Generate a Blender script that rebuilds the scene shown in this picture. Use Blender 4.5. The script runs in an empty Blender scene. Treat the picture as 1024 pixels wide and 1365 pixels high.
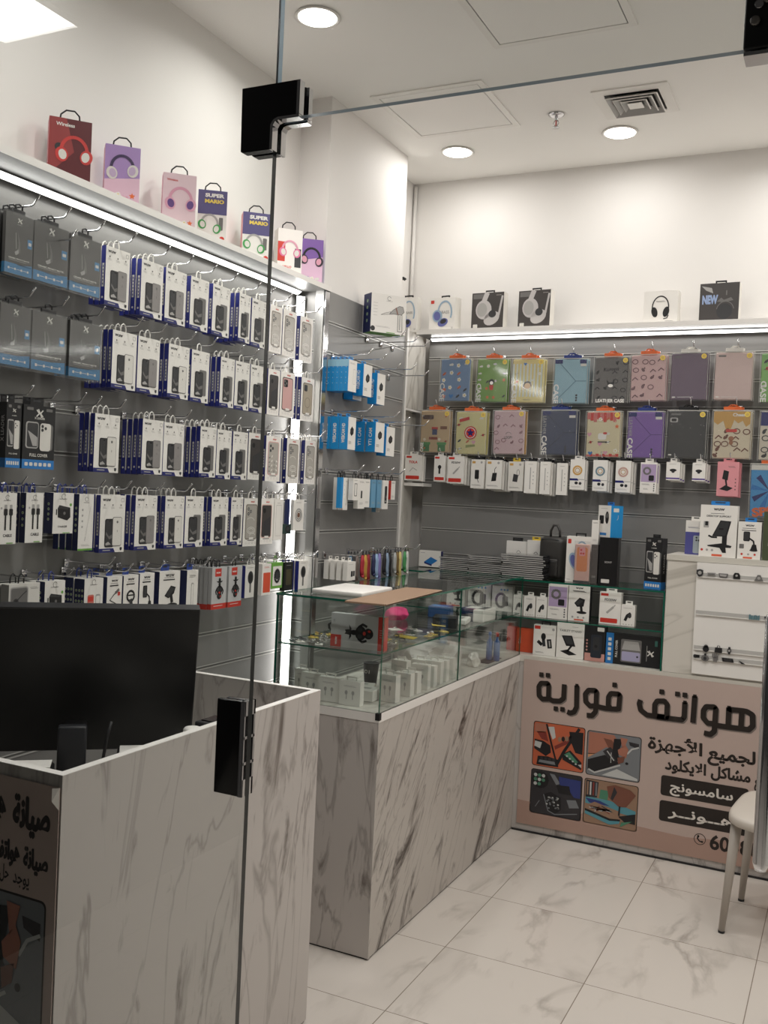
import bpy, bmesh, math, random
from mathutils import Vector, Matrix
random.seed(7)
SC = bpy.context.scene
COL = SC.collection
PI = math.pi

# ------------------------------------------------------------------ camera, world, exposure
cam = bpy.data.cameras.new('camera')
cam.sensor_fit = 'VERTICAL'; cam.sensor_height = 36.0; cam.lens = 33.99
cam.clip_start = 0.02
camo = bpy.data.objects.new('camera', cam); COL.objects.link(camo)
_r = [[0.89837, 0.436821, 0.046038], [0.050724, 0.000939, -0.998712], [-0.436302, 0.899548, -0.021314]]
camo.matrix_world = Matrix(((_r[0][0], -_r[1][0], -_r[2][0], 0.0), (_r[0][1], -_r[1][1], -_r[2][1], 0.0), (_r[0][2], -_r[1][2], -_r[2][2], 1.6), (0, 0, 0, 1)))
SC.camera = camo
SC.view_settings.view_transform = 'Standard'
SC.view_settings.look = 'None'
SC.view_settings.gamma = 1.0
SC.view_settings.exposure = -0.12
SC.cycles.max_bounces = 10
SC.cycles.transparent_max_bounces = 40
SC.cycles.caustics_reflective = False
SC.cycles.caustics_refractive = False
world = bpy.data.worlds.new('mall_ambient'); SC.world = world; world.use_nodes = True
_bg = world.node_tree.nodes['Background']
_bg.inputs[0].default_value = (1.0, 0.93, 0.86, 1); _bg.inputs[1].default_value = 0.028
DOWNLIGHT_W = 7.5
LED_W = 3.0

# ------------------------------------------------------------------ materials
def lin(c):
    c = c / 255.0
    return c / 12.92 if c <= 0.04045 else ((c + 0.055) / 1.055) ** 2.4
def rgb(c): return (lin(c[0]), lin(c[1]), lin(c[2]), 1.0)
MATS = {}
def M(name, c=None, rough=0.5, metal=0.0, spec=0.5, coat=0.0):
    """plain material, colour in sRGB 0-255, with a faint procedural variation"""
    if name in MATS: return MATS[name]
    m = bpy.data.materials.new(name); m.use_nodes = True
    p = m.node_tree.nodes['Principled BSDF']
    p.inputs['Base Color'].default_value = rgb(c)
    p.inputs['Roughness'].default_value = rough
    p.inputs['Metallic'].default_value = metal
    p.inputs['Specular IOR Level'].default_value = spec
    if coat: p.inputs['Coat Weight'].default_value = coat; p.inputs['Coat Roughness'].default_value = 0.08
    MATS[name] = m
    return m
def emis(name, c, s):
    m = bpy.data.materials.new(name); m.use_nodes = True
    nt = m.node_tree; nt.nodes.clear()
    o = nt.nodes.new('ShaderNodeOutputMaterial'); e = nt.nodes.new('ShaderNodeEmission')
    e.inputs[0].default_value = (*c, 1); e.inputs[1].default_value = s
    nt.links.new(e.outputs[0], o.inputs[0]); MATS[name] = m
    return m
def clear_mat(name, tint, gloss=1.0, rough=0.0, ior=1.45, body=None, bodyf=0.0):
    """thin clear sheet: see-through with a fresnel reflection, optionally a little haze of its own"""
    m = bpy.data.materials.new(name); m.use_nodes = True
    nt = m.node_tree; nt.nodes.clear(); N = nt.nodes.new; L = nt.links.new
    o = N('ShaderNodeOutputMaterial'); t = N('ShaderNodeBsdfTransparent'); g = N('ShaderNodeBsdfGlossy')
    t.inputs[0].default_value = (*tint, 1); g.inputs['Roughness'].default_value = rough
    fr = N('ShaderNodeLayerWeight'); fr.inputs['Blend'].default_value = 0.5     # 'Facing' = 1 - cos: schlick curve, same from both sides
    pw = N('ShaderNodeMath'); pw.operation = 'POWER'; pw.inputs[1].default_value = 5.0
    mx = N('ShaderNodeMixShader'); mul = N('ShaderNodeMath'); mul.operation = 'MULTIPLY_ADD'; mul.inputs[1].default_value = 0.9 * gloss; mul.inputs[2].default_value = 0.042 * gloss
    L(fr.outputs['Facing'], pw.inputs[0]); L(pw.outputs[0], mul.inputs[0]); L(mul.outputs[0], mx.inputs[0])
    src = t.outputs[0]
    if body:
        d = N('ShaderNodeBsdfDiffuse'); d.inputs[0].default_value = rgb(body)
        m2 = N('ShaderNodeMixShader'); m2.inputs[0].default_value = bodyf
        L(t.outputs[0], m2.inputs[1]); L(d.outputs[0], m2.inputs[2]); src = m2.outputs[0]
    L(src, mx.inputs[1]); L(g.outputs[0], mx.inputs[2]); L(mx.outputs[0], o.inputs[0])
    MATS[name] = m
    return m
def wall_mat(name, c, rough=0.6, var=0.03, scale=3.0, bump=0.02):
    m = M(name, c, rough); nt = m.node_tree; N = nt.nodes.new; L = nt.links.new
    p = nt.nodes['Principled BSDF']; tc = N('ShaderNodeTexCoord')
    n = N('ShaderNodeTexNoise'); n.inputs['Scale'].default_value = scale; n.inputs['Detail'].default_value = 5
    L(tc.outputs['Object'], n.inputs['Vector'])
    r = N('ShaderNodeValToRGB'); a = rgb([max(0, x * (1 - var)) for x in c]); b = rgb([min(255, x * (1 + var)) for x in c])
    r.color_ramp.elements[0].color = a; r.color_ramp.elements[1].color = b
    r.color_ramp.elements[0].position = 0.3; r.color_ramp.elements[1].position = 0.7
    L(n.outputs[0], r.inputs[0]); L(r.outputs[0], p.inputs['Base Color'])
    if bump:
        n2 = N('ShaderNodeTexNoise'); n2.inputs['Scale'].default_value = 120; L(tc.outputs['Object'], n2.inputs['Vector'])
        b_ = N('ShaderNodeBump'); b_.inputs['Strength'].default_value = bump; b_.inputs['Distance'].default_value = 0.01
        L(n2.outputs[0], b_.inputs['Height']); L(b_.outputs[0], p.inputs['Normal'])
    return m
def marble(name, base, vein, rot=(0.7, 0, 0), stretch=(1.0, 1.0, 0.16), scale=7.0, seed=0.0, rough=0.38, lo=0.60, hi=0.74, thin=0.8):
    """printed marble laminate: elongated brown-grey streaks plus hair-thin veins along one direction"""
    m = M(name, base, rough); nt = m.node_tree; N = nt.nodes.new; L = nt.links.new
    p = nt.nodes['Principled BSDF']; tc = N('ShaderNodeTexCoord')
    mp = N('ShaderNodeMapping'); mp.inputs['Rotation'].default_value = rot; mp.inputs['Location'].default_value = (seed, seed * 0.7, seed * 1.3)
    mp2 = N('ShaderNodeMapping'); mp2.inputs['Scale'].default_value = stretch
    L(tc.outputs['Object'], mp.inputs['Vector']); L(mp.outputs[0], mp2.inputs['Vector'])
    n = N('ShaderNodeTexNoise'); n.inputs['Scale'].default_value = scale; n.inputs['Detail'].default_value = 7; n.inputs['Roughness'].default_value = 0.62
    n.inputs['Distortion'].default_value = 0.9
    L(mp2.outputs[0], n.inputs['Vector'])
    big = N('ShaderNodeTexNoise'); big.inputs['Scale'].default_value = scale * 0.45; big.inputs['Detail'].default_value = 2
    L(mp2.outputs[0], big.inputs['Vector'])
    add = N('ShaderNodeMath'); add.operation = 'MULTIPLY_ADD'; add.inputs[1].default_value = 0.35
    L(big.outputs[0], add.inputs[0]); L(n.outputs[0], add.inputs[2])
    r = N('ShaderNodeValToRGB'); r.color_ramp.elements[0].position = lo + 0.15; r.color_ramp.elements[1].position = hi + 0.17
    r.color_ramp.elements[0].color = (0, 0, 0, 1); r.color_ramp.elements[1].color = (1, 1, 1, 1)
    L(add.outputs[0], r.inputs[0])
    n3 = N('ShaderNodeTexNoise'); n3.inputs['Scale'].default_value = scale * 0.55; n3.inputs['Detail'].default_value = 5; n3.inputs['Distortion'].default_value = 0.8
    mp3 = N('ShaderNodeMapping'); mp3.inputs['Location'].default_value = (3.3 + seed, 1.7, 9.1); L(mp2.outputs[0], mp3.inputs['Vector']); L(mp3.outputs[0], n3.inputs['Vector'])
    s = N('ShaderNodeMath'); s.operation = 'SUBTRACT'; s.inputs[1].default_value = 0.5; L(n3.outputs[0], s.inputs[0])
    a = N('ShaderNodeMath'); a.operation = 'ABSOLUTE'; L(s.outputs[0], a.inputs[0])
    r2 = N('ShaderNodeValToRGB'); r2.color_ramp.elements[0].position = 0.0; r2.color_ramp.elements[1].position = 0.018
    r2.color_ramp.elements[0].color = (thin, thin, thin, 1); r2.color_ramp.elements[1].color = (0, 0, 0, 1)
    L(a.outputs[0], r2.inputs[0])
    mask = N('ShaderNodeMath'); mask.operation = 'MULTIPLY'; L(r2.outputs[0], mask.inputs[0]); L(big.outputs[0], mask.inputs[1])
    mxx = N('ShaderNodeMath'); mxx.operation = 'MAXIMUM'; L(r.outputs[0], mxx.inputs[0]); L(mask.outputs[0], mxx.inputs[1])
    mix = N('ShaderNodeMix'); mix.data_type = 'RGBA'
    mix.inputs['A'].default_value = rgb(base); mix.inputs['B'].default_value = rgb(vein)
    L(mxx.outputs[0], mix.inputs['Factor']); L(mix.outputs['Result'], p.inputs['Base Color'])
    return m
def tile_floor(name, base, vein, grout):
    m = M(name, base, 0.22); nt = m.node_tree; N = nt.nodes.new; L = nt.links.new
    p = nt.nodes['Principled BSDF']; tc = N('ShaderNodeTexCoord'); sp = N('ShaderNodeSeparateXYZ'); L(tc.outputs['Object'], sp.inputs[0])
    def lines(o, off, per):
        a = N('ShaderNodeMath'); a.operation = 'SUBTRACT'; a.inputs[1].default_value = off; L(o, a.inputs[0])
        b = N('ShaderNodeMath'); b.operation = 'DIVIDE'; b.inputs[1].default_value = per; L(a.outputs[0], b.inputs[0])
        fl = N('ShaderNodeMath'); fl.operation = 'FLOOR'; L(b.outputs[0], fl.inputs[0])
        f = N('ShaderNodeMath'); f.operation = 'FRACT'; L(b.outputs[0], f.inputs[0])
        c = N('ShaderNodeMath'); c.operation = 'LESS_THAN'; c.inputs[1].default_value = 0.0065; L(f.outputs[0], c.inputs[0])
        return c.outputs[0], fl.outputs[0]
    lx, fx = lines(sp.outputs[0], -1.222, 0.4965); ly, fy = lines(sp.outputs[1], 2.684, 0.4895)
    mx = N('ShaderNodeMath'); mx.operation = 'MAXIMUM'; L(lx, mx.inputs[0]); L(ly, mx.inputs[1])
    cb = N('ShaderNodeCombineXYZ'); L(fx, cb.inputs[0]); L(fy, cb.inputs[1])
    wn = N('ShaderNodeTexWhiteNoise'); L(cb.outputs[0], wn.inputs['Vector'])
    sc = N('ShaderNodeVectorMath'); sc.operation = 'SCALE'; sc.inputs['Scale'].default_value = 11.0; L(wn.outputs['Color'], sc.inputs[0])
    av = N('ShaderNodeVectorMath'); av.operation = 'ADD'; L(tc.outputs['Object'], av.inputs[0]); L(sc.outputs[0], av.inputs[1])
    mp = N('ShaderNodeMapping'); mp.inputs['Rotation'].default_value = (0, 0, 0.75); mp.inputs['Scale'].default_value = (2.2, 0.9, 1); L(av.outputs[0], mp.inputs[0])
    n = N('ShaderNodeTexNoise'); n.inputs['Scale'].default_value = 2.0; n.inputs['Detail'].default_value = 6; n.inputs['Distortion'].default_value = 0.5; L(mp.outputs[0], n.inputs['Vector'])
    s = N('ShaderNodeMath'); s.operation = 'SUBTRACT'; s.inputs[1].default_value = 0.5; L(n.outputs[0], s.inputs[0])
    a = N('ShaderNodeMath'); a.operation = 'ABSOLUTE'; L(s.outputs[0], a.inputs[0])
    r = N('ShaderNodeValToRGB'); r.color_ramp.elements[0].position = 0.0; r.color_ramp.elements[1].position = 0.05
    r.color_ramp.elements[0].color = (0.75, 0.75, 0.75, 1); r.color_ramp.elements[1].color = (0, 0, 0, 1); L(a.outputs[0], r.inputs[0])
    n4 = N('ShaderNodeTexNoise'); n4.inputs['Scale'].default_value = 2.6; L(mp.outputs[0], n4.inputs['Vector'])
    r4 = N('ShaderNodeValToRGB'); r4.color_ramp.elements[0].position = 0.45; r4.color_ramp.elements[1].position = 0.7; L(n4.outputs[0], r4.inputs[0])
    mu = N('ShaderNodeMath'); mu.operation = 'MULTIPLY'; L(r.outputs[0], mu.inputs[0]); L(r4.outputs[0], mu.inputs[1])
    m1 = N('ShaderNodeMix'); m1.data_type = 'RGBA'; m1.inputs['A'].default_value = rgb(base); m1.inputs['B'].default_value = rgb(vein); L(mu.outputs[0], m1.inputs['Factor'])
    m2 = N('ShaderNodeMix'); m2.data_type = 'RGBA'; m2.inputs['B'].default_value = rgb(grout); L(m1.outputs['Result'], m2.inputs['A']); L(mx.outputs[0], m2.inputs['Factor'])
    L(m2.outputs['Result'], p.inputs['Base Color'])
    return m

WHITE_WALL = wall_mat('white_paint', (232, 229, 225), 0.65, 0.012, 1.2)
CEIL = wall_mat('ceiling_paint', (243, 241, 237), 0.75, 0.01, 1.0)
COUNTER = marble('marble_laminate', (186, 180, 173), (70, 61, 54), rot=(0.62, 0, 0), stretch=(1, 1, .26), scale=13.0, lo=.56, hi=.69)
DESKM = marble('marble_laminate_desk', (192, 186, 181), (98, 89, 82), rot=(0.12, 0, 0), stretch=(1, 1, 0.2), scale=10.0, seed=4.0, lo=.575, hi=.71)
PANELM = marble('marble_panel', (206, 202, 194), (120, 112, 100), rot=(0.2, 0, 0), stretch=(1, 1, 0.3), scale=5.0, seed=8.0, thin=1.0)
CABM = marble('marble_cabinet', (212, 207, 198), (140, 134, 122), rot=(0.0, -1.25, 0), stretch=(1, 1, 0.2), scale=5.0, seed=2.0, lo=0.66, hi=0.80)
FLOORM = tile_floor('marble_floor_tiles', (206, 199, 191), (156, 148, 140), (138, 128, 117))
SLAT = wall_mat('grey_slatwall', (142, 141, 139), 0.42, 0.05, 2.0, 0.0)
MATS['grey_slatwall'].node_tree.nodes['Principled BSDF'].inputs['Metallic'].default_value = 0.25
LIP = M('slat_lip', (206, 205, 201), 0.32, 0.35)
ALU = M('brushed_aluminium', (196, 196, 194), 0.3, 0.9)
SLOT = M('slot_metal', (128, 127, 125), 0.4, 0.5)  # mid-grey metal inset in the slat-wall slots
CHROME = M('chrome', (220, 220, 222), 0.12, 1.0)
WHITE = M('white_laminate', (234, 231, 226), 0.4)
CARD = M('white_card', (236, 233, 227), 0.45)
CARD2 = M('offwhite_card', (222, 219, 212), 0.5)
BLACK = M('black_gloss', (12, 12, 14), 0.2)
BLACKM = M('black_matte', (20, 20, 22), 0.55)
DGREY = M('dark_grey_print', (52, 52, 54), 0.45)
MGREY = M('mid_grey_print', (112, 110, 108), 0.45)
LGREY = M('light_grey_print', (170, 168, 165), 0.45)
TXT = M('text_dark', (45, 43, 45), 0.5)
NAVY = M('navy_print', (30, 36, 104), 0.4)
SPINE = M('spine_blue', (34, 42, 128), 0.4)
BLUE = M('blue_print', (40, 120, 190), 0.4)
SKY = M('sky_blue_card', (28, 140, 205), 0.42)
ORANGE = M('orange_plastic', (228, 112, 60), 0.4)
RED = M('red_print', (204, 58, 46), 0.45)
YELLOW = M('yellow_print', (232, 205, 90), 0.45)
GREEN = M('green_print', (110, 170, 70), 0.45)
PURPLE = M('purple_print', (128, 92, 168), 0.45)
PINK = M('pink_print', (222, 160, 180), 0.45)
GLASS = clear_mat('clear_glass', (0.965, 0.985, 0.975))
GLASSE = M('green_glass_edge', (24, 92, 74), 0.1)
STOREG = clear_mat('shopfront_glass', (0.95, 0.96, 0.955))
STOREE = M('shopfront_glass_edge', (26, 31, 31), 0.15)
POLYBAG = clear_mat('clear_plastic_bag', (0.93, 0.94, 0.94), 1.3, 0.08, 1.45, (210, 210, 210), 0.08)
LEDE = emis('led_strip', (1.0, 0.985, 0.96), 9.0)
DOWNE = emis('downlight_diffuser', (1.0, 0.98, 0.94), 14.0)

# ------------------------------------------------------------------ mesh builder
_text_cache = {}
def text_polys(s, bold=0.0):
    k = (s, bold)
    if k in _text_cache: return _text_cache[k]
    c = bpy.data.curves.new('tmp_text', 'FONT'); c.body = s; c.align_x = 'CENTER'; c.align_y = 'CENTER'; c.resolution_u = 3; c.offset = bold
    o = bpy.data.objects.new('tmp_text', c); COL.objects.link(o)
    bpy.context.view_layer.update()
    dg = bpy.context.evaluated_depsgraph_get(); me = o.evaluated_get(dg).to_mesh()
    v = [(p.co.x, p.co.y) for p in me.vertices]; f = [tuple(p.vertices) for p in me.polygons]
    w = (max(p[0] for p in v) - min(p[0] for p in v)) if v else 1.0
    h = (max(p[1] for p in v) - min(p[1] for p in v)) if v else 1.0
    o.evaluated_get(dg).to_mesh_clear(); bpy.data.objects.remove(o); bpy.data.curves.remove(c)
    _text_cache[k] = (v, f, w, h)
    return _text_cache[k]

class MB:
    lstep = 0.05
    def __init__(s): s.v = []; s.f = []; s.mi = []; s.ms = []; s.sm = []
    def mid(s, m):
        if m not in s.ms: s.ms.append(m)
        return s.ms.index(m)
    def add(s, pts, faces, m, smooth=False):
        b = len(s.v); s.v += [tuple(p) for p in pts]; k = s.mid(m)
        for f in faces: s.f.append(tuple(b + i for i in f)); s.mi.append(k); s.sm.append(smooth)
    def box(s, x0, x1, y0, y1, z0, z1, m, **side):
        """side materials: left(-x) right(+x) front(-y) back(+y) bottom top"""
        P = [(x0, y0, z0), (x1, y0, z0), (x1, y1, z0), (x0, y1, z0), (x0, y0, z1), (x1, y0, z1), (x1, y1, z1), (x0, y1, z1)]
        for n, f in (('bottom', (3, 2, 1, 0)), ('top', (4, 5, 6, 7)), ('front', (0, 1, 5, 4)), ('right', (1, 2, 6, 5)), ('back', (2, 3, 7, 6)), ('left', (3, 0, 4, 7))):
            mm = side.get(n, m)
            if mm is not None: s.add([P[i] for i in f], [(0, 1, 2, 3)], mm)
    def bbox(s, x0, x1, y0, y1, z0, z1, r, m, seg=2, smooth=True):
        bm = bmesh.new(); bmesh.ops.create_cube(bm, size=1.0)
        for v in bm.verts: v.co = Vector(((x0 + x1) / 2 + v.co.x * (x1 - x0), (y0 + y1) / 2 + v.co.y * (y1 - y0), (z0 + z1) / 2 + v.co.z * (z1 - z0)))
        bmesh.ops.bevel(bm, geom=list(bm.edges), offset=r, segments=seg, profile=0.5, affect='EDGES')
        s.frombm(bm, m, smooth)
    def frombm(s, bm, m, smooth=False):
        bm.verts.index_update()
        s.add([v.co[:] for v in bm.verts], [[v.index for v in f.verts] for f in bm.faces], m, smooth); bm.free()
    def tube(s, path, r, m, n=8, cap=True, smooth=True):
        path = [Vector(p) for p in path]; rs = r if isinstance(r, (list, tuple)) else [r] * len(path)
        rings = []; up = None
        for i, p in enumerate(path):
            d = (path[min(i + 1, len(path) - 1)] - path[max(i - 1, 0)]).normalized()
            if up is None: up = Vector((0, 0, 1)) if abs(d.z) < 0.9 else Vector((0, 1, 0))
            a = d.cross(up).normalized(); b = a.cross(d).normalized(); up = b
            rings.append([p + (a * math.cos(2 * PI * k / n) + b * math.sin(2 * PI * k / n)) * rs[i] for k in range(n)])
        pts = [q for g in rings for q in g]; fs = []
        for i in range(len(rings) - 1):
            for k in range(n): fs.append((i * n + k, i * n + (k + 1) % n, (i + 1) * n + (k + 1) % n, (i + 1) * n + k))
        if cap: fs += [tuple(reversed(range(n))), tuple((len(rings) - 1) * n + k for k in range(n))]
        s.add(pts, fs, m, smooth)
    def lathe(s, prof, c, m, n=20, smooth=True, axis='z'):
        pts = []; fs = []
        for (r, h) in prof:
            for k in range(n):
                a = 2 * PI * k / n; q = (r * math.cos(a), r * math.sin(a), h)
                if axis == 'y': q = (q[0], q[2], q[1])
                if axis == 'x': q = (q[2], q[0], q[1])
                pts.append((c[0] + q[0], c[1] + q[1], c[2] + q[2]))
        for i in range(len(prof) - 1):
            for k in range(n): fs.append((i * n + k, i * n + (k + 1) % n, (i + 1) * n + (k + 1) % n, (i + 1) * n + k))
        fs += [tuple(reversed(range(n))), tuple((len(prof) - 1) * n + k for k in range(n))]
        s.add(pts, fs, m, smooth)
    def prism(s, poly, y0, y1, m, frame=None):
        n = len(poly); pts = [(x, y0, z) for x, z in poly] + [(x, y1, z) for x, z in poly]
        s.add(pts, [tuple(range(n)), tuple(reversed(range(n, 2 * n)))] + [(i, i + n, (i + 1) % n + n, (i + 1) % n) for i in range(n)], m)
    # --- flat print on a face; F maps (u, v, layer) to a point
    def poly(s, F, pts, m, l=1): s.add([F(x, z, l) for x, z in pts], [tuple(range(len(pts)))], m)
    def rect(s, F, x0, z0, x1, z1, m, l=1): s.poly(F, [(x0, z0), (x1, z0), (x1, z1), (x0, z1)], m, l)
    def rr(s, F, x0, z0, x1, z1, r, m, l=1):
        p = []
        for cx, cz, a0 in ((x1 - r, z0 + r, -PI / 2), (x1 - r, z1 - r, 0), (x0 + r, z1 - r, PI / 2), (x0 + r, z0 + r, PI)):
            for k in range(4): a = a0 + PI / 2 * k / 3; p.append((cx + r * math.cos(a), cz + r * math.sin(a)))
        s.poly(F, p, m, l)
    def ell(s, F, cx, cz, rx, rz, m, l=1, n=14, rot=0.0):
        ca, sa = math.cos(rot), math.sin(rot)
        s.poly(F, [(cx + rx * math.cos(2 * PI * k / n) * ca - rz * math.sin(2 * PI * k / n) * sa, cz + rx * math.cos(2 * PI * k / n) * sa + rz * math.sin(2 * PI * k / n) * ca) for k in range(n)], m, l)
    def line(s, F, pts, w, m, l=1, closed=False, caps=True):
        n = len(pts); k = n if closed else n - 1
        for i in range(k):
            (x0, z0), (x1, z1) = pts[i], pts[(i + 1) % n]; d = math.hypot(x1 - x0, z1 - z0) or 1e-6
            nx, nz = -(z1 - z0) / d * w / 2, (x1 - x0) / d * w / 2
            s.poly(F, [(x0 - nx, z0 - nz), (x1 - nx, z1 - nz), (x1 + nx, z1 + nz), (x0 + nx, z0 + nz)], m, l + s.lstep * (i % 9))
        if caps:
            for i, (x, z) in enumerate(pts):
                if closed or 0 < i < n - 1: s.ell(F, x, z, w / 2, w / 2, m, l + s.lstep * 9.5, 8)
    def arc(s, F, cx, cz, rx, rz, a0, a1, w, m, l=1, n=12):
        s.line(F, [(cx + rx * math.cos(a0 + (a1 - a0) * k / n), cz + rz * math.sin(a0 + (a1 - a0) * k / n)) for k in range(n + 1)], w, m, l, caps=False)
    def text(s, F, t, cx, cz, size, m, l=1, width=None, bold=0.02, rot=0.0):
        v, f, w, h = text_polys(t, bold)
        k = size; kx = size
        if width: kx = width / max(w, 1e-6)
        ca, sa = math.cos(rot), math.sin(rot)
        s.add([F(cx + x * kx * ca - y * k * sa, cz + x * kx * sa + y * k * ca, l) for x, y in v], f, m)
    def btext(s, F, t, cx, cz, size, m, l=1, width=None, bold=0.02, rot=0.0, g=.0013):
        for i, (dx, dz) in enumerate(((0, 0), (g, 0), (-g, 0), (0, g), (0, -g))): s.text(F, t, cx + dx, cz + dz, size, m, l + .12 * i, width, bold, rot)
    def build(s, name, parent=None, loc=None, rz=0.0, **tags):
        me = bpy.data.meshes.new(name); me.from_pydata(s.v, [], s.f)
        for m in s.ms: me.materials.append(m)
        me.polygons.foreach_set('material_index', s.mi); me.polygons.foreach_set('use_smooth', s.sm); me.update()
        o = bpy.data.objects.new(name, me); COL.objects.link(o)
        if parent: o.parent = parent
        if loc: o.location = loc
        o.rotation_euler = (0, 0, rz)
        for k, v in tags.items(): o[k] = v
        return o
def tag(o, label, category, group=None):
    o['label'] = label; o['category'] = category
    if group: o['group'] = group
    return o
def empty(name, loc, rz=0.0):
    o = bpy.data.objects.new(name, None); o.empty_display_size = 0.05; COL.objects.link(o); o.location = loc; o.rotation_euler = (0, 0, rz)
    return o
def kids(o): return [c for c in list(bpy.data.objects) if c.parent == o]
def front(d, off=0.0):                       # print frame on a box front (faces -y), depth d
    return lambda x, z, l: (x, -d / 2 - 0.00035 * l - off, z)
def side_l(w):                               # print frame on the -x side: u runs along -y .. +y reversed so it reads from outside
    return lambda u, z, l: (-w / 2 - 0.00035 * l, -u, z)
def side_r(w):
    return lambda u, z, l: (w / 2 + 0.00035 * l, u, z)
ORD = ['first', 'second', 'third', 'fourth', 'fifth', 'sixth', 'seventh', 'eighth', 'ninth', 'tenth', 'eleventh', 'twelfth', 'thirteenth', 'fourteenth', 'fifteenth', 'sixteenth', 'seventeenth', 'eighteenth']

# ------------------------------------------------------------------ setting: shell
def slab(name, x0, x1, y0, y1, z0, z1, m, kind='structure'):
    b = MB(); b.box(x0, x1, y0, y1, z0, z1, m); o = b.build(name); o['kind'] = kind
    return o
ZC = 3.3
slab('floor', -2.45, 1.4, -2.5, 5.1, -0.05, 0.0, FLOORM)
slab('ceiling', -2.45, 1.4, 1.35, 5.1, ZC, ZC + 0.05, CEIL)
slab('wall_left', -2.40, -2.27, 1.35, 5.0, 0, ZC, WHITE_WALL)
slab('wall_back', -2.27, 1.3, 4.88, 5.0, 0, ZC, WHITE_WALL)
slab('wall_right', 1.2, 1.3, 1.35, 4.88, 0, ZC, WHITE_WALL)
slab('wall_column', -2.27, -2.12, 3.67, 4.46, 0, ZC, WHITE_WALL)
# slat walls: horizontal boards with a recessed slot and an aluminium lip between them
SLOT_Z = [1.28 + 0.1308 * k for k in range(-9, 9)]
def slatwall(name, length, ztop, place):
    """boards along local x 0..length, faces at local y=0 looking to -y"""
    b = MB(); zs = [z for z in SLOT_Z if z < ztop - 0.02]; z0 = 0.0
    for z in zs + [ztop]:
        b.box(0, length, 0.0, 0.018, z0, z - 0.005 if z != ztop else ztop, SLAT)
        if z != ztop:
            b.box(0, length, 0.0025, 0.018, z - 0.005, z + 0.004, SLOT)
            b.box(0, length, -0.0022, 0.003, z - 0.0080, z - 0.0045, LIP); b.box(0, length, -0.0016, 0.003, z + 0.0035, z + 0.0068, LIP)
            z0 = z + 0.004
    o = b.build(name); o.matrix_world = place; o['kind'] = 'structure'
    return o
RZ = lambda a, x, y: Matrix.Translation((x, y, 0)) @ Matrix.Rotation(a, 4, 'Z')
slatwall('wall_left_slat_boards', 2.23, 2.455, RZ(PI / 2, -2.23, 1.42))
slatwall('wall_column_front_slat_boards', 0.098, 2.455, RZ(0, -2.228, 3.648))
slatwall('wall_column_side_slat_boards', 0.81, 2.46, RZ(PI / 2, -2.098, 3.675))
slatwall('wall_back_slat_boards', 3.2, 2.43, RZ(0, -2.10, 4.80))
b = MB(); b.box(-2.135, -2.095, 3.63, 3.672, 0, 2.452, ALU); b.box(-2.092, -2.088, 3.634, 3.668, 0, 2.45, CHROME)
o = b.build('trim_1'); o['kind'] = 'structure'
# upper shelves of the bulkhead
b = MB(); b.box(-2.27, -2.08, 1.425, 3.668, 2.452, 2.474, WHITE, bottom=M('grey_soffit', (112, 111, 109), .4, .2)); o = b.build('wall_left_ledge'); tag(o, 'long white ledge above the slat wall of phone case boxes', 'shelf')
o.name = 'long_ledge_shelf'
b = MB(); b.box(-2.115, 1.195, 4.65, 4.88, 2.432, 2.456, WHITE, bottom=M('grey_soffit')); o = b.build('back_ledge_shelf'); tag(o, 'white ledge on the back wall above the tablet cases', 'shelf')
# marble end panel between column and back wall
b = MB(); b.box(-2.148, -2.122, 4.49, 4.80, 2.04, 2.44, PANELM, front=WHITE, right=PANELM); b.box(-2.225, -2.148, 4.75, 4.80, 2.03, 2.44, PANELM)
b.box(-2.225, -2.122, 4.49, 4.80, 2.03, 2.042, WHITE)
b.box(-2.20, -2.163, 4.49, 4.80, 0.0, 2.03, PANELM, front=WHITE); b.box(-2.135, -2.09, 4.49, 4.51, 0.0, 2.44, WHITE)
b.box(-2.16, -2.05, 4.68, 4.80, 1.636, 1.652, WHITE)
o = b.build('marble_end_panel'); tag(o, 'narrow marble end panel in the corner beside the webcam boxes', 'panel')
b = MB(); b.tube([(-2.255, 4.865, 2.46), (-2.255, 4.865, 3.28)], 0.010, WHITE_WALL, 10); o = b.build('trim_2'); o['kind'] = 'structure'
b = MB(); b.bbox(-2.14, -2.115, 4.462, 4.50, 2.685, 2.695, 0.003, BLACKM); b.tube([(-2.125, 4.461, 2.69), (-2.125, 4.50, 2.684)], 0.003, BLACKM, 8)
tag(b.build('cable_clip'), 'small black cable clip on the white column edge', 'clip')

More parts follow.
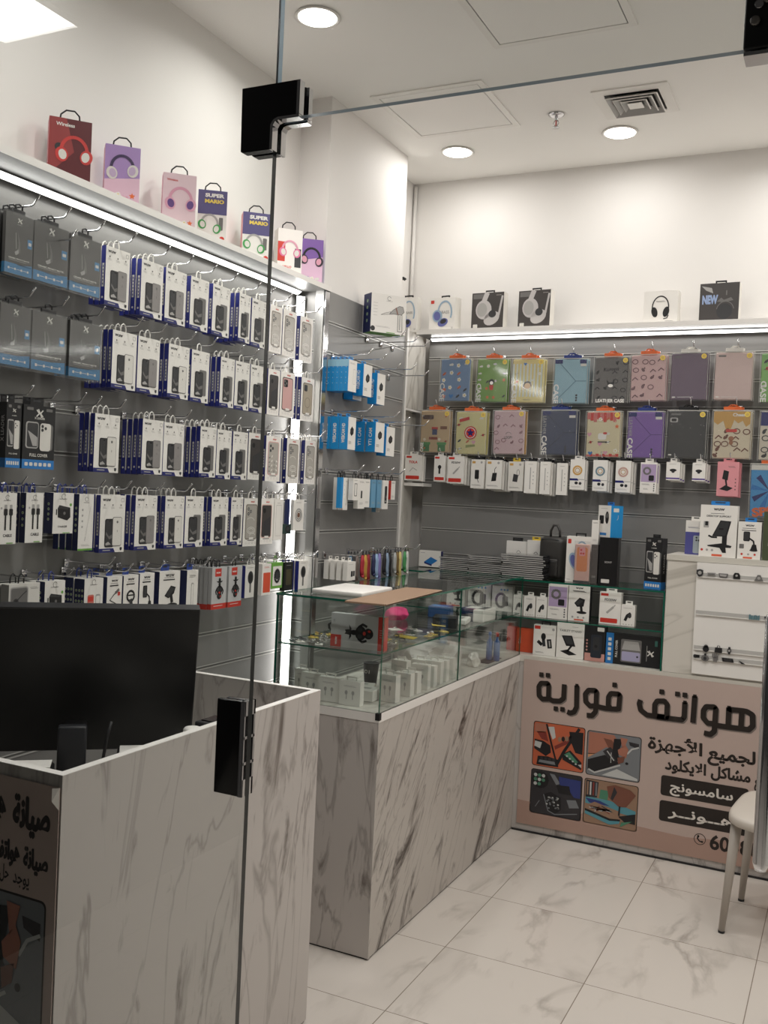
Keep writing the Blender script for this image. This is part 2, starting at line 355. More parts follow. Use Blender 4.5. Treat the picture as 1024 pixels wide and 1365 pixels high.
# ------------------------------------------------------------------ LED strips
def led(name, p0, p1, w, nrm, watts, label, cat='light strip'):
    p0 = Vector(p0); p1 = Vector(p1); nrm = Vector(nrm).normalized(); d = (p1 - p0).normalized(); s = d.cross(nrm).normalized()
    root = empty(name, (p0 + p1) / 2)
    b = MB(); c = (p0 + p1) / 2; q = [p0 - c, p1 - c]
    b.add([q[0] - s * w / 2 - nrm * 0.004, q[1] - s * w / 2 - nrm * 0.004, q[1] + s * w / 2 - nrm * 0.004, q[0] + s * w / 2 - nrm * 0.004,
           q[0] - s * w / 2, q[1] - s * w / 2, q[1] + s * w / 2, q[0] + s * w / 2],
          [(3, 2, 1, 0), (0, 1, 5, 4), (1, 2, 6, 5), (2, 3, 7, 6), (3, 0, 4, 7)], ALU)
    b.build('channel', root)
    b = MB(); e = 0.0005
    b.add([q[0] - s * w * .42 + nrm * e, q[1] - s * w * .42 + nrm * e, q[1] + s * w * .42 + nrm * e, q[0] + s * w * .42 + nrm * e], [(0, 1, 2, 3)], LEDE)
    b.build('diffuser', root)
    L = bpy.data.lights.new(name + '_lamp', 'AREA'); L.shape = 'RECTANGLE'; L.size = (p1 - p0).length; L.size_y = w * 0.8; L.energy = watts; L.color = (1.0, 0.975, 0.93)
    lo = bpy.data.objects.new(name + '_lamp', L); COL.objects.link(lo); lo.parent = root
    x = d
    zc = -nrm  # lamp shines along its local -z, so local +z is against the normal
    yc = zc.cross(x); mat = Matrix((x, yc, zc)).transposed().to_4x4(); mat.translation = nrm * 0.006
    lo.matrix_local = mat
    tag(root, label, cat)
    return root
led('led_strip', (-2.206, 1.44, 2.441), (-2.206, 3.61, 2.441), 0.026, (0.6, 0, -1), LED_W, 'glowing led strip under the long ledge over phone case boxes')
led('led_strip', (-2.205, 3.622, 0.02), (-2.205, 3.622, 2.43), 0.040, (0.7, -0.7, 0), LED_W * 0.8, 'upright glowing led strip in the corner beside the aluminium post')
led('led_strip', (-2.08, 4.775, 2.422), (1.15, 4.775, 2.422), 0.024, (0, -0.6, -1), LED_W * 1.1, 'glowing led strip under the back ledge above tablet cases')

# ------------------------------------------------------------------ ceiling things
def downlight(x, y, label, watts=DOWNLIGHT_W, spread=162):
    root = empty('ceiling_downlight', (x, y, ZC))
    b = MB(); b.lathe([(0.080, -0.001), (0.084, -0.006), (0.078, -0.009), (0.070, -0.006), (0.068, -0.002)], (0, 0, 0), WHITE, 28); b.build('trim_ring', root)
    b = MB(); n = 28; b.add([(0.069 * math.cos(2 * PI * k / n), 0.069 * math.sin(2 * PI * k / n), -0.0065) for k in range(n)], [tuple(reversed(range(n)))], DOWNE); b.build('diffuser', root)
    L = bpy.data.lights.new('downlight_lamp', 'AREA'); L.shape = 'DISK'; L.size = 0.13; L.energy = watts; L.color = (1.0, 0.972, 0.935); L.spread = math.radians(spread)
    lo = bpy.data.objects.new('downlight_lamp', L); COL.objects.link(lo); lo.parent = root; lo.location = (0, 0, -0.012)
    tag(root, label, 'ceiling light', 'ceiling downlights')
downlight(-1.855, 4.47, 'round white downlight near the column, beside the access hatch', DOWNLIGHT_W * 0.50, 180)
downlight(-1.052, 4.47, 'round white downlight just below the square air vent', DOWNLIGHT_W * 0.50, 180)
downlight(-1.827, 3.03, 'large round white downlight nearer the shop front, beside the door joint', DOWNLIGHT_W * 0.78)
for x, y in ((-0.25, 4.47), (0.55, 4.47), (-1.03, 3.03), (-0.25, 3.03), (0.55, 3.03), (-1.83, 1.9), (-1.03, 1.9), (-0.2, 1.9), (0.6, 1.9)):
    downlight(x, y, 'round white downlight in the shop ceiling above the door', DOWNLIGHT_W * (0.4 if x < -1.5 else 1.15 if y < 2 else 0.55 if y > 4 else 0.85))
def hatch(x0, x1, y0, y1, label):
    root = empty('access_hatch', ((x0 + x1) / 2, (y0 + y1) / 2, ZC)); w = (x1 - x0) / 2; h = (y1 - y0) / 2
    b = MB(); t = 0.028
    for (a, c, d, e) in ((-w, w, -h, -h + t), (-w, w, h - t, h), (-w, -w + t, -h + t, h - t), (w - t, w, -h + t, h - t)): b.box(a, c, d, e, -0.005, 0, WHITE)
    b.build('hatch_frame', root)
    b = MB(); b.box(-w + t + .004, w - t - .004, -h + t + .004, h - t - .004, -0.0045, -0.001, CEIL); b.build('hatch_lid', root)
    b = MB(); g = t - 0.001
    for (a, c, d, e) in ((-w + g, w - g, -h + g, -h + g + .006), (-w + g, w - g, h - g - .006, h - g), (-w + g, -w + g + .006, -h + g, h - g), (w - g - .006, w - g, -h + g, h - g)): b.box(a, c, d, e, -0.0012, -0.0005, DGREY)
    b.build('gap_seal', root)
    tag(root, label, 'ceiling hatch')
hatch(-1.965, -1.455, 3.725, 4.24, 'square white ceiling access hatch behind the shopfront fitting, near the column')
hatch(-1.312, -0.775, 2.95, 3.484, 'square white ceiling access hatch nearer the entrance, cut by the frame top')
root = empty('air_vent', (-0.915, 4.145, ZC))
b = MB(); hw = 0.155
def sq_ring(b, o, i, z0, z1, m):      # sloping square ring from half-size o at z0 to i at z1
    P = [(-o, -o, z0), (o, -o, z0), (o, o, z0), (-o, o, z0), (-i, -i, z1), (i, -i, z1), (i, i, z1), (-i, i, z1)]
    b.add(P, [(0, 1, 5, 4), (1, 2, 6, 5), (2, 3, 7, 6), (3, 0, 4, 7)], m)
sq_ring(b, hw, 0.112, -0.006, -0.008, WHITE); sq_ring(b, hw, hw, 0.0, -0.006, WHITE); b.build('vent_frame', root)
b = MB(); b.box(-.112, .112, -.112, .112, -0.0045, -0.003, BLACKM); b.build('duct', root)
for o_, i_ in ((0.108, 0.088), (0.082, 0.060), (0.055, 0.034)):
    b = MB(); sq_ring(b, o_, i_, -0.020, -0.006, WHITE); sq_ring(b, o_, o_ - .004, -0.020, -0.023, WHITE); sq_ring(b, o_ - .004, i_ - .003, -0.023, -0.006, LGREY); b.build('louvre', root)
b = MB(); sq_ring(b, 0.030, 0.004, -0.020, -0.006, WHITE); b.box(-.03, .03, -.03, .03, -.022, -.020, WHITE); b.build('centre_cone', root)
tag(root, 'square white louvred air vent in the ceiling', 'air vent')
root = empty('fire_sprinkler', (-1.268, 4.174, ZC))
b = MB(); b.lathe([(0.034, -0.001), (0.036, -0.004), (0.022, -0.012), (0.012, -0.012)], (0, 0, 0), CHROME, 20); b.build('escutcheon', root)
b = MB(); b.tube([(0, 0, -0.01), (0, 0, -0.028)], 0.007, CHROME, 10); b.tube([(-.004, 0, -.026), (-.013, 0, -.04), (-.003, 0, -.056)], .0025, CHROME, 6); b.tube([(.004, 0, -.026), (.013, 0, -.04), (.003, 0, -.056)], .0025, CHROME, 6)
b.tube([(0, 0, -.028), (0, 0, -.054)], .003, RED, 8); b.lathe([(0.004, -.056), (0.016, -.058), (0.016, -.060), (.003, -.061)], (0, 0, 0), CHROME, 14); b.build('nozzle', root)
tag(root, 'small chrome fire sprinkler hanging from the ceiling beside the vent', 'sprinkler')

# ------------------------------------------------------------------ shopfront glass and fittings
GY = 1.40
def pane(b, x0, x1, y0, y1, z0, z1, g, e, thin):
    """glass sheet whose big faces are clear and whose four edges show the tinted edge; thin = axis of its thickness"""
    k = {'x': ('left', 'right'), 'y': ('front', 'back'), 'z': ('bottom', 'top')}[thin]
    s = {n: e for n in ('left', 'right', 'front', 'back', 'bottom', 'top') if n not in k}
    b.box(x0, x1, y0, y1, z0, z1, g, **s)
b = MB(); pane(b, -2.27, -0.921, GY, GY + .012, 0, ZC, STOREG, STOREE, 'y'); o = b.build('window_1'); o['kind'] = 'structure'
b = MB(); pane(b, -0.917, 1.2, GY, GY + .012, 2.224, ZC, STOREG, M('transom_glass_edge', (150, 170, 184), 0.15), 'y'); o = b.build('window_2'); o['kind'] = 'structure'
root = empty('corner_patch_fitting', (-0.92, GY + .006, 2.168))
Lp = [(-0.056, 0.002), (-0.058, 0.110), (0.052, 0.110), (0.052, 0.053), (0.016, 0.053), (0.008, 0.050), (0.002, 0.042), (0.002, 0.0), (-0.052, 0.0)]
b = MB(); b.prism(Lp, -0.022, -0.0065, BLACK); b.build('cover_plate', root, label='black glossy cover plate')
b = MB(); b.prism([(x * 0.96 + .002, z * .97 + .002) for x, z in Lp], 0.0065, 0.022, BLACK); b.build('cover_plate', root)
b = MB(); b.prism([(0.052, 0.054), (0.058, 0.054), (0.058, 0.110), (0.052, 0.110)], -0.022, -0.008, CHROME); b.prism([(0.052, 0.054), (0.058, 0.054), (0.058, 0.108), (0.052, 0.108)], 0.008, 0.020, CHROME)
arcp = [(0.058, 0.048), (0.018, 0.048), (0.011, 0.046), (0.007, 0.040), (0.007, 0.0), (0.002, 0.0), (0.002, 0.042), (0.008, 0.050), (0.016, 0.053), (0.058, 0.053)]
b.prism(arcp, -0.022, -0.006, CHROME); b.prism(arcp, 0.006, 0.021, CHROME); b.build('chrome_edge', root, label='polished chrome inner edge')
tag(root, 'black glossy patch fitting clamping the glass corner above the doorway', 'glass fitting')
root = empty('strike_box', (-0.957, GY + .006, 1.062))
b = MB(); b.bbox(-0.023, 0.027, -0.017, -0.0065, 0, 0.165, 0.002, BLACK); b.build('cover_plate', root)
b = MB(); b.bbox(-0.021, 0.025, 0.0065, 0.017, 0, 0.163, 0.002, BLACK); b.build('cover_plate', root)
b = MB()
for z0, z1 in ((0, .03), (.055, .06), (.10, .105), (.14, .165)): b.box(.027, .0355, -0.0165, .0165, z0, z1, CHROME)
b.box(.027, .0305, -0.017, -.0115, 0, .165, CHROME); b.box(.0305, .0355, -.0168, -.0135, 0, .165, CHROME); b.box(.0305, .0355, .012, .0165, 0, .165, CHROME); b.box(.0272, .0298, -.0115, .0115, .001, .164, BLACKM)
b.build('strike_plate', root, label='chrome strike plate with dark slots')
tag(root, 'black and chrome lock strike box on the glass edge at waist height', 'lock fitting')
root = empty('pivot_patch_fitting', (-0.11, GY + .006, 2.214))
b = MB(); b.bbox(-0.056, 0.09, -0.02, -0.0065, 0.004, 0.075, 0.003, BLACKM); b.build('body', root)
b = MB(); b.bbox(-0.054, 0.09, 0.0065, 0.02, 0.002, 0.073, 0.003, BLACKM); b.build('body', root)
b = MB(); b.box(-0.055, 0.09, -0.018, 0.018, -0.004, 0.001, CHROME); b.tube([(-0.058, 0, 0.046), (-0.05, 0, 0.046)], 0.003, CHROME, 8); b.build('lower_lip', root)
for dx, dz in ((-0.042, 0.040), (-0.027, 0.068), (0.0, 0.040)):
    b = MB(); b.lathe([(0.0065, 0), (0.0065, -0.003), (0.005, -0.004)], (dx, -0.02, dz), M('screw_cap', (150, 145, 140), 0.4, 0.4), 14, axis='y'); b.build('screw', root)
b = MB(); b.lathe([(0.006, 0), (0.006, -0.002), (0.003, -0.001)], (-0.038, -0.02, 0.062), CHROME, 12, axis='y'); b.build('screw', root)
tag(root, 'black pivot fitting with grey screw caps over the open door', 'glass fitting')
root = empty('glass_door', (-0.015, 1.42, 0))
b = MB(); pane(b, 0, .012, 0.01, 0.70, 0.01, 2.21, STOREG, STOREE, 'x'); b.build('door_pane', root)
b = MB(); b.tube([(-0.112, 0.585, 0.90), (-0.112, 0.585, 0.915), (-0.112, 0.585, 1.39), (-0.112, 0.585, 1.402)], [0.011, 0.0155, 0.0155, 0.011], CHROME, 20)
for z in (0.99, 1.31): b.tube([(-0.112, .585, z), (0, .585, z)], .008, CHROME, 10)
b.build('pull_handle', root)
tag(root, 'open glass door seen edge on with long chrome pull handle', 'door')
# lit panel of the mall ceiling behind the viewer; only its mirror image in the shopfront glass shows
root = empty('mall_light_panel', (-4.462, -1.140, 4.200))
b = MB(); w_ = 0.30; b.box(-w_, w_, -w_, w_, 0.0, 0.03, WHITE); b.build('panel_frame', root)
b = MB(); b.add([(-w_ * .96, -w_ * .96, -.001), (w_ * .96, -w_ * .96, -.001), (w_ * .96, w_ * .96, -.001), (-w_ * .96, w_ * .96, -.001)], [(3, 2, 1, 0)], emis('mall_panel_glow', (1, .98, .95), 16.0)); b.build('diffuser', root)
tag(root, 'bright square mall ceiling light mirrored in the shopfront glass', 'ceiling light')

# ------------------------------------------------------------------ packaging: one builder per kind of box
# every box: origin at its bottom centre, front towards -y
def loop(o, h, m=CARD, r=0.012, d=0.0, name='hang_loop'):
    b = MB(); b.tube([(-r, d, h - 0.004), (-r, d, h + 0.012), (-r * .7, d, h + 0.022), (0, d, h + 0.027), (r * .7, d, h + 0.022), (r, d, h + 0.012), (r, d, h - 0.004)], 0.0021, m, 6)
    return b.build(name, o)
def header(o, w, h, m, hh=0.022, name='hang_tab'):    # flat hanger card with a slot look
    b = MB(); F = lambda x, z, l: (x, -0.0006 - 0.0003 * l, z)
    b.box(-w / 2, w / 2, -0.0006, 0.0006, h - 0.002, h + hh, m)
    b.rr(F, -w * .28, h + hh * .5, w * .28, h + hh * .78, hh * .13, DGREY); return b.build(name, o)
def wave_phone(b, F, cx, cz, w, h, l=2):               # dark phone front with a pale wave
    b.rr(F, cx - w / 2, cz - h / 2, cx + w / 2, cz + h / 2, w * .16, BLACKM, l)
    b.rr(F, cx - w * .44, cz - h * .47, cx + w * .44, cz + h * .47, w * .12, DGREY, l + 1)
    b.poly(F, [(cx - w * .40, cz + h * .05), (cx - w * .05, cz - h * .12), (cx + w * .42, cz - h * .02), (cx + w * .42, cz - h * .16), (cx, cz - h * .22), (cx - w * .40, cz - h * .05)], MGREY, l + 2)
    b.poly(F, [(cx - w * .40, cz - h * .36), (cx - w * .1, cz - h * .30), (cx + w * .2, cz - h * .40), (cx - w * .38, cz - h * .43)], LGREY, l + 2)
    b.rr(F, cx - w * .12, cz + h * .42, cx + w * .12, cz + h * .445, h * .01, BLACK, l + 2)
def back_phone(b, F, cx, cz, w, h, m, l=5, ring=True):
    b.rr(F, cx - w / 2, cz - h / 2, cx + w / 2, cz + h / 2, w * .14, MGREY, l)
    b.rr(F, cx - w * .46, cz - h * .48, cx + w * .46, cz + h * .48, w * .12, m, l + 1)
    if ring:
        b.ell(F, cx, cz + h * .33, w * .1, w * .1, MGREY, l + 2, 10); b.line(F, [(cx, cz + h * .05), (cx, cz - h * .02)], w * .05, MGREY, l + 2)
def lines(b, F, x0, x1, z, n, m, dz=0.0035, t=0.0011, l=1):
    for i in range(n): b.rect(F, x0 + (x1 - x0) * .06 * (i % 2), z - i * dz, x1 - (x1 - x0) * .12 * ((i + 1) % 2), z - i * dz + t, m, l)
def wuw(b, F, cx, cz, w, m=TXT, l=1): b.text(F, 'wuw', cx, cz, w * .42, m, l, width=w, bold=0.03)
def spine_print(b, w, d, h):
    S = side_l(w); b.rect(S, -d * .22, h * .30, d * .22, h * .70, CARD2, 1)
    for i in range(6): b.rect(S, -d * .10, h * (.33 + .06 * i), d * .10, h * (.365 + .06 * i), NAVY, 2)
    b.ell(S, 0, h * .12, d * .2, d * .2, CARD2, 1, 8)
def case_carton(w, h, art, d=0.018):
    b = MB(); b.box(-w / 2, w / 2, -d / 2, d / 2, 0, h, CARD, left=SPINE, bottom=NAVY); F = front(d)
    spine_print(b, w, d, h)
    wuw(b, F, -w * .26, h * .925, w * .33)
    b.line(F, [(w * .33, h * .89), (w * .43, h * .89), (w * .43, h * .95), (w * .33, h * .95)], .0011, MGREY, 1, True, False)
    for i in range(3): b.ell(F, w * (-.34 + .33 * i), h * .83, .003, .003, MGREY, 1, 8); lines(b, F, w * (-.42 + .33 * i), w * (-.26 + .33 * i), h * .79, 2, LGREY)
    b.poly(F, [(-w * .5, 0), (w * .14, 0), (w * .07, h * .072), (-w * .5, h * .072)], NAVY, 1); lines(b, F, -w * .36, -w * .02, h * .03, 1, LGREY, l=2, t=.003)
    b.poly(F, [(w * .33, h * .085), (w * .42, h * .085), (w * .42, h * .045), (w * .375, h * .022), (w * .33, h * .045)], DGREY, 1)
    art(b, F, w, h); return b
PROTO = {}
def hang(o, h): loop(o, h); return o
def k_duo(w, h):
    def art(b, F, w, h): wave_phone(b, F, -w * .10, h * .36, w * .40, h * .50); back_phone(b, F, w * .19, h * .375, w * .38, h * .51, M('case_grey', (142, 138, 136), .5))
    return hang(case_carton(w, h, art).build('phone_case_box'), h)
def k_duow(w, h):
    def art(b, F, w, h): wave_phone(b, F, -w * .12, h * .34, w * .36, h * .50); back_phone(b, F, w * .18, h * .365, w * .38, h * .51, CARD2)
    return hang(case_carton(w, h, art).build('phone_case_box'), h)
def k_solo(w, h):
    def art(b, F, w, h):
        b.rr(F, -w * .06, h * .13, w * .36, h * .64, w * .06, LGREY, 2); b.rr(F, -w * .045, h * .14, w * .345, h * .63, w * .05, MGREY, 3); wave_phone(b, F, -w * .07, h * .35, w * .46, h * .49, 4)
    return hang(case_carton(w, h, art).build('phone_case_box'), h)
def k_window(case, edge, decor, name='clear_case_box', brand=RED):
    def f(w, h):
        d = 0.018; b = MB(); b.box(-w / 2, w / 2, -d / 2, d / 2, 0, h, CARD, left=NAVY); F = front(d); spine_print(b, w, d, h)
        b.rr(F, -w * .37, h * .14, w * .37, h * .88, w * .09, edge, 1); b.rr(F, -w * .33, h * .16, w * .33, h * .86, w * .07, case, 2)
        wuw(b, F, w * .05, h * .935, w * .26, brand)
        if decor == 'swirl':
            for cx, cz in ((-.2, .78), (-.2, .68), (-.06, .73)): b.ell(F, w * cx, h * cz, w * .065, w * .065, DGREY, 3, 10); b.ell(F, w * cx, h * cz, w * .03, w * .03, LGREY, 4, 8)
            b.arc(F, 0, h * .33, w * .25, h * .07, 0, 2 * PI, .0016, CARD, 3); b.arc(F, 0, h * .33, w * .16, h * .04, 0, 2 * PI, .0014, CARD, 3); b.arc(F, -w * .05, h * .52, w * .25, h * .08, 0.2, 2.6, .0016, CARD2, 3); b.arc(F, w * .1, h * .22, w * .18, h * .05, 0.2, 3.4, .0016, CARD2, 3)
        elif decor == 'leaf':
            for cx, cz in ((-.2, .78), (-.2, .68), (-.06, .73)): b.ell(F, w * cx, h * cz, w * .06, w * .06, DGREY, 3, 10)
            for i in range(14): b.ell(F, w * (-.25 + .16 * (i % 4)), h * (.22 + .1 * (i // 4) + .03 * (i % 2)), w * .06, w * .025, CARD2 if i % 2 else MGREY, 3, 8, i * .8)
        elif decor == 'plain':
            b.rr(F, -w * .28, h * .66, -w * .0, h * .83, w * .05, BLACKM, 3)
            for cx, cz in ((-.21, .79), (-.21, .70), (-.09, .745)): b.ell(F, w * cx, h * cz, w * .045, w * .045, MGREY, 4, 10)
        elif decor == 'magnet':
            b.rr(F, -w * .28, h * .68, -w * .04, h * .83, w * .05, DGREY, 3); b.arc(F, 0, h * .42, w * .2, w * .2, 0, 2 * PI, .0012, DGREY, 3, 16); b.line(F, [(0, h * .28), (0, h * .22)], .0012, DGREY, 3)
        elif decor == 'knob':
            b.ell(F, -w * .16, h * .74, w * .1, w * .1, BLACKM, 3, 12); b.poly(F, [(-w * .2, h * .5), (w * .3, h * .62), (w * .3, h * .2), (-w * .25, h * .2)], DGREY, 3)
        b.rr(F, -w * .12, h * .145, w * .16, h * .185, h * .015, CARD, 5); lines(b, F, -w * .2, w * .3, h * .115, 1, DGREY, t=.002)
        for i in range(4): b.line(F, [(w * (-.33 + .2 * i), h * .05), (w * (-.25 + .2 * i), h * .05), (w * (-.25 + .2 * i), h * .085), (w * (-.33 + .2 * i), h * .085)], .0007, LGREY, 1, True, False)
        return hang(b.build(name), h)
    return f
def icons4(b, F, x0, x1, z, s, m, l=2):
    n = 4
    for i in range(n):
        x = x0 + (x1 - x0) * i / (n - 1); b.rr(F, x - s, z - s, x + s, z + s, s * .4, m, l)
        if i < n - 1: b.rect(F, x + s * 1.5, z - s * .2, x + (x1 - x0) / (n - 1) - s * 1.5, z + s * .2, m, l)
def xlogo(b, F, cx, cz, s, m, l=2):
    b.line(F, [(cx - s, cz + s * .8), (cx - s * .2, cz), (cx - s, cz - s * .8)], s * .34, m, l); b.line(F, [(cx + s, cz + s * .8), (cx + s * .2, cz), (cx + s, cz - s * .8)], s * .34, m, l)
    b.line(F, [(cx - s * .5, cz + s), (cx + s * .6, cz - s)], s * .3, m, l)
POUCHC = M('pouch_charcoal', (78, 76, 74), 0.28)
POUCHB = M('pouch_blue', (58, 128, 176), 0.28)
def k_pouch(w, h):
    d = 0.012; b = MB(); b.box(-w / 2, w / 2, -d / 2, d / 2, 0, h, POUCHC); F = front(d)
    b.rect(F, -w * .5, 0, w * .5, h * .17, POUCHB, 1)
    b.poly(F, [(-w * .5, h * .17), (w * .1, h * .17), (w * .5, h * .20), (w * .5, h * .16), (-w * .5, h * .15)], POUCHB, 1); icons4(b, F, -w * .36, w * .34, h * .085, w * .03, CARD2)
    b.rect(side_l(w), -d * .5, 0, d * .5, h * .17, POUCHB, 1)
    xlogo(b, F, 0, h * .89, w * .075, CARD2); lines(b, F, -w * .1, w * .1, h * .82, 1, LGREY)
    b.text(F, 'CERAMIC PRIVACY MATTE', 0, h * .255, w * .05, CARD2, 2, width=w * .76, bold=.03); lines(b, F, -w * .36, w * .36, h * .222, 1, LGREY)
    b.poly(F, [(-w * .08, h * .72), (w * .02, h * .55), (w * .05, h * .38), (-w * .1, h * .33), (-w * .02, h * .5)], MGREY, 2)
    b.poly(F, [(-w * .17, h * .36), (-w * .03, h * .42), (-w * .02, h * .35), (-w * .12, h * .31)], LGREY, 3); b.line(F, [(-w * .14, h * .68), (-w * .11, h * .42)], .0016, LGREY, 3)
    b.rect(F, w * .30, h * .48, w * .46, h * .63, POUCHB, 2); b.rect(F, w * .33, h * .53, w * .43, h * .58, CARD2, 3)
    o = b.build('screen_protector_pouch')
    b = MB(); b.add([(-w * .53, -d * .62, -h * .05), (w * .53, -d * .62, -h * .05), (w * .52, -d * .66, h * 1.02), (-w * .52, -d * .66, h * 1.02)], [(0, 1, 2, 3)], POLYBAG); b.build('plastic_bag', o)
    b = MB(); b.bbox(-w * .22, w * .22, -.0035, .0035, h - .004, h + .014, .002, BLACKM); b.tube([(-.012, 0, h + .012), (-.012, 0, h + .024), (0, 0, h + .029), (.012, 0, h + .024), (.012, 0, h + .012)], .0025, BLACKM, 6); b.build('hang_clip', o)
    return o
def full_front(b, F, w, h, text='FULL COVER'):
    b.rect(F, -w * .5, 0, w * .5, h * .145, BLUE, 1); xlogo(b, F, 0, h * .88, w * .1, CARD2); b.text(F, 'X LEADER', 0, h * .80, w * .07, CARD2, 2, bold=.02)
    for x in (-.3, .3): b.rr(F, w * x - w * .1, h * .92, w * x + w * .1, h * .965, h * .012, MGREY, 2)
    b.rr(F, -w * .42, h * .32, -w * .02, h * .74, w * .07, LGREY, 2); b.rr(F, -w * .38, h * .34, -w * .04, h * .72, w * .05, DGREY, 3); b.poly(F, [(-w * .36, h * .60), (-w * .06, h * .50), (-w * .06, h * .36), (-w * .2, h * .36)], LGREY, 4)
    b.rr(F, w * .06, h * .30, w * .43, h * .72, w * .07, MGREY, 2); b.rr(F, w * .02, h * .29, w * .36, h * .73, w * .07, CARD2, 4)
    for cx, cz in ((.09, .68), (.09, .62), (.19, .65)): b.ell(F, w * cx, h * cz, w * .04, w * .04, DGREY, 5, 10)
    b.text(F, text, 0, h * .215, w * .1, CARD2, 2, bold=.02)
    for i in range(6): b.rr(F, w * (-.42 + .145 * i), h * .045, w * (-.32 + .145 * i), h * .1, w * .02, CARD2, 2)
def k_full(w, h):
    d = 0.026; b = MB(); b.box(-w / 2, w / 2, -d / 2, d / 2, 0, h, BLACKM); F = front(d); full_front(b, F, w, h)
    S = side_l(w); b.text(S, 'X LEADER', 0, h * .6, .016, LGREY, 2, rot=PI / 2); b.rect(S, -d / 2, 0, d / 2, h * .145, BLUE, 1)
    o = b.build('phone_case_box'); header(o, w * .42, h, BLACKM); return o
def dots_side(b, w, d, h, n=4, cols=1):
    S = side_l(w)
    for i in range(n):
        for c in range(cols):
            u = (c - (cols - 1) / 2) * d / (cols + .3); b.ell(S, u, h * (.35 + .5 * i / n), .0042, .0042, CARD2, 1, 10); b.ell(S, u, h * (.35 + .5 * i / n), .0026, .0026, GREEN, 2, 8)
NAVYD = M('navy_dark_card', (26, 36, 84), 0.42)
def olive_base(w, h, d, name, side=NAVYD, n=4, cols=1):
    b = MB(); b.box(-w / 2, w / 2, -d / 2, d / 2, 0, h, CARD, left=side, bottom=GREEN); F = front(d); dots_side(b, w, d, h, n, cols)
    b.arc(F, 0, h * .91, w * .1, w * .1, 0.3, 5.6, .0012, DGREY, 1); lines(b, F, -w * .2, w * .22, h * .845, 1, MGREY, t=.0016); b.rr(F, w * .0, h * .008, w * .36, h * .028, h * .008, GREEN, 1)
    return b, F
def blue_loop(o, h): return loop(o, h, M('blue_hanger', (40, 58, 140), .4), .009)
def k_cable(w, h):
    b, F = olive_base(w, h, .022, 'usb_cable_box')
    for x in (-.08, .2): b.rr(F, w * x - w * .07, h * .68, w * x + w * .07, h * .77, .002, LGREY, 1); b.rr(F, w * x - w * .1, h * .56, w * x + w * .1, h * .69, .003, BLACKM, 2); b.line(F, [(w * x, h * .56), (w * x, h * .27)], w * .09, BLACKM, 1)
    b.ell(F, -w * .3, h * .7, w * .05, w * .05, LGREY, 1, 8); b.text(F, 'CABLE', w * .05, h * .165, w * .16, TXT, 1, bold=.03)
    o = b.build('usb_cable_box'); blue_loop(o, h); return o
def k_charger(w, h):
    b, F = olive_base(w, h, .036, 'wall_charger_box')
    b.poly(F, [(-w * .28, h * .62), (-w * .2, h * .70), (w * .34, h * .64), (w * .36, h * .40), (w * .2, h * .32), (-w * .26, h * .40)], BLACKM, 1); b.poly(F, [(-w * .2, h * .70), (w * .34, h * .64), (w * .2, h * .59), (-w * .28, h * .62)], DGREY, 2)
    for x in (-.28, -.12): b.rect(F, w * x - w * .08, h * .46, w * x - w * .03, h * .60, BLACKM, 2)
    b.ell(F, w * .36, h * .71, w * .06, w * .06, GREEN, 1, 10); b.ell(F, w * .05, h * .5, w * .06, w * .06, MGREY, 3, 10); b.text(F, 'CHARGER', -w * .02, h * .17, w * .1, TXT, 1, bold=.02)
    o = b.build('wall_charger_box'); blue_loop(o, h); return o
def k_stylus(w, h):
    b, F = olive_base(w, h, .022, 'stylus_pen_box', n=5)
    b.line(F, [(-w * .05, h * .17), (w * .3, h * .78)], w * .035, LGREY, 1); b.line(F, [(-w * .02, h * .24), (w * .3, h * .78)], w * .02, CARD, 2)
    for i in range(4): b.ell(F, -w * .25, h * (.72 - .1 * i), w * .06, w * .06, LGREY, 1, 8)
    lines(b, F, -w * .3, w * .3, h * .10, 2, LGREY); b.rect(F, -w * .5, 0, w * .5, h * .035, GREEN, 1)
    o = b.build('stylus_pen_box'); blue_loop(o, h); return o
def k_slim(w, h):
    d = .012; b = MB(); b.box(-w / 2, w / 2, -d / 2, d / 2, 0, h, CARD); F = front(d); b.line(F, [(-w * .3, h * .1), (w * .3, h * .1), (w * .3, h * .85), (-w * .3, h * .85)], .0012, LGREY, 1, True, False); lines(b, F, -w * .2, w * .2, h * .9, 1, MGREY)
    return hang(b.build('slim_white_box'), h)
def k_strap(w, h):
    d = .012; b = MB(); b.box(-w * .4, w * .4, -d / 2, d / 2, 0, h * .28, M('dark_green', (38, 62, 58), .4)); b.box(-w * .18, w * .18, -d / 2, d / 2, h * .25, h, NAVYD); F = front(d); b.ell(F, 0, h * .14, w * .3, h * .10, BLACKM, 1, 14); b.ell(F, 0, h * .14, w * .18, h * .06, DGREY, 2, 12)
    return hang(b.build('watch_strap_pack'), h)
def k_ring(w, h):
    d = .015; b = MB(); b.box(-w / 2, w / 2, -d / 2, d / 2, 0, h, CARD); F = front(d); b.arc(F, 0, h * .5, w * .3, w * .3, 0, 2 * PI, w * .09, LGREY, 1, 20); b.arc(F, 0, h * .5, w * .2, w * .2, 0, 2 * PI, w * .05, MGREY, 2, 16); b.ell(F, 0, h * .5, w * .13, w * .13, M('copper', (150, 110, 92), .35, .6), 2, 14); lines(b, F, -w * .3, w * .3, h * .9, 1, MGREY)
    return hang(b.build('magnet_ring_box'), h)
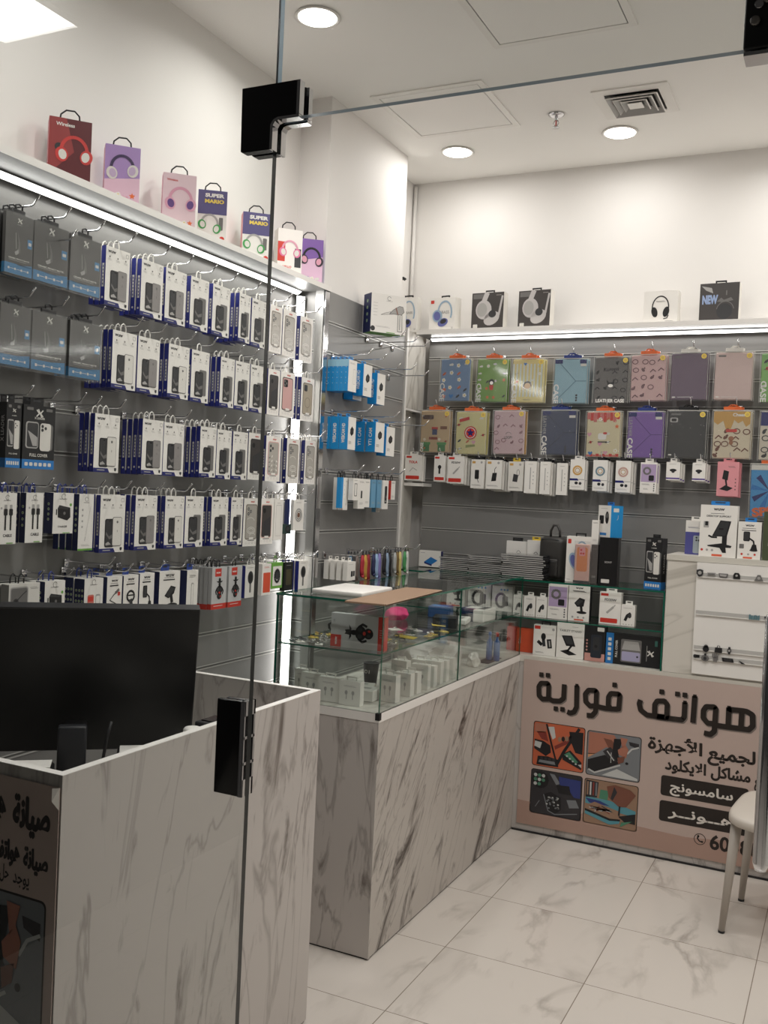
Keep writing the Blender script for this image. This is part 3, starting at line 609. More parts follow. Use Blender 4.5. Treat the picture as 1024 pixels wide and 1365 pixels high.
def k_ear(w, h):
    d = .03; b = MB(); b.box(-w / 2, w / 2, -d / 2, d / 2, 0, h, CARD2); F = front(d); b.rr(F, -w * .46, h * .06, w * .12, h * .94, .008, LGREY, 1); b.rr(F, -w * .43, h * .09, w * .09, h * .91, .006, MGREY, 2)
    for x, z in ((-.28, .62), (-.08, .5), (-.26, .32)): b.ell(F, w * x, h * z, w * .09, w * .08, DGREY, 3, 10); b.ell(F, w * x, h * z, w * .05, w * .04, BLACKM, 4, 8)
    b.line(F, [(-w * .28, h * .62), (-w * .05, h * .78), (w * .06, h * .84)], .003, DGREY, 3); lines(b, F, w * .18, w * .44, h * .9, 2, MGREY); lines(b, F, w * .18, w * .4, h * .16, 3, LGREY)
    o = b.build('earphone_box'); blk_loop(o, h); return o
def blk_loop(o, h): return loop(o, h, BLACKM, .010)
def k_lip(w, h):
    b, F = olive_base(w, h, .04, 'power_bank_box', cols=3); b.rr(F, -w * .32, h * .02, w * .02, h * .62, .006, M('coral', (206, 122, 108), .4), 1); b.rr(F, -w * .3, h * .46, -w * .02, h * .58, .003, RED, 2); b.rr(F, w * .1, h * .04, w * .36, h * .62, .006, LGREY, 1); b.rr(F, w * .13, h * .4, w * .33, h * .58, .003, CARD, 2)
    o = b.build('power_bank_box'); blue_loop(o, h); return o
def mount_base(w, h, d, side=NAVYD):
    b = MB(); b.box(-w / 2, w / 2, -d / 2, d / 2, 0, h, CARD, left=side); F = front(d); wuw(b, F, 0, h * .92, w * .44); lines(b, F, -w * .28, w * .28, h * .855, 1, MGREY, t=.0016); lines(b, F, -w * .32, w * .32, h * .80, 1, TXT, t=.004)
    for i in range(3): b.ell(F, w * (-.25 + .25 * i), h * .115, w * .05, w * .05, RED, 1, 10); b.ell(F, w * (-.25 + .25 * i), h * .115, w * .035, w * .035, CARD, 2, 8)
    b.rr(F, -w * .22, h * .025, w * .24, h * .065, .002, M('orange_tag', (216, 96, 66), .45), 1); return b, F
def arm_mount(b, F, w, h, s=1.0, cx=0.0):
    b.rr(F, w * (cx - .26), h * .48, w * (cx + .02), h * .74, w * .05, BLACKM, 2); b.rr(F, w * (cx - .23), h * .5, w * (cx - .02), h * .72, w * .04, DGREY, 3)
    b.line(F, [(w * cx, h * .56), (w * (cx + .18), h * .49), (w * (cx + .22), h * .36)], w * .07, BLACKM, 2); b.poly(F, [(w * (cx + .05), h * .24), (w * (cx + .36), h * .24), (w * (cx + .3), h * .40), (w * (cx + .14), h * .40)], BLACKM, 2); b.ell(F, w * (cx + .2), h * .24, w * .18, h * .03, DGREY, 1, 12)
def k_mount(v):
    def f(w, h):
        b, F = mount_base(w, h, .05)
        if v == 0: b.line(F, [(w * .25, h * .72), (-w * .05, h * .62), (-w * .3, h * .52), (w * .1, h * .44), (w * .28, h * .36), (-w * .3, h * .22)], w * .045, BLACKM, 2); b.line(F, [(w * .05, h * .66), (w * .3, h * .73)], w * .13, MGREY, 3); b.line(F, [(-w * .35, h * .2), (w * .1, h * .3)], w * .13, BLACKM, 3); b.rr(F, w * .22, h * .6, w * .38, h * .68, .002, RED, 2)
        if v == 1: b.arc(F, 0, h * .56, w * .24, h * .11, 0, 2 * PI, w * .1, BLACKM, 2, 16); b.line(F, [(0, h * .5), (w * .08, h * .32)], w * .2, DGREY, 3); b.line(F, [(-w * .18, h * .58), (w * .2, h * .58)], w * .06, BLACKM, 3); b.ell(F, w * .08, h * .26, w * .22, h * .05, BLACKM, 2, 12)
        if v == 2: arm_mount(b, F, w, h)
        if v == 3: b.poly(F, [(-w * .24, h * .46), (w * .06, h * .68), (w * .3, h * .64), (w * .22, h * .5), (-w * .04, h * .40)], BLACKM, 2); b.poly(F, [(-w * .2, h * .47), (w * .06, h * .65), (w * .24, h * .61), (-w * .02, h * .43)], DGREY, 3); b.line(F, [(w * .08, h * .46), (w * .14, h * .30)], w * .13, BLACKM, 2); b.ell(F, w * .14, h * .25, w * .26, h * .045, BLACKM, 2, 14)
        o = b.build('car_mount_box'); blue_header(o, w * .4, h); return o
    return f
def blue_header(o, w, h): return header(o, w, h, M('blue_tab', (38, 66, 142), .4))
def octopus(b, F, cx, cz, s, l=2, rot=0.0):            # jointed phone holder with a hat-like clamp
    R_ = lambda x, z: (cx + s * (x * math.cos(rot) - z * math.sin(rot)), cz + s * (x * math.sin(rot) + z * math.cos(rot)))
    E = lambda x, z, a, c, m, ll: b.ell(F, *R_(x, z), a * s, c * s, m, ll, 14, rot)
    E(0, .0, .36, .30, BLACKM, l); E(0, -.42, .27, .26, BLACKM, l); E(0, .36, .13, .2, BLACKM, l)
    b.poly(F, [R_(-.38, .62), R_(-.2, .50), R_(.2, .50), R_(.38, .64), R_(.14, .60), R_(.1, .86), R_(0, .8), R_(-.1, .87), R_(-.14, .60)], BLACKM, l)
    E(-.16, .04, .11, .13, DGREY, l + 1); E(.17, .04, .11, .13, DGREY, l + 1); E(0, -.2, .1, .08, RED, l + 1); E(-.1, -.42, .07, .09, DGREY, l + 1); E(.12, -.46, .06, .08, RED, l + 1)
    for sx in (-1, 1): b.line(F, [R_(.28 * sx, .12), R_(.44 * sx, -.1), R_(.34 * sx, -.34)], .12 * s, BLACKM, l)
GREYCARD = M('pale_grey_card', (196, 196, 196), .42)
def k_figure(w, h):
    d = .018; b = MB(); b.box(-w / 2, w / 2, -d / 2, d / 2, 0, h, GREYCARD, left=GREYCARD); F = front(d); b.rect(F, -w / 2, 0, w / 2, h * .13, RED, 1); b.rect(side_l(w), -d / 2, 0, d / 2, h * .13, RED, 1); b.rect(side_l(w), -d * .5, h * .13, -d * .36, h, LGREY, 1); b.rect(F, -w * .3, h * .78, w * .12, h * .97, RED, 1); wuw(b, F, -w * .09, h * .875, w * .3, CARD, 2)
    octopus(b, F, w * .02, h * .46, h * .34); lines(b, F, -w * .35, w * .35, h * .07, 1, CARD, l=2, t=.002); o = b.build('phone_holder_box'); blk_loop(o, h); return o
def k_fan(w, h):
    d = .018; b = MB(); b.box(-w / 2, w / 2, -d / 2, d / 2, 0, h, CARD, left=SPINE); F = front(d); b.ell(F, 0, h * .62, w * .26, h * .2, DGREY, 1, 18); b.ell(F, 0, h * .62, w * .17, h * .13, BLACKM, 2, 14); b.rr(F, -w * .08, h * .15, w * .08, h * .45, .004, MGREY, 1); lines(b, F, -w * .3, w * .3, h * .92, 1, MGREY)
    o = b.build('handheld_fan_box'); loop(o, h); return o
def k_cablew(w, h):
    d = .03; b = MB(); b.box(-w / 2, w / 2, -d / 2, d / 2, 0, h, CARD, left=NAVYD); F = front(d); lines(b, F, -w * .3, w * .3, h * .88, 3, MGREY); b.rr(F, -w * .1, h * .12, w * .12, h * .7, .004, LGREY, 1); b.rr(F, -w * .06, h * .15, w * .08, h * .67, .003, CARD, 2); b.rr(F, -w * .3, h * .03, w * .2, h * .07, .002, RED, 1)
    o = b.build('adapter_cable_box'); blue_header(o, w * .5, h); return o
def k_redw(w, h):
    d = .02; b = MB(); b.box(-w / 2, w / 2, -d / 2, d / 2, 0, h, CARD); F = front(d); b.rr(F, -w * .36, h * .08, w * .44, h * .72, .003, M('orange_red', (212, 84, 56), .45), 1); lines(b, F, -w * .3, w * .3, h * .9, 2, RED); o = b.build('red_accessory_box'); loop(o, h); return o
def k_watch(w, h):
    d = .025; b = MB(); b.box(-w / 2, w / 2, -d / 2, d / 2, 0, h, GREEN); F = front(d); b.rr(F, -w * .4, h * .1, w * .42, h * .86, .004, CARD, 1); b.arc(F, 0, h * .48, w * .22, h * .24, 0, 2 * PI, w * .14, BLACKM, 2, 16); b.ell(F, 0, h * .5, w * .16, h * .17, DGREY, 3, 14); o = b.build('smart_band_box'); loop(o, h, GREEN, .009); return o
def k_dark5(w, h):
    d = .02; b = MB(); b.box(-w / 2, w / 2, -d / 2, d / 2, 0, h, BLACKM); F = front(d); b.rr(F, -w * .3, h * .2, w * .3, h * .75, .004, M('olive_dark', (70, 66, 44), .4), 1); lines(b, F, -w * .3, w * .3, h * .88, 1, LGREY); o = b.build('dark_accessory_box'); loop(o, h, BLACKM); return o

CASE_CLEAR = M('case_clear_grey', (176, 172, 164), .25); CASE_PINK = M('case_pink', (206, 164, 160), .35); CASE_TAN = M('case_tan', (170, 160, 142), .35); CASE_DARK = M('case_dark', (66, 62, 60), .35); PINKEDGE = M('pink_edge', (222, 188, 178), .4); TANEDGE = M('tan_edge', (120, 110, 98), .4)
KIND = {  # builder, max width, height, depth, words for the front box, words for a box behind, category
 'duo': (k_duo, .108, .18, .018, 'white case box with two grey phones', 'white case box with blue spine', 'phone case'),
 'duow': (k_duow, .112, .18, .018, 'white case box, dark and white phones', 'white case box with blue spine', 'phone case'),
 'solo': (k_solo, .104, .18, .018, 'white case box with one dark phone', 'white case box with blue spine', 'phone case'),
 'clear': (k_window(CASE_CLEAR, TANEDGE, 'swirl'), .104, .185, .018, 'white box showing clear swirl phone case', 'white case box with navy spine', 'phone case'),
 'leaf': (k_window(CASE_CLEAR, LGREY, 'leaf'), .100, .18, .018, 'white box showing clear patterned phone case', 'white case box with navy spine', 'phone case'),
 'dark': (k_window(CASE_DARK, DGREY, 'knob'), .102, .18, .018, 'white box showing dark phone case', 'white case box with navy spine', 'phone case'),
 'darkp': (k_window(CASE_DARK, PINKEDGE, 'knob'), .102, .18, .018, 'white box, dark case with pink rim', 'white case box with navy spine', 'phone case'),
 'pink': (k_window(CASE_PINK, CASE_DARK, 'plain'), .108, .18, .018, 'white box showing pink phone case', 'white case box with navy spine', 'phone case'),
 'pinkw': (k_window(CASE_CLEAR, CASE_PINK, 'leaf'), .108, .18, .018, 'white box, patterned case with pink rim', 'white case box with navy spine', 'phone case'),
 'tan': (k_window(CASE_TAN, TANEDGE, 'magnet'), .104, .18, .018, 'white box showing tan phone case', 'white case box with navy spine', 'phone case'),
 'pouch': (k_pouch, .128, .165, .012, 'charcoal and blue screen protector pouch', 'charcoal screen protector pouch edge', 'screen protector'),
 'full': (k_full, .120, .18, .026, 'black cover case box with blue base', 'black case box, spine showing', 'phone case'),
 'cable': (k_cable, .066, .142, .022, 'white usb cable box, green foot', 'usb cable box, dotted navy side', 'cable box'),
 'charger': (k_charger, .080, .120, .036, 'white box showing black wall charger', 'charger box with navy side', 'charger box'),
 'stylus': (k_stylus, .062, .172, .022, 'tall white stylus pen box', 'stylus box, dotted navy side', 'stylus box'),
 'slim': (k_slim, .066, .165, .012, 'slim plain white box', 'slim plain white box', 'accessory box'),
 'strap': (k_strap, .062, .145, .012, 'dark green and navy strap pack', 'dark strap pack', 'watch strap'),
 'ring': (k_ring, .085, .13, .015, 'white box with copper magnet ring', 'white ring box', 'accessory box'),
 'ear': (k_ear, .115, .13, .03, 'clear fronted grey earphone box', 'grey earphone box edge', 'earphone box'),
 'lip': (k_lip, .082, .13, .04, 'white box with coral power bank', 'box with dotted navy side', 'power bank box'),
 'mount': (k_mount(0), .072, .155, .05, 'white box with coiled cable mount', 'white mount box', 'car mount'),
 'mountb': (k_mount(1), .072, .155, .05, 'white box with round car mount', 'white mount box', 'car mount'),
 'mountc': (k_mount(2), .072, .155, .05, 'white box with armed car mount', 'white mount box', 'car mount'),
 'mount2': (k_mount(3), .10, .155, .05, 'tilted white box with oval mount', 'white mount box', 'car mount'),
 'cablew': (k_cablew, .062, .15, .03, 'narrow white adapter box', 'adapter box', 'adapter box'),
 'figure': (k_figure, .090, .155, .018, 'grey box with octopus phone holder', 'grey box with red foot', 'phone holder'),
 'fan': (k_fan, .075, .126, .018, 'white box with dark handheld fan', 'fan box with blue spine', 'fan box'),
 'redw': (k_redw, .066, .125, .02, 'white box with orange red panel', 'white box edge', 'accessory box'),
 'watch': (k_watch, .080, .105, .025, 'green box with black smart band', 'green band box', 'smart band'),
 'dark5': (k_dark5, .066, .12, .02, 'small black accessory box', 'small black box', 'accessory box'),
}
def copy_thing(o):
    c = o.copy(); COL.objects.link(c)
    for k in PKIDS.setdefault(o.name, [x.name for x in kids(o)]):
        d = bpy.data.objects[k].copy(); d.parent = c; COL.objects.link(d)
    for k in ('label', 'category', 'group'):
        if k in c: del c[k]
    return c
PKIDS = {}
def get(key, make):
    """first use builds the thing, later uses copy it and its parts"""
    if key not in PROTO: PROTO[key] = make(); return PROTO[key]
    return copy_thing(PROTO[key])

# ------------------------------------------------------------------ display hooks
def make_hook(L):
    r = empty('display_hook', (0, 0, 0))
    b = MB(); b.bbox(-.011, .011, -.006, -.0005, -.022, .006, .0015, CHROME); b.build('back_plate', r)
    b = MB(); b.tube([(0, -.004, 0), (0, -L + .03, 0.0), (0, -L + .022, .002), (0, -L, .026)], .0026, CHROME, 7); b.build('prong', r)
    return r
def hook(x, y, z, rz, L, label, group):
    h = get('hook%.2f' % L, lambda: make_hook(L)); h.location = (x, y, z); h.rotation_euler = (0, 0, rz); tag(h, label, 'display hook', group); return h

# ------------------------------------------------------------------ the long wall of phone case boxes
ROWNAME = {1: 'top row', 2: 'second row', 3: 'middle row', 4: 'fourth row', 5: 'bottom row'}
LEFT = {1: (2.315, [('pouch', 1.906, 3, 0.096), ('pouch', 2.008, 2, 0.128), ('pouch', 2.145, 1, 0.128), ('duo', 2.295, 3, 0.108), ('duo', 2.46, 4, 0.108), ('duo', 2.583, 2, 0.108), ('solo', 2.717, 1, 0.104), ('solo', 2.846, 2, 0.104), ('solo', 3.011, 5, 0.076), ('solo', 3.094, 1, 0.104), ('clear', 3.222, 1, 0.092), ('clear', 3.319, 2, 0.104), ('clear', 3.453, 2, 0.104)]),
 2: (2.065, [('pouch', 1.898, 2, 0.108), ('pouch', 2.012, 1, 0.128), ('pouch', 2.158, 3, 0.128), ('duow', 2.339, 5, 0.112), ('duo', 2.458, 2, 0.108), ('duow', 2.613, 4, 0.112), ('solo', 2.738, 1, 0.104), ('solo', 2.911, 3, 0.088), ('solo', 3.006, 1, 0.092), ('solo', 3.106, 2, 0.104), ('dark', 3.228, 2, 0.088), ('pink', 3.322, 2, 0.108), ('tan', 3.485, 2, 0.104)]),
 3: (1.8, [('full', 1.933, 2, 0.052), ('full', 1.992, 2, 0.12), ('duow', 2.275, 3, 0.112), ('duo', 2.497, 4, 0.104), ('duo', 2.606, 2, 0.108), ('solo', 2.807, 5, 0.096), ('solo', 2.907, 3, 0.092), ('solo', 3.007, 1, 0.1), ('dark', 3.111, 1, 0.102), ('pinkw', 3.236, 1, 0.108), ('clear', 3.39, 2, 0.104), ('clear', 3.535, 3, 0.096)]),
 4: (1.55, [('cable', 1.914, 2, 0.066), ('cable', 2.013, 4, 0.066), ('charger', 2.118, 1, 0.08), ('stylus', 2.222, 4, 0.062), ('duow', 2.315, 3, 0.112), ('duo', 2.477, 3, 0.108), ('duow', 2.628, 4, 0.104), ('solo', 2.739, 1, 0.104), ('solo', 2.891, 2, 0.104), ('solo', 3.013, 1, 0.08), ('clear', 3.1, 1, 0.104), ('darkp', 3.209, 1, 0.102), ('slim', 3.317, 2, 0.066), ('strap', 3.393, 1, 0.062), ('ring', 3.464, 1, 0.085)]),
 5: (1.29, [('ear', 1.963, 2, 0.115), ('charger', 2.097, 2, 0.08), ('lip', 2.258, 2, 0.082), ('mount', 2.359, 2, 0.068), ('mountb', 2.434, 1, 0.072), ('mountc', 2.514, 1, 0.072), ('mount2', 2.621, 1, 0.1), ('cablew', 2.765, 1, 0.062), ('figure', 2.914, 6, 0.09), ('figure', 3.017, 1, 0.09), ('fan', 3.127, 1, 0.075), ('redw', 3.246, 3, 0.066), ('watch', 3.318, 1, 0.08), ('dark5', 3.415, 1, 0.066), ('fan', 3.529, 4, 0.075)])}
XF = -2.10
for row, (ztop, items) in LEFT.items():
    seen = {}
    for i, (kind, y0, n, w) in enumerate(items):
        fn, wmax, h, d, wf, wb, cat = KIND[kind]
        key = (kind, round(w, 3))
        step = max(d + .0035, .0225) if n > 1 else 0
        yc = y0 + w / 2
        if d * n > .10: step = d + .002
        for j in range(n):
            o = get(key, lambda: fn(w, h)); t = random.uniform(-.03, .03) if n > 1 else random.uniform(-.05, .05)
            if kind == 'mount2': t = -.18
            x = XF - d / 2 - j * step; xmin = -2.222 + d / 2
            o.location = (max(x, xmin), yc + (random.uniform(-.0015, .0015) if j else 0), ztop - h + random.uniform(-.002, .002))
            o.rotation_euler = (0, 0, PI / 2 + t * .5)
            lab = ('%s, outermost on %s hook from shop front, %s' % (wf, ORD[i], ROWNAME[row])) if j == 0 else ('%s, %s in on %s hook from shop front, %s' % (wb, ORD[j], ORD[i], ROWNAME[row]))
            tag(o, lab, cat, 'boxes on the long slat wall, ' + ROWNAME[row])
        hook(-2.23, yc, ztop + .02, PI / 2, .20, 'chrome hook, %s from the shop front along the %s of phone case boxes' % (ORD[i], ROWNAME[row]), 'display hooks on the long slat wall')
for k, (y, z) in enumerate(((2.16, 1.822), (2.225, 1.818), (2.10, 2.28), (2.31, 1.335))):
    hook(-2.23, y, z, PI / 2, .20, ['empty chrome hook beside the black cover case boxes', 'empty chrome hook just before the white boxes of the middle row', 'empty chrome hook in front of the charcoal pouches', 'empty chrome hook above the car mount boxes'][k], 'display hooks on the long slat wall')

# ------------------------------------------------------------------ the column side: webcam boxes and small accessories
XF2 = -1.995; G2 = 'boxes on the column slat wall'
def k_webcam(w, h, d, txt, lens=True, blank=False):
    def f():
        b = MB(); b.box(-w / 2, w / 2, -d / 2, d / 2, 0, h, SKY, front=CARD); F = front(d); S = side_l(w)
        if blank:
            for i in range(4): b.ell(S, 0, h * (.25 + .17 * i), d * .08, d * .08, CARD2, 1, 8)
            b.poly(S, [(-d / 2, h * .78), (d / 2, h * .78), (d / 2, h), (-d / 2, h)], M('pale_blue_card', (150, 196, 218), .42), 1)
        else: b.text(S, txt, 0, h * .5, .022, CARD, 1, width=h * .6, bold=.03, rot=PI / 2)
        b.rect(F, -w / 2, 0, -w * .46, h, SKY, 1)
        if lens: b.poly(F, [(-w * .2, h * .50), (-w * .02, h * .42), (w * .22, h * .50), (w * .24, h * .64), (w * .02, h * .72), (-w * .18, h * .62)], BLACKM, 1); b.ell(F, w * .0, h * .57, w * .12, w * .12, DGREY, 2, 12); lines(b, F, -w * .36, w * .0, h * .25, 4, MGREY)
        else: b.line(F, [(w * .1, h * .25), (w * .35, h * .25), (w * .35, h * .72), (w * .1, h * .72)], .0012, LGREY, 1, True, False); lines(b, F, -w * .3, w * .3, h * .9, 2, LGREY)
        o = b.build('webcam_box'); header(o, w * .5, h, SKY, .016); return o
    return f
def put(key, make, loc, rz, label, cat, group=None):
    o = get(key, make); o.location = loc; o.rotation_euler = (0, 0, rz); tag(o, label, cat, group); return o
R90 = PI / 2
z = 2.165
for j in range(5): put('wcA', k_webcam(.080, .137, .021, '', False, True), (XF2 - .011 - j * .0215, 3.735, z - .137), R90, 'pale blue webcam box, %s of five packed by the aluminium post, upper row' % (['outermost', 'second', 'third', 'fourth', 'innermost'][j]), 'webcam box', G2)
put('wcB', k_webcam(.086, .142, .046, 'WEBCAM HD'), (XF2 - .023, 3.88, z - .142), R90, 'blue and white webcam box in the middle of the upper row', 'webcam box', G2)
put('wcB', None, (XF2 - .075, 3.885, z - .158), R90, 'blue webcam box hanging lower behind the middle upper one', 'webcam box', G2)
put('wcB', None, (XF2 - .023, 4.02, z - .165), R90, 'blue and white webcam box at the marble end of the upper row', 'webcam box', G2)
z = 1.918
for j in range(3): put('wcC%d' % min(j, 1), k_webcam(.074, .142, .042, 'WEBCAM HD'), (XF2 - .021 - j * .0435, 3.752, z - .142), R90, 'blue webcam box, %s of three by the aluminium post, lower row' % ['outermost', 'middle', 'innermost'][j], 'webcam box', G2)
for j in range(2): put('wcD', k_webcam(.095, .138, .048, 'YT1 CAM'), (XF2 - .024 - j * .056, 4.03, z - .138), R90, ['blue and white webcam box, middle of the lower row', 'blue webcam box behind the middle one of the lower row'][j], 'webcam box', G2)
put('wcD', None, (XF2 - .024, 4.145, z - .15), R90, 'blue and white webcam box at the marble end of the lower row', 'webcam box', G2)
def simple_box(name, w, h, d, card, side=None, art=None, tab=None, tabc=None, sideart=None):
    def f():
        b = MB(); b.box(-w / 2, w / 2, -d / 2, d / 2, 0, h, card, left=side or card, right=side or card); F = front(d)
        if art: art(b, F, w, h)
        if sideart: sideart(b, side_l(w), d, h)
        o = b.build(name)
        if tab == 'loop': loop(o, h, tabc or CARD, min(.012, w * .2))
        if tab == 'header': header(o, w * .5, h, tabc or CARD, .018)
        return o
    return f
def a_lines(b, F, w, h): lines(b, F, -w * .35, w * .35, h * .9, 2, MGREY); lines(b, F, -w * .3, w * .3, h * .2, 3, LGREY)
def a_usb(b, F, w, h): a_lines(b, F, w, h); b.rr(F, -w * .1, h * .35, w * .12, h * .6, .003, BLACKM, 1)
def a_redline(b, F, w, h): b.rect(F, -w * .5, 0, -w * .42, h, RED, 1); a_lines(b, F, w, h)
def a_blue(b, F, w, h): b.rect(F, -w * .5, 0, -w * .1, h, SKY, 1); [b.ell(F, w * .2, h * (.3 + .15 * i), w * .05, w * .05, LGREY, 1, 8) for i in range(4)]
def a_dev(b, F, w, h): b.line(F, [(-w * .2, h * .2), (w * .2, h * .2), (w * .2, h * .75), (-w * .2, h * .75)], .003, BLACKM, 1, True); lines(b, F, -w * .3, w * .3, h * .9, 1, MGREY)
z = 1.652; BPALE = M('dusty_blue_card', (108, 158, 190), .42)
for key, y, w, h, card, side, art, dx, name, lab in (
  ('sa', 3.70, .042, .133, CARD, SKY, a_blue, 0, 'cable_box', 'slim blue and white box beside the aluminium post, third row'),
  ('sb', 3.755, .050, .142, CARD, None, a_redline, .02, 'cable_box', 'white box with thin red line, third column row'),
  ('sb', 3.755, .050, .142, CARD, None, a_redline, .045, 'cable_box', 'white red-lined box behind its twin, third column row'),
  ('sc', 3.795, .055, .097, CARD, None, a_dev, -.01, 'adapter_box', 'short white box with black outlined adapter, third column row'),
  ('sd', 3.872, .064, .135, CARD, None, a_usb, 0, 'usb_stick_box', 'white box with small black usb stick, third column row'),
  ('se', 3.935, .055, .128, CARD, None, a_lines, .004, 'adapter_box', 'plain white box right after the usb stick box'),
  ('sf', 4.00, .045, .130, BPALE, None, a_lines, .03, 'cable_box', 'dusty blue box, inner of three, third column row'),
  ('sf', 4.00, .045, .130, BPALE, None, a_lines, .004, 'cable_box', 'dusty blue box, outer one beside white adapter box'),
  ('sf', 4.06, .045, .130, BPALE, None, a_lines, .004, 'cable_box', 'dusty blue box beside the white phone picture box'),
  ('sg', 4.12, .060, .136, CARD, None, lambda b, F, w, h: wave_phone(b, F, w * .05, h * .5, w * .4, h * .6), 0, 'screen_film_box', 'white box with dark phone strip, third column row'),
  ('sh', 4.20, .050, .09, CARD, RED, a_redline, 0, 'accessory_box', 'small red and white box at the marble end'),
  ('si', 4.115, .040, .045, CARD2, BPALE, a_lines, .035, 'accessory_box', 'tiny grey box hanging below the phone strip box')):
    put(key, simple_box(name, w, h, .022, card, side, art, 'loop', BLACKM), (XF2 - .011 - dx, y, (z if key != 'si' else 1.545) - h), R90, lab, 'accessory box', 'small boxes on the column slat wall, third row')
def k_whitebox():
    w, h, d = .075, .082, .022; b = MB(); b.box(-w / 2, w / 2, -d / 2, d / 2, 0, h, CARD); F = front(d)
    b.rr(F, -w * .05, h * .2, w * .18, h * .5, .002, BLACKM, 1); b.rr(F, w * .22, h * .22, w * .42, h * .5, .002, DGREY, 1); lines(b, F, -w * .4, w * .3, h * .85, 1, LGREY)
    o = b.build('charger_head_box'); header(o, .03, h, CARD, .018); return o
for j in range(4): put('wbx', k_whitebox, (-1.965 - j * .034, 3.73 + .004 * j, 1.205), R90, 'white charger head box, %s of four at the column bottom row' % ['outermost', 'second', 'third', 'innermost'][j], 'charger box', 'white boxes at the column bottom row')
STR = [('steel blue', (70, 110, 140)), ('black', (24, 24, 28)), ('taupe', (110, 98, 92)), ('crimson', (176, 44, 58)), ('mustard', (190, 148, 66)), ('dark red', (150, 36, 46)), ('navy', (38, 44, 84)), ('pale blue', (150, 178, 208)), ('lilac', (132, 122, 182)), ('charcoal', (38, 36, 40)), ('sky grey', (140, 160, 184)), ('jet', (16, 16, 18)), ('silver grey', (176, 178, 176)), ('bronze', (120, 96, 52)), ('cream', (214, 196, 130)), ('leaf green', (76, 150, 92)), ('off white', (214, 214, 208))]
for i, (nm, c) in enumerate(STR):
    y = 3.80 + i * .0385; m = M('strap_' + nm.replace(' ', '_'), c, .6); r = empty('phone_wrist_strap', (XF2 - .004 * (i % 3), y, 1.305)); r.rotation_euler = (0, 0, R90)
    b = MB(); dz = .092 + .012 * (i % 3); wd = .007 + .003 * (i % 2)
    for k, s_ in enumerate((-.014, .001, .015)):
        b.tube([(s_ * .5, .003 * k, .0), (s_, .002 * k, -dz * .35), (s_ * 1.1, .003 * k, -dz * .75), (s_ * .7, .001, -dz)], .0052, m, 6)
    b.tube([(-.014 * .7, .001, -dz), (0, -.003, -dz - .007), (.015 * .7, .001, -dz)], .0052, m, 6)
    b.build('cord_loop', r)
    b = MB(); b.tube([(-.006, 0, -.004), (-.006, 0, .01), (0, 0, .02), (.006, 0, .01), (.006, 0, -.004)], .0018, BLACKM, 6); b.build('hang_loop', r)
    if i < 8: b = MB(); b.tube([(0, 0, -dz), (0.002, -.003, -dz - .018)], .003, ALU, 6); b.build('clasp', r)
    tag(r, '%s phone wrist strap hanging in the column bottom row' % nm, 'wrist strap', 'wrist straps on the column')
for i, (y, z, L, t) in enumerate(((3.735, 2.19, .20, 'over the pale blue packed boxes'), (3.88, 2.19, .20, 'over the middle upper webcam box'), (4.02, 2.165, .20, 'over the upper webcam box by the marble'), (4.15, 2.18, .22, 'empty, beside the upper webcam boxes'), (4.30, 2.17, .22, 'empty, nearest the marble panel'), (3.752, 1.945, .20, 'over three blue webcam boxes'), (4.03, 1.945, .20, 'over the middle lower webcam box'), (4.145, 1.93, .20, 'over the lower webcam box by the marble'), (4.33, 1.93, .22, 'empty, lower row by the marble'), (4.05, 2.318, .20, 'under the hair dryer box, outer one'), (4.2, 2.318, .20, 'under the hair dryer box, middle one'), (4.33, 2.318, .20, 'under the hair dryer box, inner one'), (3.72, 1.685, .19, 'over the slim blue box'), (3.87, 1.685, .19, 'over the usb stick box'), (4.02, 1.685, .19, 'over the dusty blue boxes'), (4.14, 1.685, .19, 'over the phone strip box'), (3.735, 1.315, .19, 'over the white charger head boxes'), (3.96, 1.323, .19, 'over the dark wrist straps'), (4.2, 1.323, .19, 'over the pale wrist straps'), (4.36, 1.323, .19, 'over the off white wrist strap'))):
    hook(-2.098, y, z, R90, L, 'chrome hook on the column slat wall, ' + t, 'display hooks on the column')
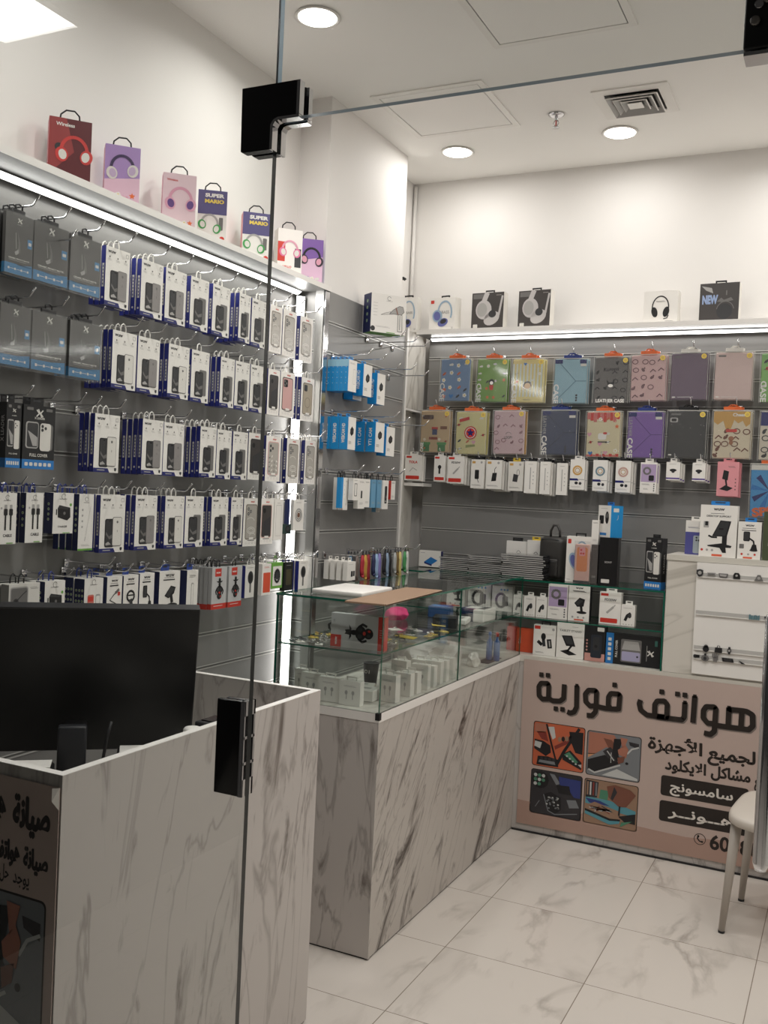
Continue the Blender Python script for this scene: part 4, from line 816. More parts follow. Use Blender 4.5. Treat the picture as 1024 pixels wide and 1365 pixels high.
# hair dryer box lying on the hooks
def k_dryer():
    w, h, d = .185, .178, .075; b = MB(); b.box(-w / 2, w / 2, -d / 2, d / 2, 0, h, CARD, left=NAVYD, bottom=GREEN); F = front(d)
    S = side_l(w)
    for i in range(4): b.ell(S, 0, h * (.3 + .17 * i), .008, .008, M('sage', (150, 176, 140), .4), 1, 12)
    b.ell(F, -w * .5 + .012, .016, .012, .012, DGREY, 1); b.arc(F, 0, h * .90, w * .05, w * .05, .3, 5.6, .0016, DGREY, 1); lines(b, F, -w * .08, w * .12, h * .83, 1, MGREY)
    b.poly(F, [(w * .02, h * .50), (w * .12, h * .62), (w * .3, h * .74), (w * .40, h * .73), (w * .44, h * .60), (w * .36, h * .52), (w * .14, h * .52)], LGREY, 1)
    b.line(F, [(w * .02, h * .50), (w * .12, h * .62), (w * .3, h * .74), (w * .40, h * .73), (w * .44, h * .60), (w * .36, h * .52), (w * .14, h * .52)], .0025, MGREY, 2, True); b.line(F, [(w * .2, h * .69), (w * .26, h * .52)], .006, M('copper_ring', (150, 112, 100), .3, .5), 3)
    b.poly(F, [(-w * .22, h * .46), (w * .02, h * .50), (w * .06, h * .57), (-w * .1, h * .52)], CARD2, 1); b.line(F, [(-w * .22, h * .46), (w * .02, h * .50), (w * .06, h * .57), (-w * .1, h * .52)], .0016, MGREY, 2, True)
    b.line(F, [(w * .27, h * .52), (w * .27, h * .08), (w * .40, h * .08), (w * .38, h * .52)], .0028, MGREY, 2, True); b.rect(F, w * .31, h * .12, w * .34, h * .5, LGREY, 2)
    for i in range(5): lines(b, F, -w * .44, -w * .30, h * (.75 - .08 * i), 1, LGREY)
    lines(b, F, -w * .36, w * .06, h * .16, 2, LGREY); b.rr(F, -w * .05, h * .01, w * .2, h * .03, .002, GREEN, 1)
    return b.build('hair_dryer_box')
put('dryer', k_dryer, (-2.012, 4.06, 2.332), .95, 'large white hair dryer box resting on hooks beside the column', 'hair dryer box')
def a_bluebox(b, F, w, h): b.poly(F, [(-w * .25, h * .3), (w * .1, h * .15), (w * .36, h * .42), (w * .05, h * .62)], BLUE, 1); b.poly(F, [(-w * .25, h * .3), (w * .1, h * .15), (w * .1, h * .05), (-w * .25, h * .2)], NAVY, 1); lines(b, F, -w * .42, -w * .2, h * .85, 1, NAVY)
put('niche', simple_box('power_bank_box', .125, .085, .03, CARD, NAVY, a_bluebox), (-2.005, 4.73, 1.212), 0, 'white box with blue power bank beside the wrist straps', 'power bank box')

# ------------------------------------------------------------------ back wall: tablet cases
YF = 4.70
ORG_H = ORANGE; BLU_H = M('blue_hanger_tab', (44, 62, 130), .4); CLR_H = CARD2; BLK_H = BLACKM
def sticker(b, F, x, z, s, i, l=3):      # small abstract sticker motifs: blossom, heart, star, cloud, leaf, planet
    c = [RED, YELLOW, CARD, GREEN, BLUE, DGREY, PINK, ORANGE][(i * 3 + 1) % 8]; k = i % 6
    if k == 0:
        for a in range(5): b.ell(F, x + s * .5 * math.cos(a * 1.257), z + s * .5 * math.sin(a * 1.257), s * .36, s * .36, CARD, l, 8)
        b.ell(F, x, z, s * .3, s * .3, YELLOW, l + 1, 8)
    elif k == 1: b.poly(F, [(x, z - s), (x + s, z + s * .2), (x + s * .5, z + s * .8), (x, z + s * .3), (x - s * .5, z + s * .8), (x - s, z + s * .2)], c, l)
    elif k == 2: b.poly(F, [(x + s * (1 if q % 2 == 0 else .45) * math.sin(q * PI / 5), z + s * (1 if q % 2 == 0 else .45) * math.cos(q * PI / 5)) for q in range(10)], c, l)
    elif k == 3: b.ell(F, x - s * .4, z, s * .5, s * .4, CARD2, l, 10); b.ell(F, x + s * .3, z + s * .1, s * .6, s * .5, CARD2, l, 10)
    elif k == 4: b.ell(F, x, z, s * .9, s * .4, c, l, 10, .7); b.line(F, [(x - s * .7, z - s * .7), (x + s * .6, z + s * .6)], s * .15, DGREY, l + 1)
    else: b.ell(F, x, z, s * .55, s * .55, c, l, 10); b.line(F, [(x - s, z - s * .3), (x + s, z + s * .3)], s * .2, DGREY, l + 1)
def scatter(b, F, w, h, n, seed, s=.009, mono=None):
    s = s * 1.5
    rnd = random.Random(seed); cells = [(i, j) for i in range(4) for j in range(5)]; rnd.shuffle(cells)
    for q, (i, j) in enumerate(cells[:n]):
        x = w * (-.36 + .24 * i + rnd.uniform(-.04, .04)); z = h * (.12 + .18 * j + rnd.uniform(-.03, .03))
        if mono:
            if q % 3 == 0: b.arc(F, x, z, s, s * .8, 0, 2 * PI, s * .28, mono, 3, 8)
            elif q % 3 == 1: b.ell(F, x, z, s * .8, s * .5, mono, 3, 8, rnd.uniform(0, 3)); b.ell(F, x + s * .5, z + s * .6, s * .3, s * .3, mono, 3, 8)
            else: b.line(F, [(x - s, z - s * .4), (x, z + s * .6), (x + s, z - s * .2)], s * .35, mono, 3)
        else: sticker(b, F, x, z, s, rnd.randrange(12))
def tablet(name_label, x, ztop, color, decor, hang_m, w=.172, h=.226, back=1, backc=None, badge=True, casetxt=None, d=.016):
    cm = M('tablet_cover_%d_%d_%d' % color, color, .38)
    for j in range(back, -1, -1):
        r = None
        b = MB(); mm = cm if j == 0 or not backc else M('tablet_cover_%d_%d_%d' % backc, backc, .38)
        b.bbox(-w * .47, w * .47, -d / 2, d / 2, h * .015, h * .975, .004, mm, 1, False); F = front(d, .0002)
        if j == 0:
            decor(b, F, w, h)
            if casetxt: b.rect(F, -w * .47, h * .02, -w * .37, h * .5, cm, 2); b.text(F, casetxt[-4:], -w * .405, h * .22, w * .20, CARD, 4, width=h * .42, bold=.03, rot=-PI / 2)
            if casetxt == 'XCASE': b.text(F, 'LEATHER', -w * .405, h * .66, w * .13, LGREY, 4, width=h * .40, bold=0, rot=-PI / 2)
            if badge: b.ell(F, w * .38, h * .91, w * .07, w * .07, YELLOW, 5, 12); b.ell(F, w * .38, h * .91, w * .045, w * .045, M('gold_badge', (206, 176, 96), .4), 6, 10)
        o = b.build('tablet_case')
        b = MB(); b.add([(-w * .5, -d * .62, -h * .004), (w * .5, -d * .62, -h * .004), (w * .5, -d * .62, h), (-w * .5, -d * .62, h)], [(0, 1, 2, 3)], POLYBAG); b.box(-w * .5, w * .5, -d * .61, -d * .55, h * .985, h, CARD2); b.box(-w * .5, -w * .492, -d * .61, -d * .55, 0, h, CARD2); b.box(w * .492, w * .5, -d * .61, -d * .55, 0, h, CARD2)
        b.build('clear_sleeve', o)
        b = MB(); b.bbox(-w * .23, w * .23, -.004, .004, h * .99, h + .016, .002, hang_m, 1, False); b.tube([(-.02, 0, h + .014), (-.008, 0, h + .024), (.008, 0, h + .024), (.02, 0, h + .014)], .003, hang_m, 6); b.build('hanger', o)
        o.location = (x + w / 2 + j * .006, YF - d / 2 + j * .021, ztop - h); o.rotation_euler = (0, random.uniform(-.012, .012), random.uniform(-.02, .02))
        tag(o, name_label if j == 0 else name_label.split(',')[0] + ', tucked behind its front one,' + name_label.split(',')[1], 'tablet case', 'tablet cases on the back wall')
    hook(x + w / 2 + .02, 4.80, ztop + .022, 0, .17, 'chrome hook holding the ' + ' '.join(name_label.split(',')[0].split()[:6]) + ',' + name_label.split(',')[1], 'display hooks on the back wall')
def d_scatter(n, seed, mono=None, s=.009): return lambda b, F, w, h: scatter(b, F, w, h, n, seed, s, mono)
def d_origami(line):
    def f(b, F, w, h):
        for p in ([(-w * .40, h * .96), (w * .16, h * .5)], [(-w * .40, h * .06), (w * .16, h * .5)], [(w * .16, h * .5), (w * .46, h * .5)]): b.line(F, p, .0026, line, 3)
        b.rect(F, -w * .46, h * .88, -w * .24, h * .965, NAVY, 3); b.rect(F, w * .26, h * .88, w * .45, h * .965, NAVY, 3); b.rect(F, w * .28, h * .82, w * .45, h * .875, CARD2, 3)
        for i in range(3): b.ell(F, w * .2, h * (.08 + .055 * i), w * .03, w * .03, DGREY, 3, 8)
    return f
def d_green(b, F, w, h):
    scatter(b, F, w, h, 14, 5, .007); b.ell(F, 0, h * .46, w * .09, h * .07, BLACKM, 4, 12); b.ell(F, 0, h * .44, w * .055, h * .04, CARD, 5, 10); b.poly(F, [(-w * .07, h * .39), (w * .07, h * .39), (w * .05, h * .28), (-w * .05, h * .28)], RED, 4)
def d_stripe(b, F, w, h):
    for i in range(9): b.rect(F, w * (-.46 + .105 * i), h * .14, w * (-.41 + .105 * i), h * .87, M('stripe_pale', (206, 216, 208), .4), 2)
    scatter(b, F, w, h, 8, 9, .006); b.ell(F, 0, h * .4, w * .13, h * .09, DGREY, 4, 14); b.ell(F, 0, h * .38, w * .10, h * .065, M('bun', (214, 190, 160), .4), 5, 12); lines(b, F, -w * .12, w * .12, h * .08, 2, DGREY, l=3)
def d_leather(b, F, w, h):
    scatter(b, F, w, h, 15, 13, .008, BLACKM); b.text(F, 'Kuromi', 0, h * .72, w * .14, BLACKM, 4, rot=.06); b.poly(F, [(-w * .12, h * .50), (-w * .04, h * .44), (w * .04, h * .44), (w * .12, h * .51), (w * .08, h * .38), (-w * .08, h * .38)], BLACKM, 4); b.ell(F, 0, h * .37, w * .07, h * .035, CARD, 5, 12)
    b.text(F, 'LEATHER CASE', 0, h * .045, w * .13, CARD, 5, width=w * .80, bold=.035)
def d_plain(badge_txt=True): return lambda b, F, w, h: (b.rr(F, -w * .42, h * .06, -w * .33, h * .085, .002, CARD, 3), lines(b, F, -w * .28, w * .2, h * .07, 1, CARD, l=3, t=.002), b.rr(F, -w * .4, h * .89, -w * .2, h * .92, .003, MGREY, 3))
def d_pixel(b, F, w, h):
    b.rr(F, -w * .4, h * .78, -w * .05, h * .88, .006, M('brown_dark', (80, 52, 44), .5), 3); b.rect(F, w * .18, h * .55, w * .4, h * .62, M('brick_brown', (130, 86, 60), .5), 3); b.rect(F, -w * .18, h * .31, w * .1, h * .37, M('brick_red', (150, 66, 48), .5), 3)
    for x in (-.40, .12): b.rect(F, w * x, h * .04, w * (x + .24), h * .22, M('pipe_free_green', (62, 128, 72), .5), 3); b.rect(F, w * (x - .03), h * .19, w * (x + .27), h * .25, M('leaf_green', (84, 150, 84), .5), 4)
    b.rect(F, -w * .08, h * .42, w * .08, h * .56, M('blue_square', (70, 80, 120), .5), 3); b.rect(F, -w * .1, h * .54, w * .1, h * .60, RED, 3); scatter(b, F, w, h, 6, 21, .006); b.text(F, 'CASE', -w * .40, h * .13, w * .14, CARD, 6, width=h * .22, bold=.03, rot=PI / 2)
def d_star(b, F, w, h):
    scatter(b, F, w, h, 9, 33, .008); b.ell(F, 0, h * .5, w * .2, w * .2, RED, 3, 20); b.ell(F, 0, h * .5, w * .165, w * .165, CARD, 4, 20); b.ell(F, 0, h * .5, w * .14, w * .14, RED, 5, 20)
    s = w * .14; b.poly(F, [(s * (1 if q % 2 == 0 else .4) * math.sin(q * PI / 5), h * .5 + s * (1 if q % 2 == 0 else .4) * math.cos(q * PI / 5)) for q in range(10)], NAVY, 6)
    b.poly(F, [(-w * .36, h * .74), (-w * .04, h * .80), (-w * .06, h * .87), (-w * .36, h * .81)], RED, 4); b.poly(F, [(-w * .14, h * .16), (w * .16, h * .19), (w * .15, h * .24), (-w * .14, h * .22)], M('lime_patch', (140, 150, 80), .5), 4)
def d_loopy(b, F, w, h): scatter(b, F, w, h, 14, 41, .008, M('rose_line', (150, 110, 116), .5)); b.text(F, 'LOOPY', 0, h * .38, w * .11, MGREY, 4, width=w * .26); b.arc(F, 0, h * .45, w * .08, h * .05, 0, PI, .002, MGREY, 4)
def d_gingham(b, F, w, h):
    for i in range(10):
        x = w * (-.46 + .092 * i); zz = h * (.82 - .03 * (i % 3)); b.rect(F, x, zz, x + w * .088, h * .965, RED if i % 2 else M('rose_check', (206, 112, 106), .5), 2); b.rect(F, x, h * .02, x + w * .088, h * (.06 + .02 * (i % 2)), RED if i % 2 else MATS['rose_check'], 2)
    scatter(b, F, w, h, 11, 51, .008); b.rr(F, -w * .14, h * .38, w * .1, h * .52, .01, CARD, 3); b.ell(F, w * .06, h * .52, w * .06, h * .025, RED, 4, 10); b.rect(F, -w * .14, h * .32, w * .12, h * .345, DGREY, 4)
def d_gloss(b, F, w, h): b.rr(F, -w * .42, h * .74, -w * .22, h * .84, .006, LGREY, 3); b.rr(F, -w * .38, h * .76, -w * .26, h * .82, .004, BLACKM, 4); b.rr(F, -w * .42, h * .05, -w * .34, h * .08, .002, CARD2, 3); b.rr(F, -w * .40, h * .89, -w * .15, h * .93, .003, MGREY, 3)
HONEY = M('honey', (206, 160, 86), .35)
def d_honey(b, F, w, h):
    b.poly(F, [(-w * .46, h * .97), (w * .46, h * .97), (w * .46, h * .72), (w * .36, h * .66), (w * .27, h * .78), (w * .16, h * .73), (w * .06, h * .80), (-w * .02, h * .62), (-w * .14, h * .60), (-w * .22, h * .78), (-w * .36, h * .70), (-w * .46, h * .76)], HONEY, 2)
    scatter(b, F, w, h * .66, 13, 61, .010, M('cocoa', (112, 66, 48), .5)); b.text(F, 'Cheese', w * .2, h * .90, w * .12, CARD, 4, bold=.03); b.rr(F, -w * .14, h * .55, w * .14, h * .61, .004, RED, 4); b.ell(F, 0, h * .42, w * .07, h * .05, M('caramel', (160, 106, 72), .5), 4, 12); b.ell(F, 0, h * .34, w * .05, h * .05, MATS['caramel'], 4, 12)
def d_animals(b, F, w, h): scatter(b, F, w, h, 18, 71, .009, M('plum_line', (116, 82, 88), .5))
tablet('blue tablet case with coloured stickers, first of the upper row', -1.984, 2.309, (112, 140, 176), d_scatter(16, 3), ORG_H, backc=(200, 196, 160), casetxt='CASE')
tablet('green tablet case with small red figure, upper row', -1.782, 2.305, (118, 158, 70), d_green, ORG_H, casetxt='CASE')
tablet('pale striped tablet case with yellow ends, upper row', -1.590, 2.302, (222, 206, 132), d_stripe, ORG_H, casetxt='CASE')
tablet('light blue folded tablet case, upper row', -1.373, 2.298, (150, 186, 200), d_origami(M('fold_blue', (92, 126, 144), .4)), BLU_H, casetxt='CASE', badge=False)
tablet('dark grey leather tablet case, upper row', -1.173, 2.303, (104, 100, 98), d_leather, ORG_H)
tablet('pink tablet case with animal doodles, upper row', -0.995, 2.310, (214, 178, 176), d_animals, ORG_H)
tablet('plain plum tablet case, upper row', -0.809, 2.315, (112, 94, 112), d_plain(), CLR_H)
tablet('plain blush tablet case, upper row', -0.614, 2.315, (216, 190, 184), d_plain(), CLR_H)
tablet('green tablet case beyond the plain blush one, upper row', -0.412, 2.307, (132, 182, 104), d_scatter(10, 81), ORG_H, casetxt='CASE')
tablet('tan tablet case with block pattern, lower row', -2.083, 2.040, (206, 178, 140), d_pixel, ORG_H)
tablet('cream tablet case with ringed star, lower row', -1.882, 2.035, (218, 208, 150), d_star, ORG_H, backc=(214, 202, 120))
tablet('dusty pink tablet case with doodles, lower row', -1.676, 2.041, (208, 178, 182), d_loopy, ORG_H, backc=(206, 160, 90))
tablet('navy folded tablet case, lower row', -1.422, 2.044, (62, 70, 96), d_origami(M('fold_navy', (34, 38, 58), .4)), BLU_H, casetxt='XCASE', badge=False, w=.182)
tablet('cream tablet case with red gingham borders, lower row', -1.196, 2.039, (220, 208, 172), d_gingham, ORG_H)
tablet('purple folded tablet case, lower row', -0.997, 2.040, (128, 92, 168), d_origami(M('fold_purple', (84, 56, 118), .4)), BLU_H, casetxt='XCASE', badge=False)
tablet('glossy black tablet case, lower row', -0.813, 2.045, (52, 52, 52), d_gloss, BLK_H, w=.182)
tablet('cream tablet case with honey drips, lower row', -0.607, 2.046, (220, 206, 180), d_honey, ORG_H)
tablet('cream tablet case with dark blue top, lower row', -0.405, 2.043, (214, 204, 186), lambda b, F, w, h: (b.rect(F, -w * .46, h * .7, w * .46, h * .97, NAVY, 2), scatter(b, F, w, h * .7, 12, 91, .01, DGREY)), ORG_H)
def d_burst(b, F, w, h):
    b.rect(F, -w * .47, h * .88, w * .47, h * .975, CARD2, 2)
    for i in range(9): a = i * .7; b.poly(F, [(0, h * .5), (w * .46 * math.cos(a), h * (.5 + .34 * math.sin(a))), (w * .46 * math.cos(a + .3), h * (.5 + .34 * math.sin(a + .3)))], NAVY if i % 2 else BLUE, 2)
    b.ell(F, w * .18, h * .62, w * .2, h * .12, M('dark_crimson', (150, 40, 60), .45), 3, 12); b.text(F, 'SPI', -w * .18, h * .1, w * .3, ORANGE, 4, width=w * .45, bold=.05, rot=.12)
tablet('blue tablet case with dark burst print, below the rows', -0.430, 1.805, (70, 150, 206), d_burst, ORG_H, h=.245, back=0)

# ------------------------------------------------------------------ back wall: small boxes under the tablet cases
def a_tola(b, F, w, h): b.text(F, 'TOLA', 0, h * .72, w * .2, RED, 1, bold=.04); b.line(F, [(-w * .2, h * .35), (0, h * .5), (w * .25, h * .4)], .002, MGREY, 1); b.rr(F, -w * .42, h * .05, w * .40, h * .19, .004, RED, 1); b.rect(F, -w * .42, h * .88, -w * .1, h * .96, RED, 1)
def a_carch(b, F, w, h): b.rect(F, -w * .45, h * .88, -w * .05, h * .96, RED, 1); b.ell(F, 0, h * .56, w * .16, h * .08, BLACKM, 1, 12); b.line(F, [(0, h * .52), (0, h * .30)], w * .16, BLACKM, 1); b.rr(F, -w * .42, h * .05, w * .42, h * .17, .003, RED, 1)
def a_fd(b, F, w, h): b.rect(F, -w * .45, h * .88, -w * .1, h * .96, RED, 1); b.text(F, 'FD20W', 0, h * .76, w * .16, TXT, 1, width=w * .55, bold=.03); b.line(F, [(-w * .15, h * .35), (w * .15, h * .55)], w * .1, LGREY, 1); b.line(F, [(w * .15, h * .55), (w * .24, h * .62)], w * .05, LGREY, 1); b.rr(F, -w * .44, h * .05, w * .36, h * .19, .004, RED, 1)
def a_bank(v):
    def f(b, F, w, h):
        b.rr(F, -w * .42, h * .86, -w * .18, h * .94, .002, HONEY, 1); b.ell(F, w * .28, h * .9, w * .08, w * .08, LGREY, 1, 10)
        if v == 0: b.rr(F, -w * .2, h * .32, w * .12, h * .64, .004, BLACKM, 1); b.line(F, [(0, h * .32), (w * .12, h * .2)], .003, DGREY, 1)
        if v == 1: b.poly(F, [(-w * .15, h * .26), (w * .16, h * .28), (w * .2, h * .56), (-w * .08, h * .55)], BLACKM, 1); b.line(F, [(w * .05, h * .56), (w * .05, h * .68), (w * .15, h * .76)], .003, BLACKM, 1)
        if v == 2: b.poly(F, [(-w * .2, h * .32), (w * .12, h * .30), (w * .18, h * .54), (-w * .14, h * .58)], DGREY, 1); b.arc(F, w * .16, h * .62, w * .09, h * .11, 0, 2 * PI, .0018, DGREY, 1)
        lines(b, F, -w * .42, w * .3, h * .12, 2, MGREY)
    return f
def a_penbox(b, F, w, h): b.line(F, [(0, h * .12), (0, h * .8)], w * .08, LGREY, 1); lines(b, F, -w * .2, w * .25, h * .9, 1, MGREY); [b.ell(F, w * .25, h * (.3 + .12 * i), w * .05, w * .05, LGREY, 1, 8) for i in range(4)]
def a_magn(c):
    def f(b, F, w, h):
        b.rect(F, -w * .5, h * .33, w * .5, h * .35, LGREY, 1); b.arc(F, 0, h * .64, w * .28, w * .28, 0, 2 * PI, w * .12, c, 1, 20); b.arc(F, 0, h * .64, w * .15, w * .15, 0, 2 * PI, w * .05, M('gold_thin', (190, 150, 100), .4), 2, 16); b.poly(F, [(-w * .5, h * .30), (w * .1, h * .30), (w * .02, h * .37), (-w * .5, h * .37)], NAVY, 2)
        b.ell(F, -w * .05, h * .22, w * .12, h * .05, BLACKM, 1, 10); b.ell(F, w * .22, h * .21, w * .1, h * .05, DGREY, 1, 10); lines(b, F, -w * .4, w * .3, h * .1, 2, LGREY)
    return f
def a_purp(b, F, w, h):
    b.rect(F, -w * .46, h * .36, w * .46, h * .94, M('lilac_panel', (176, 156, 190), .45), 1); b.arc(F, -w * .1, h * .72, w * .2, w * .2, 0, 2 * PI, w * .12, MGREY, 2, 16); b.rr(F, w * .02, h * .40, w * .34, h * .58, .004, BLACKM, 3); lines(b, F, -w * .4, w * .1, h * .29, 2, TXT); lines(b, F, -w * .3, w * .0, h * .14, 2, MGREY)
    for i in range(4): b.ell(F, w * .36, h * (.08 + .07 * i), w * .04, w * .04, DGREY, 2, 8)
def a_tinycup(b, F, w, h): b.ell(F, 0, h * .55, w * .26, h * .08, BLACKM, 1, 12); b.ell(F, 0, h * .46, w * .12, h * .06, DGREY, 1, 10); b.rect(F, -w * .5, h * .06, w * .5, h * .14, M('violet', (92, 70, 140), .45), 1); lines(b, F, -w * .3, w * .3, h * .88, 1, MGREY)
def stand(b, F, w, h, cx=0.0, l=1): b.poly(F, [(w * (cx - .16), h * .50), (w * (cx + .10), h * .46), (w * (cx + .14), h * .72), (w * (cx - .10), h * .76)], BLACKM, l); b.line(F, [(w * cx, h * .5), (w * (cx + .06), h * .3)], w * .08, BLACKM, l); b.poly(F, [(w * (cx - .28), h * .20), (w * (cx + .1), h * .15), (w * (cx + .36), h * .24), (w * (cx), h * .32)], BLACKM, l)
def a_pinkst(b, F, w, h): stand(b, F, w, h, -.1); [b.ell(F, w * .36, h * (.2 + .1 * i), w * .03, w * .03, DGREY, 1, 8) for i in range(4)]; lines(b, F, 0, w * .34, h * .86, 2, DGREY)
PINKBOX = M('pink_box_card', (222, 150, 156), .42)
for key, x, ztop, w, h, n, d, card, side, art, tabc, lab in (
 ('ba', -2.158, 1.800, .094, .135, 2, .022, CARD, None, a_tola, CARD, 'white box with red foot, beside the marble panel'),
 ('bb', -1.989, 1.800, .062, .135, 2, .022, CARD, None, a_carch, CARD, 'narrow white box with black car charger, red foot'),
 ('bc', -1.912, 1.800, .090, .142, 3, .022, CARD, None, a_fd, CARD, 'wider white charger box with grey plug, red foot'),
 ('bd', -1.781, 1.786, .072, .148, 2, .024, CARD, None, a_bank(0), BLACKM, 'white box with upright black power bank'),
 ('be', -1.699, 1.786, .083, .148, 4, .022, CARD, None, a_bank(1), BLACKM, 'white box with tilted black power bank'),
 ('bf', -1.580, 1.781, .078, .148, 1, .022, CARD2, None, a_bank(2), M('yellow_tab', (210, 180, 60), .4), 'white box with grey looped power bank, yellow hanger'),
 ('bg', -1.495, 1.785, .060, .160, 2, .02, CARD, None, a_penbox, BLACKM, 'tall white pen box, the glossy one'),
 ('bh', -1.415, 1.785, .052, .162, 3, .02, CARD, None, a_penbox, BLACKM, 'tall white pen box, middle one of three'),
 ('bi', -1.330, 1.780, .054, .158, 1, .02, CARD, None, a_penbox, BLACKM, 'tall white pen box beside the golden ring box'),
 ('bj', -1.262, 1.800, .072, .148, 2, .022, CARD, None, a_magn(HONEY), CARD, 'white box with golden magnetic ring'),
 ('bk', -1.149, 1.800, .070, .150, 3, .022, CARD, None, a_magn(M('slate_ring', (112, 136, 148), .4)), BLACKM, 'white box with blue grey magnetic ring'),
 ('bl', -1.039, 1.800, .072, .152, 3, .022, CARD, None, a_magn(M('rose_ring', (196, 160, 148), .4)), BLACKM, 'white box with rose magnetic ring'),
 ('bm', -0.921, 1.795, .076, .145, 2, .024, CARD, None, a_purp, CARD, 'white box with lilac panel and black stand'),
 ('bn', -0.802, 1.800, .062, .085, 3, .022, CARD, None, a_tinycup, CARD, 'small white box with violet stripe, under purple tablet case'),
 ('bo', -0.684, 1.800, .058, .085, 3, .022, CARD, None, a_tinycup, CARD, 'small white box with violet stripe, under black tablet case'),
 ('bp', -0.572, 1.808, .094, .158, 2, .026, PINKBOX, None, a_pinkst, PINKBOX, 'pink box with black phone stand')):
    for j in range(n):
        put(key, simple_box('accessory_box' if key not in ('bd', 'be', 'bf') else 'power_bank_box', w, h, d, card, side, art, 'header', tabc), (x + w / 2 + j * .007, YF - d / 2 + j * (d + .0015), ztop - h - (.004 * j)), random.uniform(-.03, .03) if n < 3 else 0,
            lab if j == 0 else '%s, %s one behind the front' % (' '.join(lab.split()[:10]).rstrip(','), ['', 'first', 'second', 'third'][j]), 'accessory box', 'small boxes on the back wall')
    hook(x + w / 2 + .008, 4.80, ztop + .013, 0, .155, 'chrome hook holding the ' + ' '.join(lab.split()[:9]).rstrip(','), 'display hooks on the back wall')

# ------------------------------------------------------------------ boxes standing on the ledges
def headphones(b, F, cx, cz, s, band, cup, inner=None, l=3, tilt=0.0):
    b.arc(F, cx, cz, s * .62, s * .72, .15 + tilt, PI - .15 + tilt, s * .16, band, l, 16)
    for sx in (-1, 1):
        a = tilt; x = cx + sx * s * .58 * math.cos(a); z = cz + sx * s * .58 * math.sin(a) - s * .18; b.ell(F, x, z, s * .30, s * .36, cup, l + 1, 16, -.25 * sx); b.ell(F, x - sx * s * .04, z, s * .19, s * .25, inner or DGREY, l + 2, 14, -.25 * sx)
def k_head(w, h, d, card, side, art):
    def f():
        b = MB(); b.box(-w / 2, w / 2, -d / 2, d / 2, 0, h, card, left=side, right=side); F = front(d); art(b, F, w, h); o = b.build('headphone_box')
        b = MB(); b.tube([(-.03, 0, h - .002), (-.027, 0, h + .020), (-.012, 0, h + .034), (.012, 0, h + .035), (.026, 0, h + .022), (.028, 0, h - .002)], .0026, BLACKM, 7); b.build('carry_handle', o)
        return o
    return f
def h_red(b, F, w, h): b.poly(F, [(-w * .5, h * .1), (w * .1, h * .5), (-w * .1, h), (-w * .5, h)], M('dull_red', (150, 62, 62), .45), 1); b.text(F, 'Wireless', -w * .12, h * .9, w * .12, CARD, 2); headphones(b, F, w * .10, h * .50, w * .50, M('hp_red', (206, 70, 66), .4), MATS['hp_red'], CARD2); b.ell(F, -w * .26, h * .55, w * .1, w * .1, DGREY, 2, 12); lines(b, F, -w * .4, -w * .1, h * .12, 2, HONEY); lines(b, F, w * .2, w * .4, h * .08, 1, CARD)
def h_lilac(b, F, w, h): b.poly(F, [(-w * .5, 0), (w * .5, 0), (w * .5, h * .5), (-w * .5, h * .42)], M('pale_pink', (226, 190, 208), .45), 1); headphones(b, F, 0, h * .62, w * .52, M('hp_dark_violet', (62, 46, 84), .4), CARD2, M('hp_lilac', (196, 176, 206), .4), tilt=.2); [sticker(b, F, w * (-.3 + .2 * i), h * (.14 + .05 * (i % 2)), w * .10, [1, 0, 7, 2][i]) for i in range(4)]
def h_pinkv(b, F, w, h): b.text(F, 'Wireless', -w * .22, h * .88, w * .09, RED, 2); headphones(b, F, w * .04, h * .52, w * .54, PINK, M('hp_pink', (226, 168, 188), .4), M('hp_violet', (100, 66, 130), .4)); [sticker(b, F, w * (-.34 + .17 * i), h * .14, w * .09, [0, 1, 3, 6, 2][i]) for i in range(5)]
def h_game(b, F, w, h): b.rect(F, -w * .5, h * .55, w * .5, h, M('game_blue', (88, 82, 128), .45), 1); b.text(F, 'SUPER', w * .06, h * .90, w * .17, CARD, 3, width=w * .66, bold=.05); b.text(F, 'MARIO', w * .06, h * .79, w * .17, YELLOW, 3, width=w * .66, bold=.05); headphones(b, F, -w * .08, h * .36, w * .46, LGREY, M('hp_green', (70, 160, 84), .4), CARD2, tilt=-.25); b.ell(F, w * .36, h * .10, w * .09, w * .09, RED, 2, 12); b.rr(F, w * .24, h * .26, w * .38, h * .5, .003, MGREY, 2)
def h_pinkw(b, F, w, h): b.rect(F, -w * .5, h * .3, -w * .2, h * .72, RED, 1); b.rect(F, w * .2, h * .2, w * .46, h * .6, DGREY, 1); headphones(b, F, 0, h * .55, w * .50, PINK, M('hp_rose', (220, 120, 160), .4), CARD2); b.text(F, 'HELLO', -w * .1, h * .19, w * .12, RED, 2, width=w * .36, bold=.03); b.text(F, 'KITTY', -w * .1, h * .08, w * .12, RED, 2, width=w * .36, bold=.03)
def h_violet(b, F, w, h): b.poly(F, [(-w * .5, h * .5), (w * .5, h * .62), (w * .5, h), (-w * .5, h)], PURPLE, 1); headphones(b, F, w * .06, h * .58, w * .52, BLACKM, M('hp_dark', (48, 40, 52), .4), PINK, tilt=-.1); [sticker(b, F, w * (-.3 + .2 * i), h * .13, w * .10, [6, 1, 0, 3][i]) for i in range(4)]
HH, HD = .193, .058
